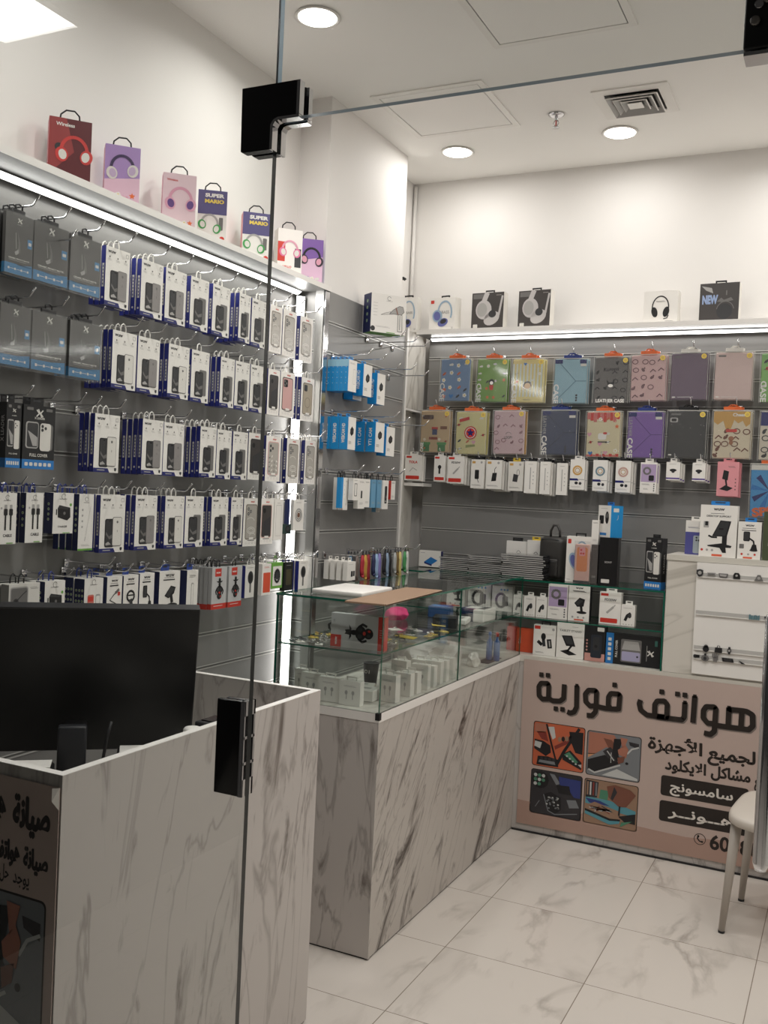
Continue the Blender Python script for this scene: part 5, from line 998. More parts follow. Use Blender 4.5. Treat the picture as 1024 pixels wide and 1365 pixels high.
for key, y0, y1, x0, x1, card, side, art, lab in (
 ('hr', 2.143, 2.235, -2.20, -2.12, M('maroon_card', (96, 40, 44), .42), M('pink_side', (214, 140, 150), .42), h_red, 'dark red headphone box with black carry cord, first on the long ledge'),
 ('hl', 2.382, 2.462, -2.20, -2.125, M('lilac_card', (170, 140, 196), .42), PINK, h_lilac, 'lilac and pink headphone box, second on the long ledge'),
 ('hp', 2.670, 2.748, -2.20, -2.118, M('rose_card', (232, 206, 212), .42), PINK, h_pinkv, 'pale pink headphone box with violet ear cups on ledge'),
 ('hg', 2.868, 2.930, -2.20, -2.116, CARD, M('game_side', (120, 110, 150), .42), h_game, 'white and blue game headphone box with green cups'),
 ('hg2', 3.155, 3.228, -2.20, -2.118, CARD, PINKBOX, h_game, 'pink sided game headphone box behind the glass edge'),
 ('hw', 3.397, 3.475, -2.19, -2.12, CARD, CARD2, h_pinkw, 'white headphone box with rose headphones on the long ledge'),
 ('hv', 3.560, 3.632, -2.195, -2.11, M('orchid_card', (226, 190, 214), .42), PURPLE, h_violet, 'purple and pink headphone box at the column end')):
    a = math.atan2(x1 - x0, y1 - y0); wid = math.hypot(x1 - x0, y1 - y0)
    put(key, k_head(wid, HH, HD, card, side, art), ((x0 + x1) / 2 - math.cos(a) * HD / 2, (y0 + y1) / 2 + math.sin(a) * HD / 2, 2.4745), R90 - a, lab, 'headphone box', 'headphone boxes on the long ledge')
def tab_handle(o, h, m=BLACKM, w=.05):
    b = MB(); b.bbox(-w / 2, -w * .38, -.003, .003, h - .002, h + .014, .001, m, 1, False); b.bbox(w * .38, w / 2, -.003, .003, h - .002, h + .014, .001, m, 1, False); b.bbox(-w / 2, w / 2, -.003, .003, h + .010, h + .017, .001, m, 1, False); b.build('carry_handle', o)
def k_shelfbox(w, h, d, card, side, art, handle=True):
    def f():
        b = MB(); b.box(-w / 2, w / 2, -d / 2, d / 2, 0, h, card, left=side, right=side, top=side); F = front(d); art(b, F, w, h); o = b.build('headphone_box')
        if handle: tab_handle(o, h)
        return o
    return f
HPB = M('hp_pale_blue', (158, 182, 202), .35); HPI = M('hp_indigo', (104, 110, 170), .35)
def big_cups(b, F, w, h, band, cup, inner): b.arc(F, w * .1, h * .55, w * .26, h * .34, -.5, PI + .1, w * .06, band, 3, 18); b.ell(F, -w * .18, h * .46, w * .19, h * .19, cup, 4, 18, .3); b.ell(F, -w * .19, h * .46, w * .13, h * .14, inner, 5, 16, .3); b.ell(F, w * .04, h * .26, w * .2, h * .12, inner, 4, 18, .3); b.ell(F, w * .06, h * .29, w * .12, h * .07, DGREY, 5, 14, .3)
def h_jbl(b, F, w, h): big_cups(b, F, w, h, HPB, HPB, HPI); b.rr(F, -w * .45, h * .84, -w * .32, h * .94, .003, RED, 2); b.text(F, 'BASS', w * .12, h * .56, w * .14, LGREY, 2); lines(b, F, -w * .44, -w * .28, h * .05, 1, DGREY); lines(b, F, w * .36, w * .44, h * .1, 3, MGREY)
HPS = M('hp_silver', (196, 192, 190), .3)
def h_dark(b, F, w, h):
    b.rect(F, -w * .46, h * .84, -w * .1, h * .97, MGREY, 1); lines(b, F, w * .26, w * .44, h * .92, 1, CARD2); b.line(F, [(-w * .02, h * 1.0), (-w * .14, h * .72)], w * .15, HPS, 2); b.ell(F, -w * .12, h * .54, w * .25, h * .26, HPS, 3, 20); b.ell(F, -w * .17, h * .54, w * .16, h * .19, LGREY, 4, 18); b.ell(F, w * .14, h * .30, w * .26, h * .17, HPS, 3, 18, .5); b.ell(F, w * .16, h * .42, w * .12, h * .1, DGREY, 4, 14); b.line(F, [(w * .36, h * .38), (w * .40, h * .60), (w * .46, h * .9)], w * .06, HPS, 3)
    b.rr(F, -w * .44, h * .05, -w * .30, h * .15, .003, CARD2 if w > .17 else ORANGE, 2); lines(b, F, -w * .2, w * .4, h * .05, 1, LGREY)
def h_headset(b, F, w, h): b.arc(F, 0, h * .50, w * .24, h * .34, -.1, PI + .1, w * .035, BLACKM, 2, 20); b.ell(F, -w * .17, h * .36, w * .09, h * .16, BLACKM, 3, 14, .25); b.ell(F, w * .17, h * .36, w * .09, h * .16, BLACKM, 3, 14, -.25); b.line(F, [(w * .24, h * .26), (w * .2, h * .17), (w * .1, h * .15)], w * .025, BLACKM, 3); lines(b, F, -w * .14, w * .14, h * .69, 2, TXT); lines(b, F, -w * .42, w * .2, h * .04, 1, LGREY); lines(b, F, w * .15, w * .4, h * .08, 1, DGREY)
def h_new(b, F, w, h): b.text(F, 'NEW', -w * .24, h * .57, w * .30, M('new_letters', (150, 170, 206), .3), 2, width=w * .40, bold=.06); b.line(F, [(w * .18, h * .8), (w * .18, h * .68)], w * .03, MGREY, 2); b.arc(F, w * .16, h * .28, w * .22, h * .24, .2, PI - .2, w * .02, MGREY, 2, 14); b.ell(F, w * .14, h * .27, w * .2, h * .2, DGREY, 2, 18); b.poly(F, [(-w * .06, h * .52), (w * .05, h * .62), (w * .12, h * .56), (w * .3, h * .62), (w * .36, h * .54), (w * .1, h * .5)], MGREY, 3); b.poly(F, [(-w * .46, h * .94), (-w * .2, h * .88), (-w * .16, h * .74), (-w * .34, h * .82)], LGREY, 2); lines(b, F, -w * .44, -w * .15, h * .03, 1, LGREY)
DARKBOX = M('charcoal_card', (66, 62, 60), .35)
for key, x, w, h, d, card, side, art, hd, rz, lab in (
 ('k0', -2.268, .128, .185, .05, CARD, CARD2, h_jbl, True, 0, 'white headphone box peeping out behind the hair dryer box'),
 ('k1', -2.072, .158, .175, .06, CARD, CARD2, h_jbl, True, -.14, 'white headphone box with blue ear cups on the back ledge'),
 ('k2', -1.832, .176, .190, .055, DARKBOX, CARD2, h_dark, True, -.05, 'dark headphone box with silver cups, orange corner tag'),
 ('k3', -1.580, .172, .190, .055, DARKBOX, CARD2, h_dark, True, -.1, 'dark headphone box with silver cups, second from the corner'),
 ('k4', -0.952, .160, .156, .06, CARD, CARD2, h_headset, False, -.06, 'white box with black headset and microphone on ledge'),
 ('k5', -0.695, .176, .180, .06, DARKBOX, CARD2, h_new, True, -.06, 'dark headphone box reading NEW on the back ledge')):
    put(key, k_shelfbox(w, h, d, card, side, art, hd), (x + w / 2, 4.70 + d / 2 + .008, 2.456), rz, lab, 'headphone box', 'headphone boxes on the back ledge')

# ------------------------------------------------------------------ counters
def panel_quad(b, P, m): b.add(P, [(0, 1, 2, 3)], m)
CX0, CX1, CY0, CY1, CZ = -1.835, -1.41, 2.94, 4.478, .845
CZI = CZ + .001      # things rest a hair above the deck
root = empty('glass_display_counter', (0, 0, 0))
b = MB(); b.box(CX0, CX1, CY0, CY1, 0.006, CZ - .030, COUNTER, front=DESKM); b.box(CX1 - .012, CX1 + .0015, CY0 - .0015, CY0 + .012, 0.006, CZ - .03, WHITE, front=DESKM, right=COUNTER); b.build('base', root)
b = MB(); b.box(CX0 + .004, CX1 - .004, CY0 + .004, CY1, 0, .006, BLACKM); b.build('plinth', root)
b = MB(); b.box(CX0 - .002, CX1 + .002, CY0 - .002, CY1, CZ - .030, CZ, PANELM, front=WHITE, right=WHITE); b.build('deck', root, label='white edged marble deck')
b = MB(); pane(b, CX0, CX1, CY0, CY0 + .006, CZ, 1.214, GLASS, GLASSE, 'y'); b.build('front_pane', root)
for y0, y1 in ((CY0 + .006, 3.667), (3.670, CY1)):
    b = MB(); pane(b, CX1 - .006, CX1, y0, y1, CZ, 1.214, GLASS, GLASSE, 'x'); b.build('side_pane', root)
b = MB(); pane(b, CX0, CX0 + .006, CY0 + .006, CY1, CZ, 1.214, GLASS, GLASSE, 'x'); b.build('rear_pane', root)
b = MB(); pane(b, CX0 - .002, CX1 + .002, CY0 - .002, CY1, 1.214, 1.222, GLASS, GLASSE, 'z'); b.build('top_pane', root)
b = MB(); pane(b, CX0 + .008, CX1 - .009, CY0 + .008, CY1 - .01, 1.040, 1.046, GLASS, GLASSE, 'z'); b.build('glass_shelf', root)
b = MB(); b.box(CX1 - .012, CX1 + .004, CY0 - .004, CY0 + .012, CZ - .022, CZ + .002, BLACKM); b.build('corner_bracket', root)
for x, y in ((CX0 + .02, CY0 + .1), (CX1 - .02, CY0 + .75)):
    b = MB(); b.lathe([(.006, 1.028), (.006, 1.04)], (x, y, 0), CHROME, 10); b.build('shelf_pin', root)
tag(root, 'marble clad glass display counter running towards the back wall', 'display counter')
# back counter with open glass shelves
BY0, BY1, BX0, BX1 = 4.48, 4.795, -2.08, 0.9
root = empty('back_counter', (0, 0, 0))
b = MB(); b.box(BX0, BX1, BY0, BY1, 0.006, CZ - .03, COUNTER, front=DESKM); b.box(BX0 + .002, BX1 - .002, BY0 + .01, BY1, 0, .006, BLACKM); b.build('base', root)
b = MB(); b.box(CX1 + .003, BX1, BY0 - .012, BY0, 0.0, .006, BLACKM); b.build('plinth_seal', root)
b = MB(); b.box(BX0, BX1, BY0 - .002, BY1, CZ - .03, CZ, PANELM, front=M('marble_edge_band', (204, 200, 190), .4)); b.build('deck', root)
b = MB(); pane(b, BX0, -.745, BY0 + .002, BY1, 1.020, 1.026, GLASS, GLASSE, 'z'); b.build('glass_shelf', root)
b = MB(); pane(b, BX0, -.745, BY0, BY1, 1.200, 1.208, GLASS, GLASSE, 'z'); b.build('top_pane', root)
b = MB(); pane(b, -.752, -.745, BY0 + .003, BY1, CZ, 1.200, GLASS, GLASSE, 'x'); b.build('end_pane', root)
tag(root, 'back counter with banner front and open glass shelves of boxes', 'display counter')
# tall cabinet with the white charm board
root = empty('tall_marble_cabinet', (0, 0, 0))
b = MB(); b.box(-.742, BX1, BY0 + .003, BY1, CZ + .001, 1.352, CABM); b.build('carcass', root)
b = MB(); b.box(-.746, BX1, BY0 - .003, BY1, 1.352, 1.376, CABM, front=MATS['marble_edge_band']); b.build('top_board', root)
tag(root, 'tall marble cabinet standing on the back counter', 'cabinet')
root = empty('charm_display_board', (0, 0, 0))
b = MB(); b.box(-.612, .35, BY0 - .010, BY0 - .0005, .855, 1.350, WHITE); b.build('board', root)
RAILM = M('clear_rail', (186, 184, 180), .2)
for zr in (1.285, 1.118, .962, .922):
    b = MB(); b.box(-.606, .34, BY0 - .016, BY0 - .010, zr, zr + .020, RAILM); b.box(-.606, .34, BY0 - .019, BY0 - .016, zr, zr + .003, WHITE); b.build('rail', root)
tag(root, 'white board with four narrow rails of small charms', 'display board')
def charm(x, z, shape, lab):
    b = MB(); Y = BY0 - .017; m = {0: DGREY, 1: BLACKM, 2: MGREY, 3: M('charm_teal', (96, 130, 138), .4)}
    def pr(poly, mm, y0=-.005, y1=0): b.prism([(x + px, z + pz) for px, pz in poly], Y + y0, Y + y1, mm)
    circ = lambda r, sx=1, dz=0: [(r * sx * math.cos(2 * PI * k / 16), dz + r * math.sin(2 * PI * k / 16)) for k in range(16)]
    if shape == 'shield': pr([(-.014, .012), (0, .016), (.014, .012), (.014, -.004), (.008, -.014), (0, -.018), (-.008, -.014), (-.014, -.004)], m[0]); pr(circ(.008), LGREY, -.007, -.005)
    if shape == 'bar': pr([(-.018, -.006), (.018, -.006), (.018, .006), (-.018, .006)], LGREY); pr([(-.014, -.003), (.014, -.003), (.014, .003), (-.014, .003)], m[2], -.007, -.005)
    if shape == 'plate': pr([(-.02, .008), (.02, .008), (.016, -.009), (-.016, -.009)], m[2]); pr([(-.015, .004), (.015, .004), (.012, -.005), (-.012, -.005)], LGREY, -.007, -.005)
    if shape == 'arch': pr([(-.014, -.012), (.014, -.012), (.014, .004), (.008, .014), (-.008, .014), (-.014, .004)], m[1]); pr(circ(.005, 1, .002), LGREY, -.007, -.005)
    if shape == 'triangle': pr([(-.018, -.012), (.018, -.012), (.006, .014), (-.006, .014)], m[2]); pr(circ(.006), LGREY, -.007, -.005)
    if shape == 'word': [pr([(-.022 + .009 * i, -.012), (-.015 + .009 * i, -.012), (-.015 + .009 * i, .010 - .005 * (i % 2)), (-.022 + .009 * i, .010 - .003 * (i % 3))], m[3]) for i in range(5)]
    if shape == 'gun': pr([(-.016, .010), (.02, .004), (.02, -.008), (.006, -.006), (-.016, .002)], m[1]); pr([(.006, -.004), (.016, -.006), (.012, -.020), (.004, -.018)], m[1])
    if shape == 'frog': pr(circ(.013, 1.0, -.004), m[1]); pr(circ(.006, 1, .010), m[0]); pr([(-.012, .004), (-.006, .014), (0, .008), (.006, .014), (.012, .004)], m[0])
    if shape == 'bag': pr([(-.016, -.014), (.016, -.014), (.014, .008), (-.014, .008)], m[1]); b.tube([(x - .006, Y - .002, z + .008), (x - .004, Y - .002, z + .016), (x + .004, Y - .002, z + .016), (x + .006, Y - .002, z + .008)], .0016, DGREY, 6)
    if shape == 'watch': pr(circ(.009, .9), m[1]); pr([(-.005, .006), (.005, .006), (.004, .016), (-.004, .016)], m[0]); pr([(-.005, -.006), (.005, -.006), (.004, -.016), (-.004, -.016)], m[0]); pr(circ(.005), LGREY, -.007, -.005)
    if shape == 'eyes': pr(circ(.007, 1.2), m[0]); pr([(.004, -.005), (.018, -.005), (.018, .006), (.004, .006)], m[1])
    if shape == 'turtle': pr(circ(.014, 1.2, 0), m[2]); pr(circ(.007), DGREY, -.007, -.005); pr(circ(.005, 1, .016), m[0])
    if shape == 'hand': pr([(-.009, -.016), (.007, -.016), (.012, 0), (.006, .004), (-.008, .004)], m[2]); [pr([(-.012 + .006 * i, .002), (-.008 + .006 * i, .002), (-.010 + .0075 * i, .020), (-.014 + .0075 * i, .020)], m[2]) for i in range(4)]
    if shape == 'card': pr([(-.024, .008), (.022, .008), (.026, -.008), (-.020, -.008)], m[1]); pr([(-.016, .004), (.016, .004), (.018, -.004), (-.012, -.004)], DGREY, -.007, -.005)
    if shape == 'wedge': pr([(-.014, .006), (.014, -.008), (-.002, -.008)], m[1])
    tag(b.build('shoe_charm'), lab, 'charm', 'charms on the white board')
for x, z, s, t in ((-.597, 1.305, 'shield', 'grey shield'), (-.548, 1.303, 'bar', 'pale bar'), (-.498, 1.301, 'plate', 'grey number plate like'), (-.443, 1.302, 'arch', 'black arched'), (-.352, 1.300, 'triangle', 'grey triangular')): charm(x, z, s, t + ' charm on the top rail of the white board')
for x, z, s, t in ((-.362, 1.131, 'word', 'teal lettered'), (-.305, 1.128, 'gun', 'black water gun like')): charm(x, z, s, t + ' charm on the second rail of the white board')
for x, z, s, t in ((-.555, .974, 'frog', 'black frog like'), (-.502, .974, 'bag', 'black bag'), (-.457, .974, 'watch', 'black watch')): charm(x, z, s, t + ' charm on the third rail of the white board')
for x, z, s, t in ((-.598, .935, 'eyes', 'pair of dark'), (-.556, .930, 'turtle', 'grey turtle like'), (-.513, .934, 'hand', 'grey hand shaped'), (-.462, .932, 'card', 'black slab'), (-.402, .930, 'wedge', 'small black wedge')): charm(x, z, s, t + ' charm on the bottom rail of the white board')

# ------------------------------------------------------------------ repair banner on the back counter front
BAN = M('banner_greige', (190, 170, 161), .35)
INK = M('banner_ink', (34, 26, 22), .4)
INKS = M('banner_letter_shade', (128, 118, 112), .4)
WINK = M('banner_white_ink', (224, 218, 210), .4)
def ban(F0): return lambda x, z, l: (x, F0 - 0.00035 * l, z)
def strokes(b, F, S, W, m, l, dx=0, dz=0):
    for st in S:
        if st[0] == 'dot': b.rr(F, st[1] - W * .46 + dx, st[2] - W * .46 + dz, st[1] + W * .46 + dx, st[2] + W * .46 + dz, W * .1, m, l)
        else:
            closed = st[0] == 'loop'; pts = [(p[0] + dx, p[1] + dz) for p in st[1]]; b.line(F, pts, W, m, l, closed)
            if not closed: b.ell(F, pts[0][0], pts[0][1], W * .46, W * .46, m, l, 4, PI / 4)
BIG = [('loop', [(-1.2957, 0.7219), (-1.2642, 0.7248), (-1.258, 0.7155), (-1.2565, 0.6513), (-1.2861, 0.6473), (-1.303, 0.6619), (-1.3063, 0.7036)]), ('line', [(-1.256, 0.6542), (-1.2345, 0.6459), (-1.2005, 0.6489), (-1.1832, 0.6641), (-1.1832, 0.7308)]), ('dot', -1.2966, 0.7627), ('dot', -1.2645, 0.7634), ('dot', -1.2184, 0.6107), ('dot', -1.1862, 0.6119), ('line', [(-1.1233, 0.733), (-1.1203, 0.6311), (-1.1297, 0.6077), (-1.1473, 0.5996), (-1.1632, 0.604)]), ('loop', [(-1.0671, 0.7183), (-1.0369, 0.7211), (-1.0295, 0.715), (-1.0289, 0.6504), (-1.0562, 0.6456), (-1.0781, 0.6634), (-1.0815, 0.6982)]), ('line', [(-1.0289, 0.6504), (-1.0302, 0.6217), (-1.0452, 0.6021), (-1.0704, 0.6006)]), ('loop', [(-0.9632, 0.7167), (-0.9282, 0.7187), (-0.922, 0.713), (-0.9237, 0.6504), (-0.9595, 0.6454), (-0.9728, 0.6615), (-0.9731, 0.6996)]), ('line', [(-0.93, 0.6479), (-0.9839, 0.6447), (-1.0277, 0.6484)]), ('dot', -0.948, 0.7584), ('loop', [(-0.7536, 0.7103), (-0.7224, 0.7146), (-0.7089, 0.7003), (-0.7083, 0.6431), (-0.7618, 0.6426), (-0.7632, 0.6928)]), ('line', [(-0.633, 0.7209), (-0.633, 0.6539), (-0.6432, 0.6406), (-0.7035, 0.6396), (-0.7958, 0.6413), (-0.8251, 0.6601), (-0.8324, 0.6875), (-0.8274, 0.7057)]), ('dot', -0.7354, 0.7547), ('dot', -0.6667, 0.7537), ('dot', -0.6346, 0.7533), ('line', [(-0.5921, 0.7542), (-0.5945, 0.6346)]), ('loop', [(-0.5412, 0.7147), (-0.5079, 0.7176), (-0.5009, 0.7098), (-0.5014, 0.6436), (-0.5319, 0.6426), (-0.5515, 0.6633), (-0.552, 0.6962)]), ('line', [(-0.5015, 0.6454), (-0.5024, 0.6101), (-0.5183, 0.5942), (-0.5453, 0.5972)]), ('line', [(-0.4464, 0.7233), (-0.4461, 0.6419)]), ('line', [(-0.4471, 0.7156), (-0.3926, 0.7175), (-0.3709, 0.7165), (-0.3488, 0.7052), (-0.3452, 0.6568), (-0.3605, 0.639), (-0.4459, 0.6378), (-0.4928, 0.6379)]), ('line', [(-0.3926, 0.7175), (-0.3931, 0.6422)])]
SKIN = M('print_skin', (170, 112, 92), .4); SKIN2 = M('print_skin_dark', (120, 74, 58), .4); PORG = M('print_orange', (190, 96, 64), .4); PBLK = M('print_black', (22, 22, 26), .4); PGRY = M('print_grey', (120, 124, 128), .4); PLT = M('print_light', (190, 192, 190), .4); PBLU = M('print_blue', (46, 58, 120), .4); PTEAL = M('print_teal', (84, 146, 160), .4); PTAN = M('print_tan', (150, 120, 98), .4); PGRN = M('print_green', (74, 132, 104), .4); PDK = M('print_dark', (48, 46, 50), .4); PRED = M('print_dark_red', (128, 52, 44), .4)
def picture(b, F, x0, z0, w, h, k, l0=2):
    def P(pts, m, l): b.poly(F, [(x0 + w * min(max(px, .012), .988), z0 + h * (1 - min(max(pz, .012), .988))) for px, pz in pts], m, l0 + l)
    def Lx(pts, wd, m, l): b.line(F, [(x0 + w * px, z0 + h * (1 - pz)) for px, pz in pts], wd * w, m, l0 + l)
    def E(x, z, rx, rz, m, l): b.ell(F, x0 + w * x, z0 + h * (1 - z), rx * w, rz * h, m, l0 + l, 12)
    b.rr(F, x0 - w * .015, z0 - h * .015, x0 + w * 1.015, z0 + h * 1.015, w * .05, INK, l0 - 1)
    b.rr(F, x0, z0, x0 + w, z0 + h, w * .045, {1: PORG, 2: PGRY, 3: PDK, 4: PTAN}[k], l0)
    if k == 1:
        P([(.02, .03), (.26, .03), (.24, .22), (.02, .24)], SKIN, 1); P([(.05, .22), (.24, .2), (.3, .42), (.16, .38)], PRED, 1); P([(.28, .08), (.4, .06), (.44, .3), (.38, .36), (.32, .2)], PLT, 1)
        P([(.02, .40), (.2, .42), (.34, .5), (.36, .66), (.26, .76), (.02, .62)], PBLK, 2); P([(.03, .44), (.17, .46), (.14, .6), (.02, .56)], PLT, 3)
        P([(.08, .98), (.1, .78), (.3, .76), (.5, .8), (.52, .97)], PBLK, 2); P([(.12, .92), (.14, .86), (.44, .86), (.46, .93)], PGRY, 3); [E(.18 + .08 * i, .82, .03, .03, PDK, 3) for i in range(4)]
        P([(.42, .5), (.72, .28), (.74, .36), (.44, .58)], PRED, 1); [E(.52 + .07 * i, .33 - .02 * i, .035, .06, PBLK if i % 2 else PTAN, 2) for i in range(4)]
        P([(.70, .12), (.98, .1), (.98, .6), (.84, .58), (.74, .34)], PBLK, 2); P([(.58, .66), (.74, .54), (.97, .78), (.97, .95), (.6, .78)], PBLK, 3); P([(.62, .66), (.72, .58), (.9, .78), (.86, .82)], PGRN, 4); P([(.9, .84), (.97, .82), (.97, .9)], PLT, 5); [E(.68 + .06 * i, .68 + .05 * i, .02, .02, PLT, 5) for i in range(4)]
        Lx([(.25, .02), (.36, .45), (.47, .84)], .035, PBLK, 5); Lx([(.9, .02), (.62, .58), (.48, .93)], .055, PBLK, 5)
    if k == 2:
        P([(.02, .02), (.5, .02), (.6, .2), (.5, .34), (.36, .32), (.14, .52), (.02, .54)], SKIN, 1); P([(.3, .12), (.46, .14), (.56, .3), (.5, .44), (.42, .36)], SKIN2, 2); P([(.02, .52), (.16, .5), (.02, .62)], M('print_peach', (206, 150, 110), .4), 1)
        P([(.02, .66), (.34, .50), (.64, .64), (.16, .94), (.02, .88)], PBLK, 2); Lx([(.04, .88), (.16, .94), (.64, .68)], .03, PLT, 4); P([(.3, .42), (.44, .3), (.62, .5), (.58, .62), (.4, .56)], PDK, 3); Lx([(.38, .4), (.52, .6)], .02, PLT, 4); Lx([(.46, .42), (.46, .66)], .012, PLT, 4)
        P([(.5, .1), (.66, .08), (.62, .3), (.58, .62), (.48, .46)], PBLK, 4); P([(.62, .05), (.76, .06), (.72, .2), (.66, .28)], SKIN, 5); P([(.58, .34), (.72, .2), (.78, .3), (.74, .5), (.6, .44)], SKIN, 5); P([(.58, .52), (.72, .46), (.7, .6), (.6, .66)], SKIN2, 5)
        P([(.3, .97), (.58, .78), (.97, .93), (.97, .98)], PLT, 2); Lx([(.76, .4), (.84, .28), (.97, .22)], .03, PLT, 3); P([(.78, .12), (.97, .14), (.97, .26), (.8, .2)], PDK, 3); E(.76, .62, .03, .03, PBLK, 4)
    if k == 3:
        E(.18, .22, .17, .2, PBLK, 1); [E(.08 + .08 * (i % 3), .12 + .1 * (i // 3), .035, .04, PGRN if i % 2 else PLT, 2) for i in range(8)]; P([(.36, .04), (.46, .05), (.58, .24), (.5, .28)], PGRY, 1); P([(.55, .08), (.98, .1), (.98, .5), (.86, .5), (.72, .3), (.56, .26)], PBLU, 1); P([(.5, .28), (.76, .26), (.8, .46), (.56, .46)], PBLK, 2)
        P([(.26, .54), (.4, .46), (.6, .56), (.62, .84), (.5, .94), (.36, .9)], PBLK, 2); Lx([(.26, .54), (.36, .9), (.5, .96), (.94, .86)], .018, PGRY, 3)
        rnd = random.Random(4); [E(.32 + rnd.random() * .26, .56 + rnd.random() * .3, .02, .02, PGRY if i % 3 else PLT, 4) for i in range(26)]
        P([(.72, .58), (.9, .55), (.97, .72), (.78, .76)], PGRY, 3); Lx([(.1, .86), (.18, .7)], .012, PGRY, 2)
    if k == 4:
        P([(.02, .02), (.26, .04), (.24, .4), (.02, .42)], PDK, 1); [P([(.04 + .055 * i, .06), (.07 + .055 * i, .06), (.07 + .055 * i, .36), (.04 + .055 * i, .36)], [PTAN, PLT, PRED, PGRY][i], 2) for i in range(4)]; P([(.3, .2), (.46, .2), (.44, .42), (.28, .4)], PGRN, 2)
        P([(.02, .4), (.5, .42), (.98, .56), (.98, .7), (.02, .56)], PTEAL, 1); P([(.02, .44), (.3, .46), (.5, .54), (.1, .54)], PBLU, 2); P([(.02, .62), (.2, .5), (.66, .62), (.7, .82), (.5, .84), (.02, .7)], PTAN, 3); P([(.02, .7), (.5, .84), (.7, .82), (.68, .9), (.5, .96), (.02, .80)], PTEAL, 4); P([(.02, .68), (.5, .82), (.7, .80), (.7, .84), (.5, .87), (.02, .73)], PBLK, 5)
        rnd = random.Random(6); [Lx([(.1 + rnd.random() * .4, .56 + rnd.random() * .12), (.16 + rnd.random() * .42, .6 + rnd.random() * .12)], .016, [PDK, PLT, PRED, PTAN][i % 4], 5) for i in range(22)]
        P([(.42, .1), (.58, .04), (.86, .1), (.97, .2), (.8, .5), (.66, .52), (.52, .4), (.46, .34)], SKIN2, 6); P([(.56, .08), (.62, .2), (.54, .4), (.5, .36)], PDK, 7); Lx([(.68, .5), (.67, .72)], .03, PBLK, 7); P([(.66, .74), (.98, .62), (.98, .86), (.78, .84)], PBLK, 5); P([(.72, .86), (.92, .8), (.7, .97)], PGRN, 6)
root = empty('repair_banner', (-.5, BY0 - .004, .03))
bx_, bz_ = .5, -.03
b = MB(); F = ban(-.0025); R0 = lambda x, z, l: F(x + bx_, z + bz_, l)
b.box(-1.385 + bx_, .36 + bx_, -.0025, 0.0, .037 + bz_, .827 + bz_, BAN)
b.poly(R0, [(-1.385, .037), (.36, .037), (.36, .22), (-.6, .12), (-1.385, .15)], M('banner_brown', (172, 142, 129), .35), 1)
b.lstep = .3; strokes(b, R0, BIG, .0225, INKS, 2, .005, -.006); strokes(b, R0, BIG, .0235, INK, 6)
b.build('printed_sheet', root, label='printed vinyl sheet with phone repair lettering')
for k, (x0, z0, w, h) in enumerate([(-1.3189, 0.329, 0.243, 0.2069), (-1.0595, 0.3282, 0.243, 0.2024), (-1.3198, 0.1013, 0.2424, 0.2066), (-1.0615, 0.1028, 0.2428, 0.2033)]):
    b = MB(); picture(b, R0, x0, z0, w, h, k + 1); b.build('photo_panel', root, label=['orange repair mat photo', 'hands opening a phone photo', 'dark circuit board photo', 'gloved soldering photo'][k])
def ar(s): return s[::-1]
b = MB()
b.btext(R0, ar('\ufe8d\ufef7\ufe9f\ufeec\ufeb0\ufe93'), -0.6646, 0.5154, 0.0750, INK, 2, width=0.2350, bold=.02)
b.btext(R0, ar('\ufedf\ufea0\ufee4\ufef4\ufeca'), -0.4234, 0.5127, 0.0750, INK, 2, width=0.1961, bold=.02)
b.btext(R0, ar('\ufe8d\ufefb\ufef3\ufedc\ufee0\ufeee\ufea9'), -0.6154, 0.4299, 0.0650, INK, 2, width=0.1756, bold=.02)
b.btext(R0, ar('\ufee3\ufeb8\ufe8e\ufedb\ufede'), -0.4241, 0.4296, 0.0650, INK, 2, width=0.1625, bold=.02)
b.btext(R0, ar('\ufeca'), -0.3165, 0.4187, 0.0600, INK, 2, width=0.0181, bold=.02)
b.build('small_lettering', root)
b = MB()
for x0, z0, x1, z1, t, w in [(-0.7186, 0.2898, -0.3474, 0.38085, '\ufe9e\ufee7\ufeee\ufeb4\ufee3\ufe8e\ufeb3', 0.2657), (-0.7198, 0.1741, -0.3416, 0.26749999999999996, '\ufeae\u0640\u0640\ufee7\ufeee\u0640\u0640\ufeeb', 0.2728)]:
    b.rr(R0, x0, z0, x1, z1, .012, INK, 2); b.btext(R0, t, (x0 + x1) / 2 - .01, (z0 + z1) / 2, .056, WINK, 3, width=w, bold=.005, g=.0014)
b.build('name_plates', root, label='black rounded name plates with white lettering')
b = MB(); cx, cz = (-0.5391, 0.1229); b.arc(R0, cx, cz, .024, .024, 0, 2 * PI, .003, INK, 2, 24); b.line(R0, [(cx - .008, cz + .012), (cx - .010, cz + .002), (cx - .002, cz - .008), (cx + .009, cz - .011)], .006, INK, 2); b.ell(R0, cx - .007, cz + .012, .005, .006, INK, 2, 8); b.ell(R0, cx + .010, cz - .010, .006, .005, INK, 2, 8)
v, f, tw, th = text_polys('60388', .03); b.text(R0, '60388', cx + .042 + .105, cz - .006, .068 / th * 1.0, INK, 2, width=.21, bold=.03)
b.build('phone_line', root)
tag(root, 'greige phone repair banner covering the back counter front', 'banner')

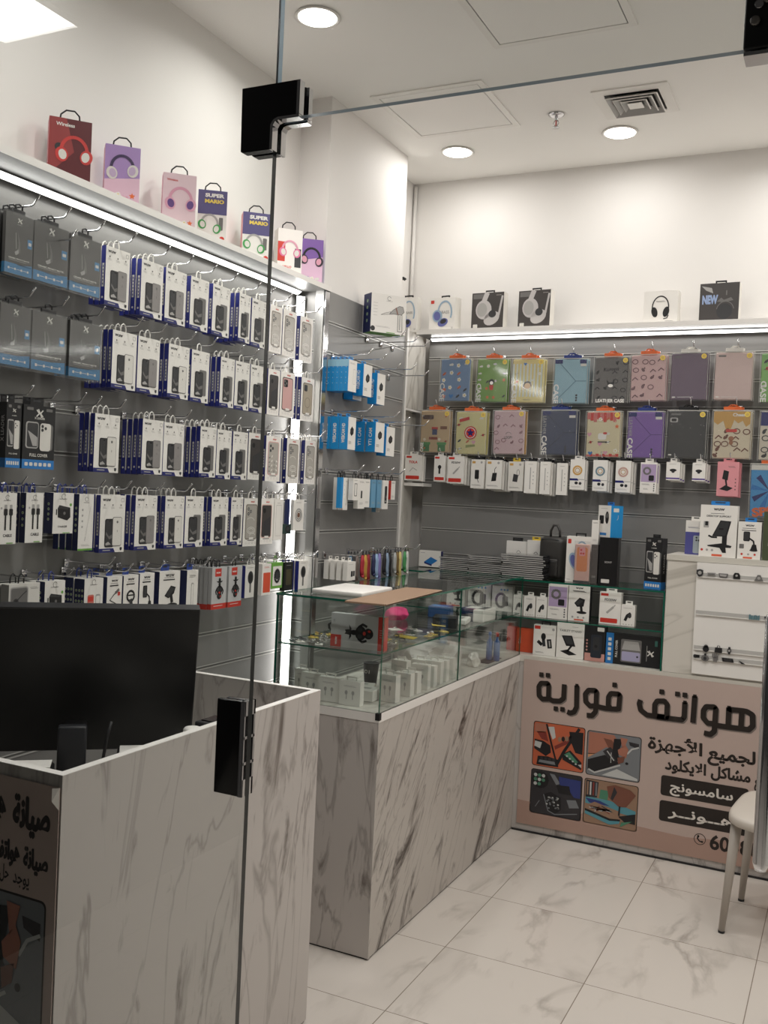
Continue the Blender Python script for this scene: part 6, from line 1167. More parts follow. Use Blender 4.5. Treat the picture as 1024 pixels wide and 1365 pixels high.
# ------------------------------------------------------------------ front desk with monitor
DX0, DX1, DY0, DY1, DZ = -1.87, -1.40, 1.465, 2.51, 1.0
root = empty('front_desk', (0, 0, 0))
b = MB(); b.box(DX1 - .02, DX1, DY0, DY1, .006, DZ - .001, DESKM); b.box(DX1 - .0205, DX1 + .0004, DY0 - .0004, DY1 + .0004, DZ - .001, DZ + .0005, WHITE); b.build('side_panel', root)
b = MB(); b.box(DX0, DX1 - .0205, DY0, DY0 + .02, .006, DZ - .001, DESKM); b.box(DX0, DX1 - .0205, DY0 - .0004, DY0 + .0204, DZ - .001, DZ + .0005, WHITE); b.build('front_panel', root)
b = MB(); b.box(DX0, DX1 - .0205, DY1 - .02, DY1, .006, DZ - .001, DESKM); b.box(DX0, DX1 - .0205, DY1 - .0204, DY1 + .0004, DZ - .001, DZ + .0005, WHITE); b.build('rear_panel', root)
b = MB(); b.box(DX0, DX1 - .0205, DY0 + .0205, DY1 - .0205, .76, .785, PANELM); b.build('worktop', root)
b = MB(); b.box(DX0 + .01, DX1 - .004, DY0 + .004, DY1 - .004, 0, .006, BLACKM); b.build('plinth', root)
tag(root, 'marble clad reception desk holding the black monitor', 'desk')
root = empty('desk_banner', (DX1 - .25, DY0 - .003, .05))
b = MB(); F = ban(-.001); Q0 = lambda x, z, l: F(x - (DX1 - .25), z - .05, l)
b.box(-.22, .247, -.001, .001, 0, .925, BAN)
SY = ar('\uFEBB\uFEF4\uFE8E\uFEE7\uFE94'); HW_ = ar('\uFEEB\uFEEE\uFE8D\uFE97\uFED2')
b.btext(Q0, SY, -1.475, .905, .085, INK, 2, width=.100, g=.002)
b.btext(Q0, HW_, -1.600, .912, .085, INK, 2, width=.105, g=.002)
b.btext(Q0, SY, -1.459, .815, .055, INK, 2, width=.066); b.btext(Q0, HW_, -1.540, .822, .055, INK, 2, width=.072)
b.text(Q0, ar('\uFEF3\uFEEE\uFE9F\uFEAA'), -1.497, .772, .04, INK, 2, width=.045, bold=.015); b.text(Q0, ar('\uFEA3\uFEDE'), -1.545, .776, .04, INK, 2, width=.026, bold=.015)
b.build('printed_sheet', root)
b = MB(); picture(b, Q0, -1.70, .432, .27, .302, 2); b.build('photo_panel', root)
b = MB(); picture(b, Q0, -1.70, .10, .27, .30, 4); b.build('photo_panel', root)
b = MB(); b.add([(.247, -.001, .925), (.236, -.010, .925), (.240, -.014, .90), (.247, -.001, .88)], [(0, 1, 2, 3)], WINK); b.build('peeled_corner', root, label='white peeled corner of the vinyl')
tag(root, 'dim greige vinyl banner on the front of the reception desk', 'banner')
# monitor, seen from behind
a_ = math.atan2(2.10 - 1.78, -1.55 + 1.93); u_ = Vector((math.cos(a_), math.sin(a_), 0)); re_ = Vector((-1.548, 2.10, 0)); W_ = .62
root = empty('computer_monitor', re_ - u_ * W_ / 2 + Vector((0, 0, .7865)), a_)
MBK = M('monitor_back', (15, 15, 16), .42); MBZ = M('monitor_bezel', (34, 34, 36), .35)
b = MB(); b.bbox(-W_ / 2, W_ / 2, -.012, .012, .03, .480, .004, MBK); tl_ = math.radians(23); lean = Vector((0, .48 * math.sin(tl_), .48 * (1 - math.cos(tl_)))); o = b.build('panel', root); o.location = lean; o.rotation_euler = (tl_, 0, 0)
b = MB(); b.box(-W_ / 2 + .002, W_ / 2 - .002, -.013, .0125, .478, .484, MBZ); b.box(-W_ / 2 + .008, W_ / 2 - .008, .0122, .0132, .05, .474, BLACK); o = b.build('bezel', root); o.location = lean; o.rotation_euler = (tl_, 0, 0)
b = MB(); b.bbox(-.028, .030, -.050, .075, .120, .170, .008, MBK); b.build('neck_joint', root)
b = MB(); b.bbox(-.034, .036, -.078, -.046, .004, .188, .006, M('monitor_neck', (36, 37, 41), .5)); b.build('stand_neck', root)
b = MB(); b.bbox(-.09, .09, -.098, .09, 0, .008, .003, MBK); b.build('stand_base', root)
tag(root, 'large black computer monitor seen from behind on the desk', 'monitor')
b = MB(); b.tube([(-1.665, 1.905, .985), (-1.668, 1.895, .95), (-1.672, 1.885, .88), (-1.68, 1.86, .80), (-1.70, 1.80, .792)], .004, BLACKM, 8); tag(b.build('monitor_cable'), 'black cable hanging from the monitor onto the desk', 'cable')
def paper(x, y, w, h, rz, z, lab, m=CARD):
    b = MB(); b.box(-w / 2, w / 2, -h / 2, h / 2, 0, .003, m); o = b.build('paper_sheet'); o.location = (x, y, z); o.rotation_euler = (0, 0, rz); tag(o, lab, 'paper', 'papers on the desk')
for i, (x, y, w, h, z, lab) in enumerate(((-1.621, 1.946, .075, .13, .902, 'white paper tray sheet beside the monitor stand'), (-1.758, 1.727, .10, .065, .900, 'white sheet at the desk corner under the monitor'))):
    b = MB(); b.bbox(-w / 2 - .006, w / 2 + .006, -h / 2 - .006, h / 2 + .006, 0, z - .788, .006, MBK, 1, False); o = b.build('equipment_box'); o.location = (x, y, .7865); o.rotation_euler = (0, 0, a_); tag(o, ['black equipment box under the paper tray sheet', 'low black equipment box at the desk corner'][i], 'equipment box')
    paper(x, y, w, h, a_, z, lab)
b = MB(); b.bbox(-1.575, -1.475, 2.115, 2.225, .7865, .936, .01, BLACKM); tag(b.build('receipt_printer'), 'black receipt printer near the rear desk panel', 'printer')
b = MB(); b.bbox(-1.57, -1.49, 2.125, 2.215, .937, .957, .004, DGREY); b.bbox(-1.56, -1.50, 2.14, 2.205, .957, .960, .001, BLACK, 1, False); tag(b.build('card_reader'), 'grey card reader lying on the printer', 'card reader')
b = MB(); b.lathe([(.022, 0), (.024, .004), (.024, .165), (.020, .170), (.008, .171)], (-1.535, 2.070, .7865), CARD, 18); tag(b.build('paper_roll'), 'white upright paper roll beside the monitor edge', 'paper roll')

# ------------------------------------------------------------------ chair
CH = M('chair_vinyl', (196, 188, 178), .45); CHL = M('chair_leg_paint', (172, 164, 155), .4)
root = empty('dining_chair', (-.125, 3.985, 0), -.10)
b = MB(); bm = bmesh.new(); n = 40; pts = []
for k in range(n):
    t = 2 * PI * k / n; c, s_ = math.cos(t), math.sin(t); e = .5
    pts.append((.235 * math.copysign(abs(c) ** e, c), .245 * math.copysign(abs(s_) ** e, s_)))
prof = [(.97, .418), (1.0, .424), (1.0, .442), (.98, .453), (.92, .458), (.5, .460), (.02, .460)]
b.add([(x * r, y * r, z) for r, z in prof for x, y in pts], [(i * n + k, i * n + (k + 1) % n, (i + 1) * n + (k + 1) % n, (i + 1) * n + k) for i in range(len(prof) - 1) for k in range(n)] + [tuple(reversed(range(n)))], CH, True); b.build('seat', root)
for sx, sy in ((-1, -1), (-1, 1), (1, -1), (1, 1)):
    b = MB(); x, y = .175 * sx, .155 * sy; fx, fy = .225 * sx, .178 * sy
    if sx < 0: x = -.195
    b.tube([(x, y, .420), (fx, fy, .008)], [.021, .012], CHL, 14); b.tube([(fx, fy, .009), (fx + .0002 * sx, fy, .0)], [.0125, .0125], BLACKM, 12); b.build('leg', root)
b = MB(); b.bbox(.19, .225, -.20, .20, .52, .88, .015, CH); b.build('backrest', root)
for sy in (-1, 1):
    b = MB(); b.tube([(.195, .16 * sy, .42), (.215, .165 * sy, .56)], .012, CHL, 10); b.build('back_post', root)
tag(root, 'white chair with tapered metal legs by the open glass door', 'chair')

# ------------------------------------------------------------------ things on the glass counter
b = MB(); b.bbox(-.10, .10, -.14, .14, 0, .016, .004, WHITE); o = b.build('tablet_box'); o.location = (-1.650, 3.17, 1.2225); o.rotation_euler = (0, 0, .05); tag(o, 'white flat tray lying on the counter glass top', 'tray')
b = MB(); CB = M('brown_cardboard', (150, 124, 102), .7); N_ = 46
prof = []
for i in range(N_ + 1): prof.append((-.075 + .15 * i / N_, .004 + (.003 if i % 2 else .0)))
P = [(x, -.30, z) for x, z in prof] + [(x, .30, z) for x, z in prof] + [(x, -.30, 0) for x, z in prof] + [(x, .30, 0) for x, z in prof]; k = N_ + 1; fs = []
for i in range(N_): fs += [(i, i + 1, k + i + 1, k + i), (2 * k + i + 1, 2 * k + i, i, i + 1)[::1], (3 * k + i, 3 * k + i + 1, k + i + 1, k + i), (2 * k + i, 3 * k + i, 3 * k + i + 1, 2 * k + i + 1)]
b.add(P, fs, CB); o = b.build('cardboard_sheet'); o.location = (-1.465, 3.16, 1.2225); o.rotation_euler = (0, 0, .08); tag(o, 'brown corrugated cardboard sheet lying on the counter glass', 'cardboard')
# inside, lower deck: white earphone boxes
def a_bud(b, F, w, h): b.ell(F, -w * .16, h * .52, w * .07, h * .09, LGREY, 1, 10); b.ell(F, w * .16, h * .52, w * .07, h * .09, LGREY, 1, 10); b.line(F, [(-w * .15, h * .48), (-w * .15, h * .25)], w * .04, LGREY, 1); b.line(F, [(w * .15, h * .48), (w * .15, h * .25)], w * .04, LGREY, 1); lines(b, F, -w * .3, w * .3, h * .80, 2, LGREY)
def k_bud(w, h, d):
    def f():
        b = MB(); b.box(-w / 2, w / 2, -d / 2, d / 2, 0, h, CARD); a_bud(b, front(d), w, h); o = b.build('earbud_box')
        b = MB(); b.bbox(-w * .25, -w * .19, -.0015, .0015, h - .002, h + .012, .0006, CARD, 1, False); b.bbox(w * .19, w * .25, -.0015, .0015, h - .002, h + .012, .0006, CARD, 1, False); b.bbox(-w * .25, w * .25, -.0015, .0015, h + .009, h + .014, .0006, CARD, 1, False); b.build('carry_handle', o)
        return o
    return f
GB = 'earbud boxes inside the glass counter'
for i, (x, y, rz) in enumerate(((-1.552, 3.005, .02), (-1.642, 3.015, .05), (-1.732, 3.045, -.04), (-1.800, 3.09, .0))):
    put('bud' if i < 3 else 'budn', k_bud(.082, .086, .03) if i < 3 else k_bud(.055, .086, .03), (x, y, CZI), rz, 'white earbud box behind the front pane, %s from the corner' % ORD[i], 'earbud box', GB)
for i, (x, y, h) in enumerate(((-1.468, 3.14, .098), (-1.470, 3.27, .085), (-1.470, 3.335, .080), (-1.468, 3.42, .096), (-1.470, 3.49, .082), (-1.470, 3.555, .090), (-1.470, 3.615, .086), (-1.472, 3.69, .085), (-1.540, 3.29, .07), (-1.545, 3.40, .105), (-1.55, 3.60, .08))):
    put('bud%.3f' % h, k_bud(.068, h, .034), (x, y, CZI), random.uniform(-.1, .1), ('white earbud box along the side pane, %s from the front' % ORD[i]) if i < 8 else 'white earbud box in the second line, %s from the front' % ORD[i - 8], 'earbud box', GB)
for i, (x, y, w, h, z) in enumerate(((-1.63, 3.13, .09, .07, .035), (-1.55, 3.12, .08, .08, .04), (-1.72, 3.17, .08, .07, .03), (-1.62, 3.235, .08, .07, .028))):
    b = MB(); b.bbox(-w / 2, w / 2, -h / 2, h / 2, 0, z, .002, CARD, 1, False); F = lambda x_, y_, l: (x_, y_, z + .0003 * l); b.rect(F, -w * .3, -h * .1, w * .2, h * .2, LGREY, 1); o = b.build('flat_white_box'); o.location = (x, y, CZI); o.rotation_euler = (0, 0, .1 * i); tag(o, ['flat white box just behind the front earbud boxes', 'flat white box nearest the glass corner', 'flat white box towards the staff side', 'flat white box in front of the black cup'][i], 'flat box', 'flat boxes inside the glass counter')
b = MB(); b.lathe([(.022, 0), (.0235, .012)], (0, 0, 0), M('gold_foot', (176, 132, 60), .35, .5), 20); b.lathe([(.0237, .012), (.031, .088), (.0325, .09), (.0325, .094), (.028, .094), (.026, .05)], (0, 0, 0), M('black_cup', (30, 28, 28), .5), 20); F = lambda x, z, l: (x, -.0295 - .0004 * l, z); b.arc(F, -.006, .062, .006, .006, 0, 2 * PI, .002, CARD2, 1, 10); b.rect(F, .006, .055, .009, .068, CARD2, 1)
o = b.build('paper_cup'); o.location = (-1.64, 3.33, CZI); tag(o, 'black paper cup with gold foot inside the glass counter', 'cup')
def crumple(name, x, y, z, sx, sy, sz, m, lab, cat, seed):
    bm = bmesh.new(); bmesh.ops.create_icosphere(bm, subdivisions=4, radius=1.0); r = random.Random(seed); D = [Vector((r.gauss(0, 1), r.gauss(0, 1), r.gauss(0, 1))).normalized() for _ in range(40)]
    for v in bm.verts:
        p = v.co.copy(); f = min(1.15 - .45 * max(0, p.dot(d)) ** 6 * ((i % 3) + 1) / 3 for i, d in enumerate(D)); v.co = Vector((p.x * f * sx, p.y * f * sy, max(p.z * f, -.6) * sz + .6 * sz))
    b = MB(); b.frombm(bm, m); o = b.build(name); o.location = (x, y, z); return tag(o, lab, cat)
crumple('crumpled_wrap', -1.60, 3.86, CZI, .13, .11, .085, M('white_wrap', (214, 210, 206), .5), 'crumpled white wrapping bag on the lower counter deck', 'wrapping', 3)
crumple('tissue', -1.475, 4.02, CZI, .03, .04, .04, CARD, 'crumpled white tissue at the far end of the lower deck', 'tissue', 5)
b = MB(); b.bbox(-1.50, -1.44, 4.12, 4.30, CZI, CZ + .004, .001, PBLK, 1, False); tag(b.build('dark_mat'), 'small dark mat beside the crumpled tissue', 'mat')
# inside, middle glass shelf
Z2 = 1.047
def octo_box():
    w, h, d = .205, .118, .03; b = MB(); b.box(-w / 2, w / 2, -d / 2, d / 2, 0, h, GREYCARD, right=RED); F = front(d); b.rect(F, w * .38, 0, w * .5, h, RED, 1); b.rect(F, -w * .5, 0, -w * .30, h * .36, RED, 1)
    b.text(F, 'wuw', -w * .40, h * .18, .014, CARD, 2, bold=.03, rot=PI / 2); octopus(b, F, w * .06, h * .47, h * .60, 2, PI / 2); lines(b, F, w * .41, w * .47, h * .6, 4, CARD, l=2, dz=.008); lines(b, F, -w * .46, -w * .42, h * .8, 3, MGREY)
    o = b.build('phone_holder_box'); r = MB(); r.tube([(-w / 2 - .002, 0, h * .45), (-w / 2 - .014, 0, h * .5), (-w / 2 - .016, 0, h * .62), (-w / 2 - .004, 0, h * .68)], .004, BLACKM, 8); r.build('hang_loop', o); return o
put('octo', octo_box, (-1.535, 3.01, Z2), .06, 'grey and red box with black octopus phone holder on glass shelf', 'phone holder box')
ST = M('steel_ring', (190, 186, 178), .25, .9); GLD = M('gold_ring', (196, 164, 96), .3, .8)
def k_prings(m, pad):
    def f():
        r = empty('phone_ring_holder', (0, 0, 0)); b = MB(); b.bbox(-.016, .016, -.014, .014, 0, .003, .0012, pad, 1, False); b.build('sticky_pad', r)
        b = MB(); n = 14; b.tube([(.011 * math.cos(2 * PI * k / n), .004 + .009 * math.sin(2 * PI * k / n), .0055 + .004 * math.sin(2 * PI * k / n)) for k in range(n + 1)], .0018, m, 6, False); b.build('finger_ring', r); return r
    return f
rs = random.Random(11); spots = []
while len(spots) < 44:
    zone = len(spots) % 11
    if zone < 5: x, y = rs.uniform(-1.80, -1.66), rs.uniform(2.97, 3.24)
    else: x, y = rs.uniform(-1.66, -1.45), rs.uniform(3.10, 3.62)
    if all((x - a) ** 2 + (y - c) ** 2 > .038 ** 2 for a, c in spots): spots.append((x, y))
for i, (x, y) in enumerate(spots):
    kk = i % 5; put('pr%d' % kk, k_prings([ST, ST, GLD, ST, DGREY][kk], [LGREY, MGREY, YELLOW, CARD2, DGREY][kk]), (x, y, Z2), rs.uniform(0, 6.28), '%s phone ring holder lying loose on the middle glass shelf' % ['silver and light grey', 'silver and mid grey', 'gold and yellow', 'silver and white', 'dark grey'][kk], 'phone ring', '%s phone rings on the glass shelf' % ['light grey', 'mid grey', 'yellow', 'white', 'dark grey'][kk])
for i, (x, y, m, lab) in enumerate(((-1.475, 3.30, YELLOW, 'yellow card among the phone rings, nearer one'), (-1.52, 3.70, YELLOW, 'yellow card among the phone rings, farther one'), (-1.60, 3.45, CARD2, 'white card among the phone rings'))):
    b = MB(); b.bbox(-.028, .028, -.02, .02, 0, .002, .0006, m, 1, False); o = b.build('small_card'); o.location = (x, y, Z2 + .010); o.rotation_euler = (.06, .05, .5 * i); tag(o, lab, 'card')
crumple('pink_cloth', -1.755, 3.80, Z2, .055, .06, .035, M('hot_pink_cloth', (214, 60, 120), .7), 'crumpled hot pink cloth on the middle glass shelf', 'cloth', 8)
def flat(name, x0, x1, y0, y1, z0, z1, m, lab, cat, rz=0.0, top=None):
    b = MB(); cx, cy = (x0 + x1) / 2, (y0 + y1) / 2; b.bbox(x0 - cx, x1 - cx, y0 - cy, y1 - cy, 0, z1 - z0, .003, m, 1, False)
    if top: b.rect(lambda u, v, l: (u, v, z1 - z0 + .0004 * l), (x0 - cx) * .7, (y0 - cy) * .7, (x1 - cx) * .7, (y1 - cy) * .7, top, 1)
    o = b.build(name); o.location = (cx, cy, z0); o.rotation_euler = (0, 0, rz); return tag(o, lab, cat)
flat('car_charger_pack', -1.56, -1.46, 3.70, 3.80, Z2, Z2 + .045, BLACKM, 'black accessory pack on the middle glass shelf', 'accessory pack', .3, DGREY)
flat('blue_box', -1.70, -1.60, 3.99, 4.08, Z2, Z2 + .05, M('deep_blue_card', (40, 76, 128), .4), 'small deep blue box near the far counter end', 'accessory box', .2, BLUE)
flat('white_flat_box', -1.60, -1.47, 3.84, 3.97, Z2, Z2 + .022, CARD, 'flat white box behind the black accessory pack', 'flat box', .2, LGREY)
flat('white_box', -1.475, -1.425, 3.98, 4.14, Z2, Z2 + .055, CARD, 'white box with slot near the far counter end', 'accessory box', 0, DGREY)
flat('blue_flat_box', -1.62, -1.50, 4.20, 4.32, Z2, Z2 + .03, NAVYD, 'flat navy box at the far counter end', 'flat box', 0, CARD2)
for i, x in enumerate((-1.475, -1.440)):
    b = MB(); BT = M('blue_bottle', (40, 92, 160), .35); b.lathe([(.014, 0), (.015, .004), (.015, .085), (.006, .10), (.006, .115)], (0, 0, 0), BT, 14); b.lathe([(.008, .112), (.008, .126), (.003, .132)], (0, 0, 0), RED if i else BT, 12); o = b.build('cleaner_bottle'); o.location = (x, 4.22, CZI); tag(o, ['blue cleaner bottle with blue cap at the counter end', 'blue cleaner bottle with red cap at the counter end'][i], 'bottle')

# ------------------------------------------------------------------ things on the back counter shelves
def std(key, name, x0, x1, h, d, card, side, art, lab, y=4.53, z=CZ + .001, cat='accessory box', tab=None, tabc=None, rz=0.0, sideart=None):
    w = x1 - x0; return put(key, simple_box(name, w, h, d, card, side, art, tab, tabc, sideart), ((x0 + x1) / 2, y + d / 2, z), rz, lab, cat)
def a_mic(b, F, w, h): b.rect(F, -w * .46, h * .86, -w * .2, h * .97, RED, 1); b.ell(F, -w * .05, h * .62, w * .11, h * .12, BLACKM, 1, 12); b.line(F, [(-w * .05, h * .55), (w * .0, h * .3)], w * .14, DGREY, 1); b.line(F, [(-w * .3, h * .46), (-w * .1, h * .34)], w * .14, BLACKM, 1); b.line(F, [(w * .2, h * .55), (w * .26, h * .25)], w * .2, BLACKM, 1); b.line(F, [(w * .22, h * .5), (w * .26, h * .3)], w * .06, LGREY, 2); lines(b, F, -w * .4, w * .0, h * .1, 2, MGREY); b.ell(F, w * .38, h * .88, w * .06, w * .06, LGREY, 1, 10)
def a_tstand(b, F, w, h): b.text(F, 'TABLET STAND', 0, h * .76, w * .1, MGREY, 1, width=w * .80, bold=.01); lines(b, F, w * .05, w * .3, h * .88, 1, MGREY); b.poly(F, [(-w * .32, h * .62), (w * .06, h * .64), (w * .2, h * .34), (-w * .14, h * .34)], BLACKM, 1); b.poly(F, [(-w * .26, h * .60), (w * .03, h * .61), (w * .13, h * .40), (-w * .12, h * .40)], DGREY, 2); b.line(F, [(w * .06, h * .36), (-w * .1, h * .18)], w * .07, BLACKM, 1); b.poly(F, [(-w * .36, h * .18), (-w * .1, h * .24), (w * .26, h * .12), (-w * .02, h * .08)], BLACKM, 1)
def a_spk(b, F, w, h): b.rect(F, -w * .5, 0, w * .5, h * .22, M('salmon', (200, 146, 136), .42), 1); b.bbox; b.rr(F, -w * .2, h * .10, w * .34, h * .74, .008, M('speaker_dark', (38, 44, 54), .4), 2); b.rr(F, -w * .1, h * .3, w * .24, h * .68, .008, DGREY, 3); b.ell(F, w * .06, h * .42, w * .08, w * .08, BLACKM, 4, 12); b.rr(F, w * .1, h * .84, w * .44, h * .95, .003, CARD2, 2); [b.ell(F, -w * .4, h * (.3 + .09 * i), w * .05, w * .05, M('salmon', None), 2, 8) for i in range(4)]
def a_xland(b, F, w, h): b.rect(F, -w * .5, 0, -w * .36, h, BLUE, 1); [b.rr(F, -w * .46, h * (.1 + .16 * i), -w * .40, h * (.2 + .16 * i), .002, CARD2, 2) for i in range(5)]; b.text(F, 'FULL COVER', -w * .30, h * .5, .014, CARD2, 2, bold=.02, rot=PI / 2); b.rr(F, -w * .22, h * .10, w * .16, h * .84, .006, MGREY, 2); b.rr(F, -w * .20, h * .14, w * .14, h * .44, .005, M('case_lilac', (170, 166, 196), .4), 3); b.poly(F, [(-w * .20, h * .50), (w * .14, h * .50), (w * .10, h * .78), (-w * .16, h * .78)], LGREY, 3); b.ell(F, w * .09, h * .3, w * .02, w * .02, DGREY, 4, 8); xlogo(b, F, w * .33, h * .45, .014, CARD2); b.line(F, [(w * .26, h * .2), (w * .26, h * .7)], .002, LGREY, 2); b.rr(F, w * .40, h * .70, w * .45, h * .88, .002, M('teal_tag', (60, 110, 100), .4), 2)
std('oran', 'orange_box', -1.458, -1.366, .115, .04, M('orange_red_card', (206, 82, 48), .42), None, lambda b, F, w, h: (b.text(F, 'Color', -w * .30, h * .5, .016, CARD2, 1, rot=PI / 2), lines(b, F, -w * .1, w * .2, h * .2, 1, RED)), 'plain orange red box on the back counter deck', y=4.56)
std('redb', 'red_box', -1.51, -1.464, .115, .04, RED, None, None, 'dark red box beside the orange red box', y=4.57)
o = std('mic', 'microphone_box', -1.362, -1.252, .145, .04, CARD, CARD2, a_mic, 'white wireless microphone box on the back counter deck'); tab_handle(o, .145, BLACKM, .045)
std('tst', 'tablet_stand_box', -1.247, -1.115, .171, .04, CARD, CARD2, a_tstand, 'white tablet stand box on the back counter deck')
std('spk', 'speaker_box', -1.110, -1.015, .170, .05, BLACKM, BLACKM, a_spk, 'black and salmon box with cylindrical speaker')
std('xll', 'phone_case_box', -1.010, -.762, .143, .03, BLACKM, BLACKM, a_xland, 'black cover case box lying on its side', cat='phone case')
Z3 = 1.027
def a_small(b, F, w, h): b.line(F, [(-w * .2, h * .25), (-w * .05, h * .5), (w * .2, h * .62)], w * .2, BLACKM, 1); b.ell(F, w * .12, h * .5, w * .14, h * .12, DGREY, 2, 10); lines(b, F, -w * .35, w * .35, h * .85, 1, MGREY); [b.ell(F, w * (-.3 + .2 * i), h * .08, w * .04, w * .04, LGREY, 1, 8) for i in range(4)]
for i, (x0, x1) in enumerate(((-1.472, -1.424), (-1.419, -1.361), (-1.357, -1.303))): std('sml%d' % i, 'earpiece_box', x0, x1, .098, .035, CARD, CARD2, a_small, 'small white earpiece box, %s of three on the upper glass shelf' % ['first', 'second', 'third'][i], z=Z3, tab='header', tabc=CARD)
std('pur', 'ring_stand_box', -1.299, -1.203, .165, .035, CARD, CARD2, a_purp, 'white and lilac ring stand box on the upper glass shelf', z=Z3)
def a_mnt(b, F, w, h): wuw(b, F, 0, h * .93, w * .36); lines(b, F, -w * .32, w * .32, h * .84, 2, TXT, t=.0025); b.poly(F, [(-w * .22, h * .50), (w * .02, h * .66), (w * .28, h * .62), (w * .22, h * .42), (-w * .08, h * .40)], BLACKM, 1); b.poly(F, [(-w * .17, h * .5), (w * .02, h * .62), (w * .2, h * .58), (-w * .05, h * .44)], DGREY, 2); b.line(F, [(w * .1, h * .44), (w * .14, h * .28)], w * .12, BLACKM, 1); b.ell(F, w * .14, h * .25, w * .24, h * .04, BLACKM, 1, 14); [b.ell(F, w * (-.28 + .26 * i), h * .11, w * .05, w * .05, LGREY, 1, 8) for i in range(3)]; b.rr(F, -w * .2, h * .02, w * .24, h * .06, .002, M('orange_tag', None), 1)
std('mnt', 'car_mount_box', -1.199, -1.097, .170, .04, CARD, BLACKM, a_mnt, 'white car mount box with black oval mount, upper glass shelf', z=Z3, cat='car mount')
std('fdx', 'charger_box', -1.050, -.950, .150, .04, CARD, CARD2, a_fd, 'white and red charger box standing on the upper glass shelf', z=Z3, tab='header', cat='charger box')
std('sme', 'earpiece_box', -.948, -.884, .098, .035, CARD, CARD2, a_small, 'small white earpiece box at the cabinet end of the shelf', z=Z3, tab='header')
def a_watch(b, F, w, h): b.arc(F, -w * .05, h * .45, w * .24, h * .26, 0, 2 * PI, w * .12, BLACKM, 1, 18); b.rr(F, w * .02, h * .24, w * .3, h * .62, .006, DGREY, 2); [b.ell(F, w * (-.05 + .15 * i), h * .86, w * .05, w * .05, SKY, 1, 10) for i in range(3)]
std('wat1', 'smart_watch_box', -1.60, -1.495, .130, .04, CARD, CARD2, a_watch, 'white smart watch box on the upper shelf corner', z=Z3, cat='watch box', y=4.58)
std('wat2', 'smart_watch_box', -1.735, -1.615, .130, .04, CARD, CARD2, a_watch, 'white smart watch box beside its twin, farther from the cabinet', z=Z3, cat='watch box', y=4.60)
std('mnt3', 'car_mount_box', -1.86, -1.76, .15, .04, CARD, CARD2, a_mnt, 'white car mount box at the staff end of the glass shelf', z=Z3, cat='car mount', y=4.62)
# on top of the back counter
Z4 = 1.209
SLV = M('sleeve_dark', (52, 52, 56), .25); SLV2 = M('sleeve_grey', (70, 70, 74), .25)
def k_pack(w, h, t, m):
    def f():
        b = MB(); b.bbox(-w / 2, w / 2, -h / 2, h / 2, 0, t * .72, .001, m, 1, False); o = b.build('flat_case_pack'); b = MB(); b.add([(-w * .53, -h * .53, t * .74), (w * .53, -h * .54, t * .70), (w * .53, h * .53, t * .78), (-w * .53, h * .53, t * .74)], [(0, 1, 2, 3)], POLYBAG); b.box(-w * .53, w * .53, -h * .535, -h * .52, t * .1, t * .68, LGREY); b.build('clear_sleeve', o); return o
    return f
for s_, (x, y, w, h, n, t) in enumerate(((-1.80, 4.62, .15, .13, 8, .0095), (-1.628, 4.60, .165, .13, 10, .0095), (-1.425, 4.56, .20, .12, 12, .0098))):
    for j in range(n): put('pk%d%d' % (s_, j % 2), k_pack(w, h, t, SLV if j % 2 else SLV2), (x + random.uniform(-.006, .006), y + random.uniform(-.004, .004), Z4 + j * t), random.uniform(-.05, .05), 'flat sleeved case pack, %s up in the %s stack from the staff aisle' % (ORD[j], ORD[s_]), 'case pack', 'flat case packs stacked on the back counter')
std('tw1', 'earbud_box', -1.578, -1.470, .17, .03, CARD, CARD2, lambda b, F, w, h: (b.arc(F, w * .1, h * .62, w * .1, h * .1, 0, PI, .002, DGREY, 1), b.ell(F, w * .02, h * .58, w * .05, h * .05, BLACKM, 1, 10), b.ell(F, w * .2, h * .58, w * .05, h * .05, BLACKM, 1, 10)), 'white box with black earbuds behind the case packs', y=4.70, z=Z4, tab='header', tabc=BLACKM)
std('tw2', 'cable_box', -1.466, -1.382, .18, .03, CARD, CARD2, lambda b, F, w, h: (b.arc(F, w * .05, h * .55, w * .14, h * .13, .3, 5.8, .003, MGREY, 1), b.rr(F, -w * .2, h * .4, w * .05, h * .46, .002, DGREY, 1), b.ell(F, w * .35, h * .85, w * .07, w * .07, LGREY, 1, 10)), 'white box with yellow hanger behind the case packs', y=4.69, z=Z4, tab='header', tabc=M('yellow_tab', None))
# small black bag
root = empty('small_black_bag', (-1.318, 4.665, Z4), -.25)
BG = M('black_leatherette', (56, 54, 52), .45)
b = MB(); b.bbox(-.068, .068, -.045, .045, 0, .205, .028, BG, 4); b.build('body', root)
b = MB(); b.bbox(-.058, .050, -.056, -.042, .012, .10, .010, BG, 3); b.build('front_pocket', root)
b = MB(); b.tube([(-.025, 0, .20), (-.024, 0, .235), (-.010, 0, .262), (.012, 0, .262), (.026, 0, .235), (.028, 0, .20)], .006, BG, 10); b.build('handle', root)
b = MB(); b.tube([(-.060, -.03, .165), (-.045, -.043, .192), (0, -.046, .198), (.045, -.043, .192), (.060, -.03, .165)], .0022, DGREY, 6); b.tube([(-.05, -.0565, .085), (.045, -.0565, .085)], .002, DGREY, 6); b.build('zip', root)
b = MB(); n_ = 14; b.add([(.08 * math.cos(2 * PI * k / n_) + .02, .05 + .004 * math.sin(3 * k), .17 + .06 * math.sin(2 * PI * k / n_)) for k in range(n_)], [tuple(range(n_))], POLYBAG); b.build('clear_wrap', root)
tag(root, 'small black leatherette backpack on the back counter', 'bag')
o = std('jbl', 'headphone_box', -1.230, -1.108, .218, .06, CARD, CARD2, h_jbl, 'white box with large blue headphones on the counter top', y=4.56, z=Z4, cat='headphone box', rz=.05); tab_handle(o, .218, BLACKM, .05)
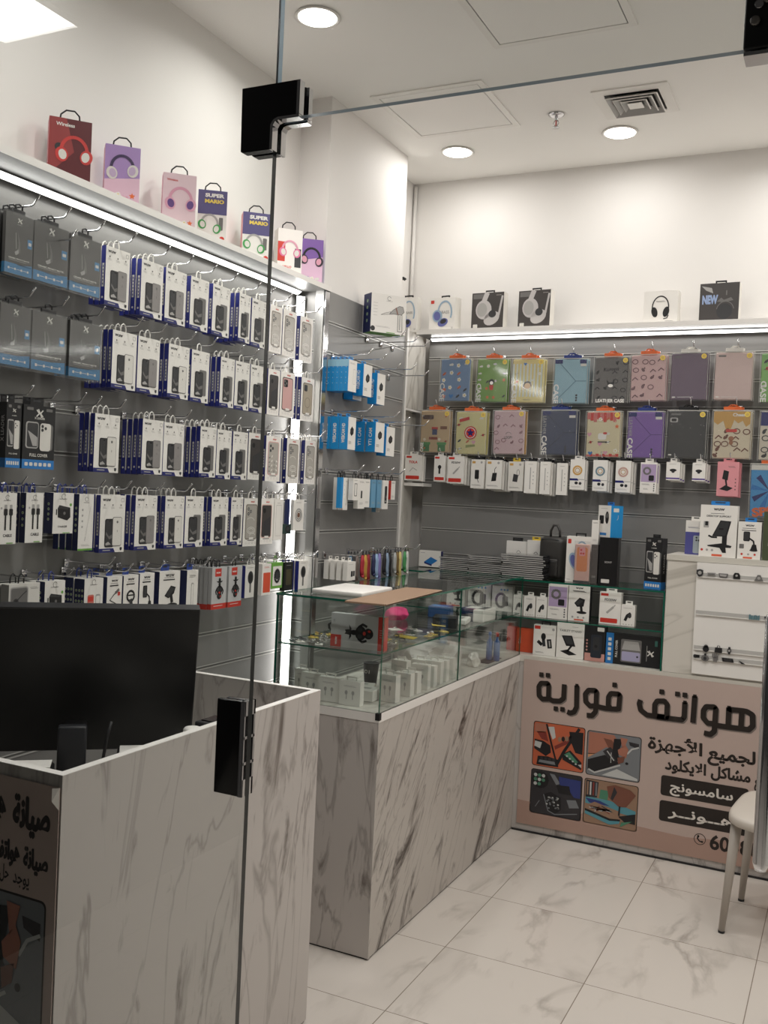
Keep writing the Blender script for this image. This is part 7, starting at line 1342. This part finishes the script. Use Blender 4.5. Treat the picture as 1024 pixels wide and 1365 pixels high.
def k_ocase():
    w, h, d = .070, .185, .012; b = MB(); b.bbox(-w / 2, w / 2, -d / 2, d / 2, 0, h, .004, M('case_pale_pink', (214, 172, 160), .3), 1, False); F = front(d, .0003); b.rr(F, -w * .36, h * .30, w * .36, h * .92, .01, M('case_orange', (216, 132, 82), .35), 1); b.rr(F, -w * .2, h * .70, w * .2, h * .92, .005, PINKBOX, 2); [b.ell(F, w * (-.08 + .16 * (i % 2)), h * (.76 + .09 * (i // 2)), w * .07, w * .07, RED, 3, 10) for i in range(3)]; b.rr(F, -w * .4, h * .02, w * .4, h * .28, .004, M('case_pale_pink', None), 1)
    o = b.build('phone_case_pack'); b = MB(); b.add([(-w * .54, -d * .7, -.0), (w * .54, -d * .7, 0), (w * .54, -d * .7, h * 1.08), (-w * .54, -d * .7, h * 1.08)], [(0, 1, 2, 3)], POLYBAG); b.box(-w * .54, w * .54, -d * .68, -d * .55, 0, .012, BLACKM); b.build('clear_sleeve', o); return o
put('oc', k_ocase, (-1.143, 4.53, Z4), .06, 'orange and pink phone case in a clear sleeve', 'phone case')
std('gc1', 'grey_case_box', -1.104, -1.072, .185, .05, M('smoke_card', (84, 80, 78), .3), DGREY, a_lines, 'narrow smoke grey box beside the tall black box', y=4.54, z=Z4)
std('sony', 'black_box', -1.066, -.978, .222, .055, M('black_card', (24, 23, 24), .35), M('black_card_side', (44, 42, 42), .35), lambda b, F, w, h: (b.text(F, 'SONY', w * .0, h * .48, w * .14, LGREY, 1, width=w * .40, bold=.03), b.rr(F, -w * .34, h * .04, w * .1, h * .12, .002, CARD2, 1)), 'tall black box with small grey lettering on the counter top', y=4.54, z=Z4)
def a_webb(b, F, w, h): b.rr(F, -w * .4, h * .42, -w * .05, h * .68, .004, BLACKM, 1); b.ell(F, w * .2, h * .62, w * .14, h * .20, BLACKM, 1, 12); b.ell(F, w * .2, h * .68, w * .07, h * .08, MGREY, 2, 10); b.rr(F, -w * .4, h * .06, w * .2, h * .14, .002, BLUE, 1); lines(b, F, -w * .3, w * .3, h * .9, 1, MGREY)
def k_bluebox():
    w, h, d = .086, .150, .075; b = MB(); b.box(-w / 2, w / 2, -d / 2, d / 2, 0, h, SKY, front=CARD); a_webb(b, front(d), w, h); S = side_r(w); b.rr(S, -d * .3, h * .8, d * .15, h * .92, .002, CARD2, 1); b.line(S, [(0, h * .55), (d * .1, h * .6), (d * .1, h * .7)], .002, CARD2, 1)
    o = b.build('webcam_box'); header(o, w * .5, h, BLUE, .016); return o
put('bb2', k_bluebox, (-1.035, 4.60, Z4 + .223), -.60, 'blue and white webcam box on top of the black box', 'webcam box')
std('bb3', 'white_box', -1.112, -1.078, .115, .03, CARD, CARD2, a_lines, 'narrow white box on the smoke grey box', y=4.56, z=Z4 + .186)
def k_xl():
    w, h, d = .084, .235, .045; b = MB(); b.box(-w / 2, w / 2, -d / 2, d / 2, 0, h, BLACKM); full_front(b, front(d), w, h, 'FULL COVER'); S = side_r(w); b.text(S, 'X LEADER', 0, h * .5, .02, LGREY, 1, rot=PI / 2); b.rect(S, -d / 2, 0, d / 2, h * .145, BLUE, 1); o = b.build('phone_case_box'); header(o, w * .45, h, BLACKM, .016); return o
put('xl', k_xl, (-.805, 4.545, Z4), -.30, 'black cover case box standing beside the tall cabinet', 'phone case')
# on the tall cabinet
Z5 = 1.377
def a_desk(b, F, w, h):
    wuw(b, F, w * .0, h * .925, w * .30); lines(b, F, -w * .22, w * .2, h * .835, 1, TXT, t=.0018); b.text(F, 'DESKTOP SUPPORT', 0, h * .785, w * .07, TXT, 1, width=w * .66, bold=.03)
    b.poly(F, [(-w * .16, h * .40), (w * .24, h * .40), (w * .34, h * .70), (w * .05, h * .71)], BLACKM, 1); b.poly(F, [(-w * .12, h * .42), (w * .20, h * .42), (w * .30, h * .68), (w * .06, h * .69)], DGREY, 2); b.rr(F, w * .02, h * .53, w * .14, h * .56, .002, BLACKM, 3); b.line(F, [(-w * .26, h * .41), (-w * .16, h * .38), (-w * .02, h * .38)], w * .05, BLACKM, 2); b.line(F, [(w * .18, h * .42), (w * .18, h * .24)], w * .13, BLACKM, 2)
    b.poly(F, [(-w * .28, h * .22), (w * .1, h * .27), (w * .38, h * .23), (w * .36, h * .19), (w * .22, h * .19), (w * .24, h * .09), (w * .14, h * .09), (w * .06, h * .18), (-w * .26, h * .20)], BLACKM, 3); b.rr(F, -w * .40, h * .56, -w * .26, h * .68, .002, LGREY, 1); b.rr(F, -w * .36, h * .60, -w * .28, h * .68, .001, BLACKM, 2); [b.ell(F, w * (-.42 + .14 * i), h * .13, w * .035, w * .035, [RED, LGREY, LGREY][i], 1, 10) for i in range(3)]; b.rr(F, -w * .15, h * .015, w * .13, h * .055, .002, M('orange_tag', None), 1)
std('dsk', 'desktop_stand_box', -.612, -.455, .230, .05, CARD, CARD2, a_desk, 'white desktop support box standing on the tall cabinet', y=4.50, z=Z5, tab='header', tabc=BLUE, cat='phone stand box', rz=-.03)
def a_mt2(b, F, w, h): wuw(b, F, 0, h * .91, w * .38); lines(b, F, -w * .32, w * .34, h * .82, 1, TXT, t=.0018); lines(b, F, -w * .34, w * .36, h * .76, 1, TXT, t=.003); arm_mount(b, F, w, h, 1.0, .0); b.rr(F, -w * .42, h * .28, -w * .22, h * .40, .002, MGREY, 1); [b.ell(F, w * (-.3 + .28 * i), h * .13, w * .05, w * .05, [RED, LGREY, RED][i], 1, 10) for i in range(3)]; b.rr(F, -w * .24, h * .015, w * .16, h * .06, .002, M('orange_tag', None), 1)
std('mt2', 'car_mount_box', -.450, -.354, .163, .05, CARD, CARD2, a_mt2, 'white box with armed car mount on the tall cabinet', y=4.50, z=Z5, tab='header', tabc=BLUE, cat='car mount', rz=-.03)
def a_green(b, F, w, h): b.arc(F, w * .1, h * .3, w * .42, h * .34, 1.4, PI, .004, LGREY, 1); b.ell(F, w * .1, h * .16, w * .2, h * .1, BLACKM, 1, 12); b.ell(F, w * .0, h * .34, w * .12, h * .08, M('peach_print', (200, 140, 120), .4), 1, 12)
std('grn', 'olive_box', -.348, -.22, .212, .05, M('olive_card', (76, 84, 60), .42), None, a_green, 'olive green box at the end of the tall cabinet', y=4.50, z=Z5)
def a_pp(b, F, w, h): b.rect(F, -w * .5, 0, w * .5, h * .66, M('violet_card', (84, 84, 150), .42), 1); b.rr(F, -w * .1, h * .04, w * .44, h * .56, .006, M('pale_mint', (166, 176, 182), .4), 2); [b.ell(F, w * (.06 + .12 * (i % 2)), h * (.42 + .08 * (i // 2)), w * .05, w * .05, DGREY, 3, 10) for i in range(3)]; lines(b, F, -w * .4, w * .2, h * .8, 2, NAVY)
std('pp', 'phone_case_box', -.688, -.600, .155, .02, CARD, CARD2, a_pp, 'white and violet phone case box behind the desktop support box', y=4.60, z=Z5, cat='phone case', tab='header', tabc=CARD)
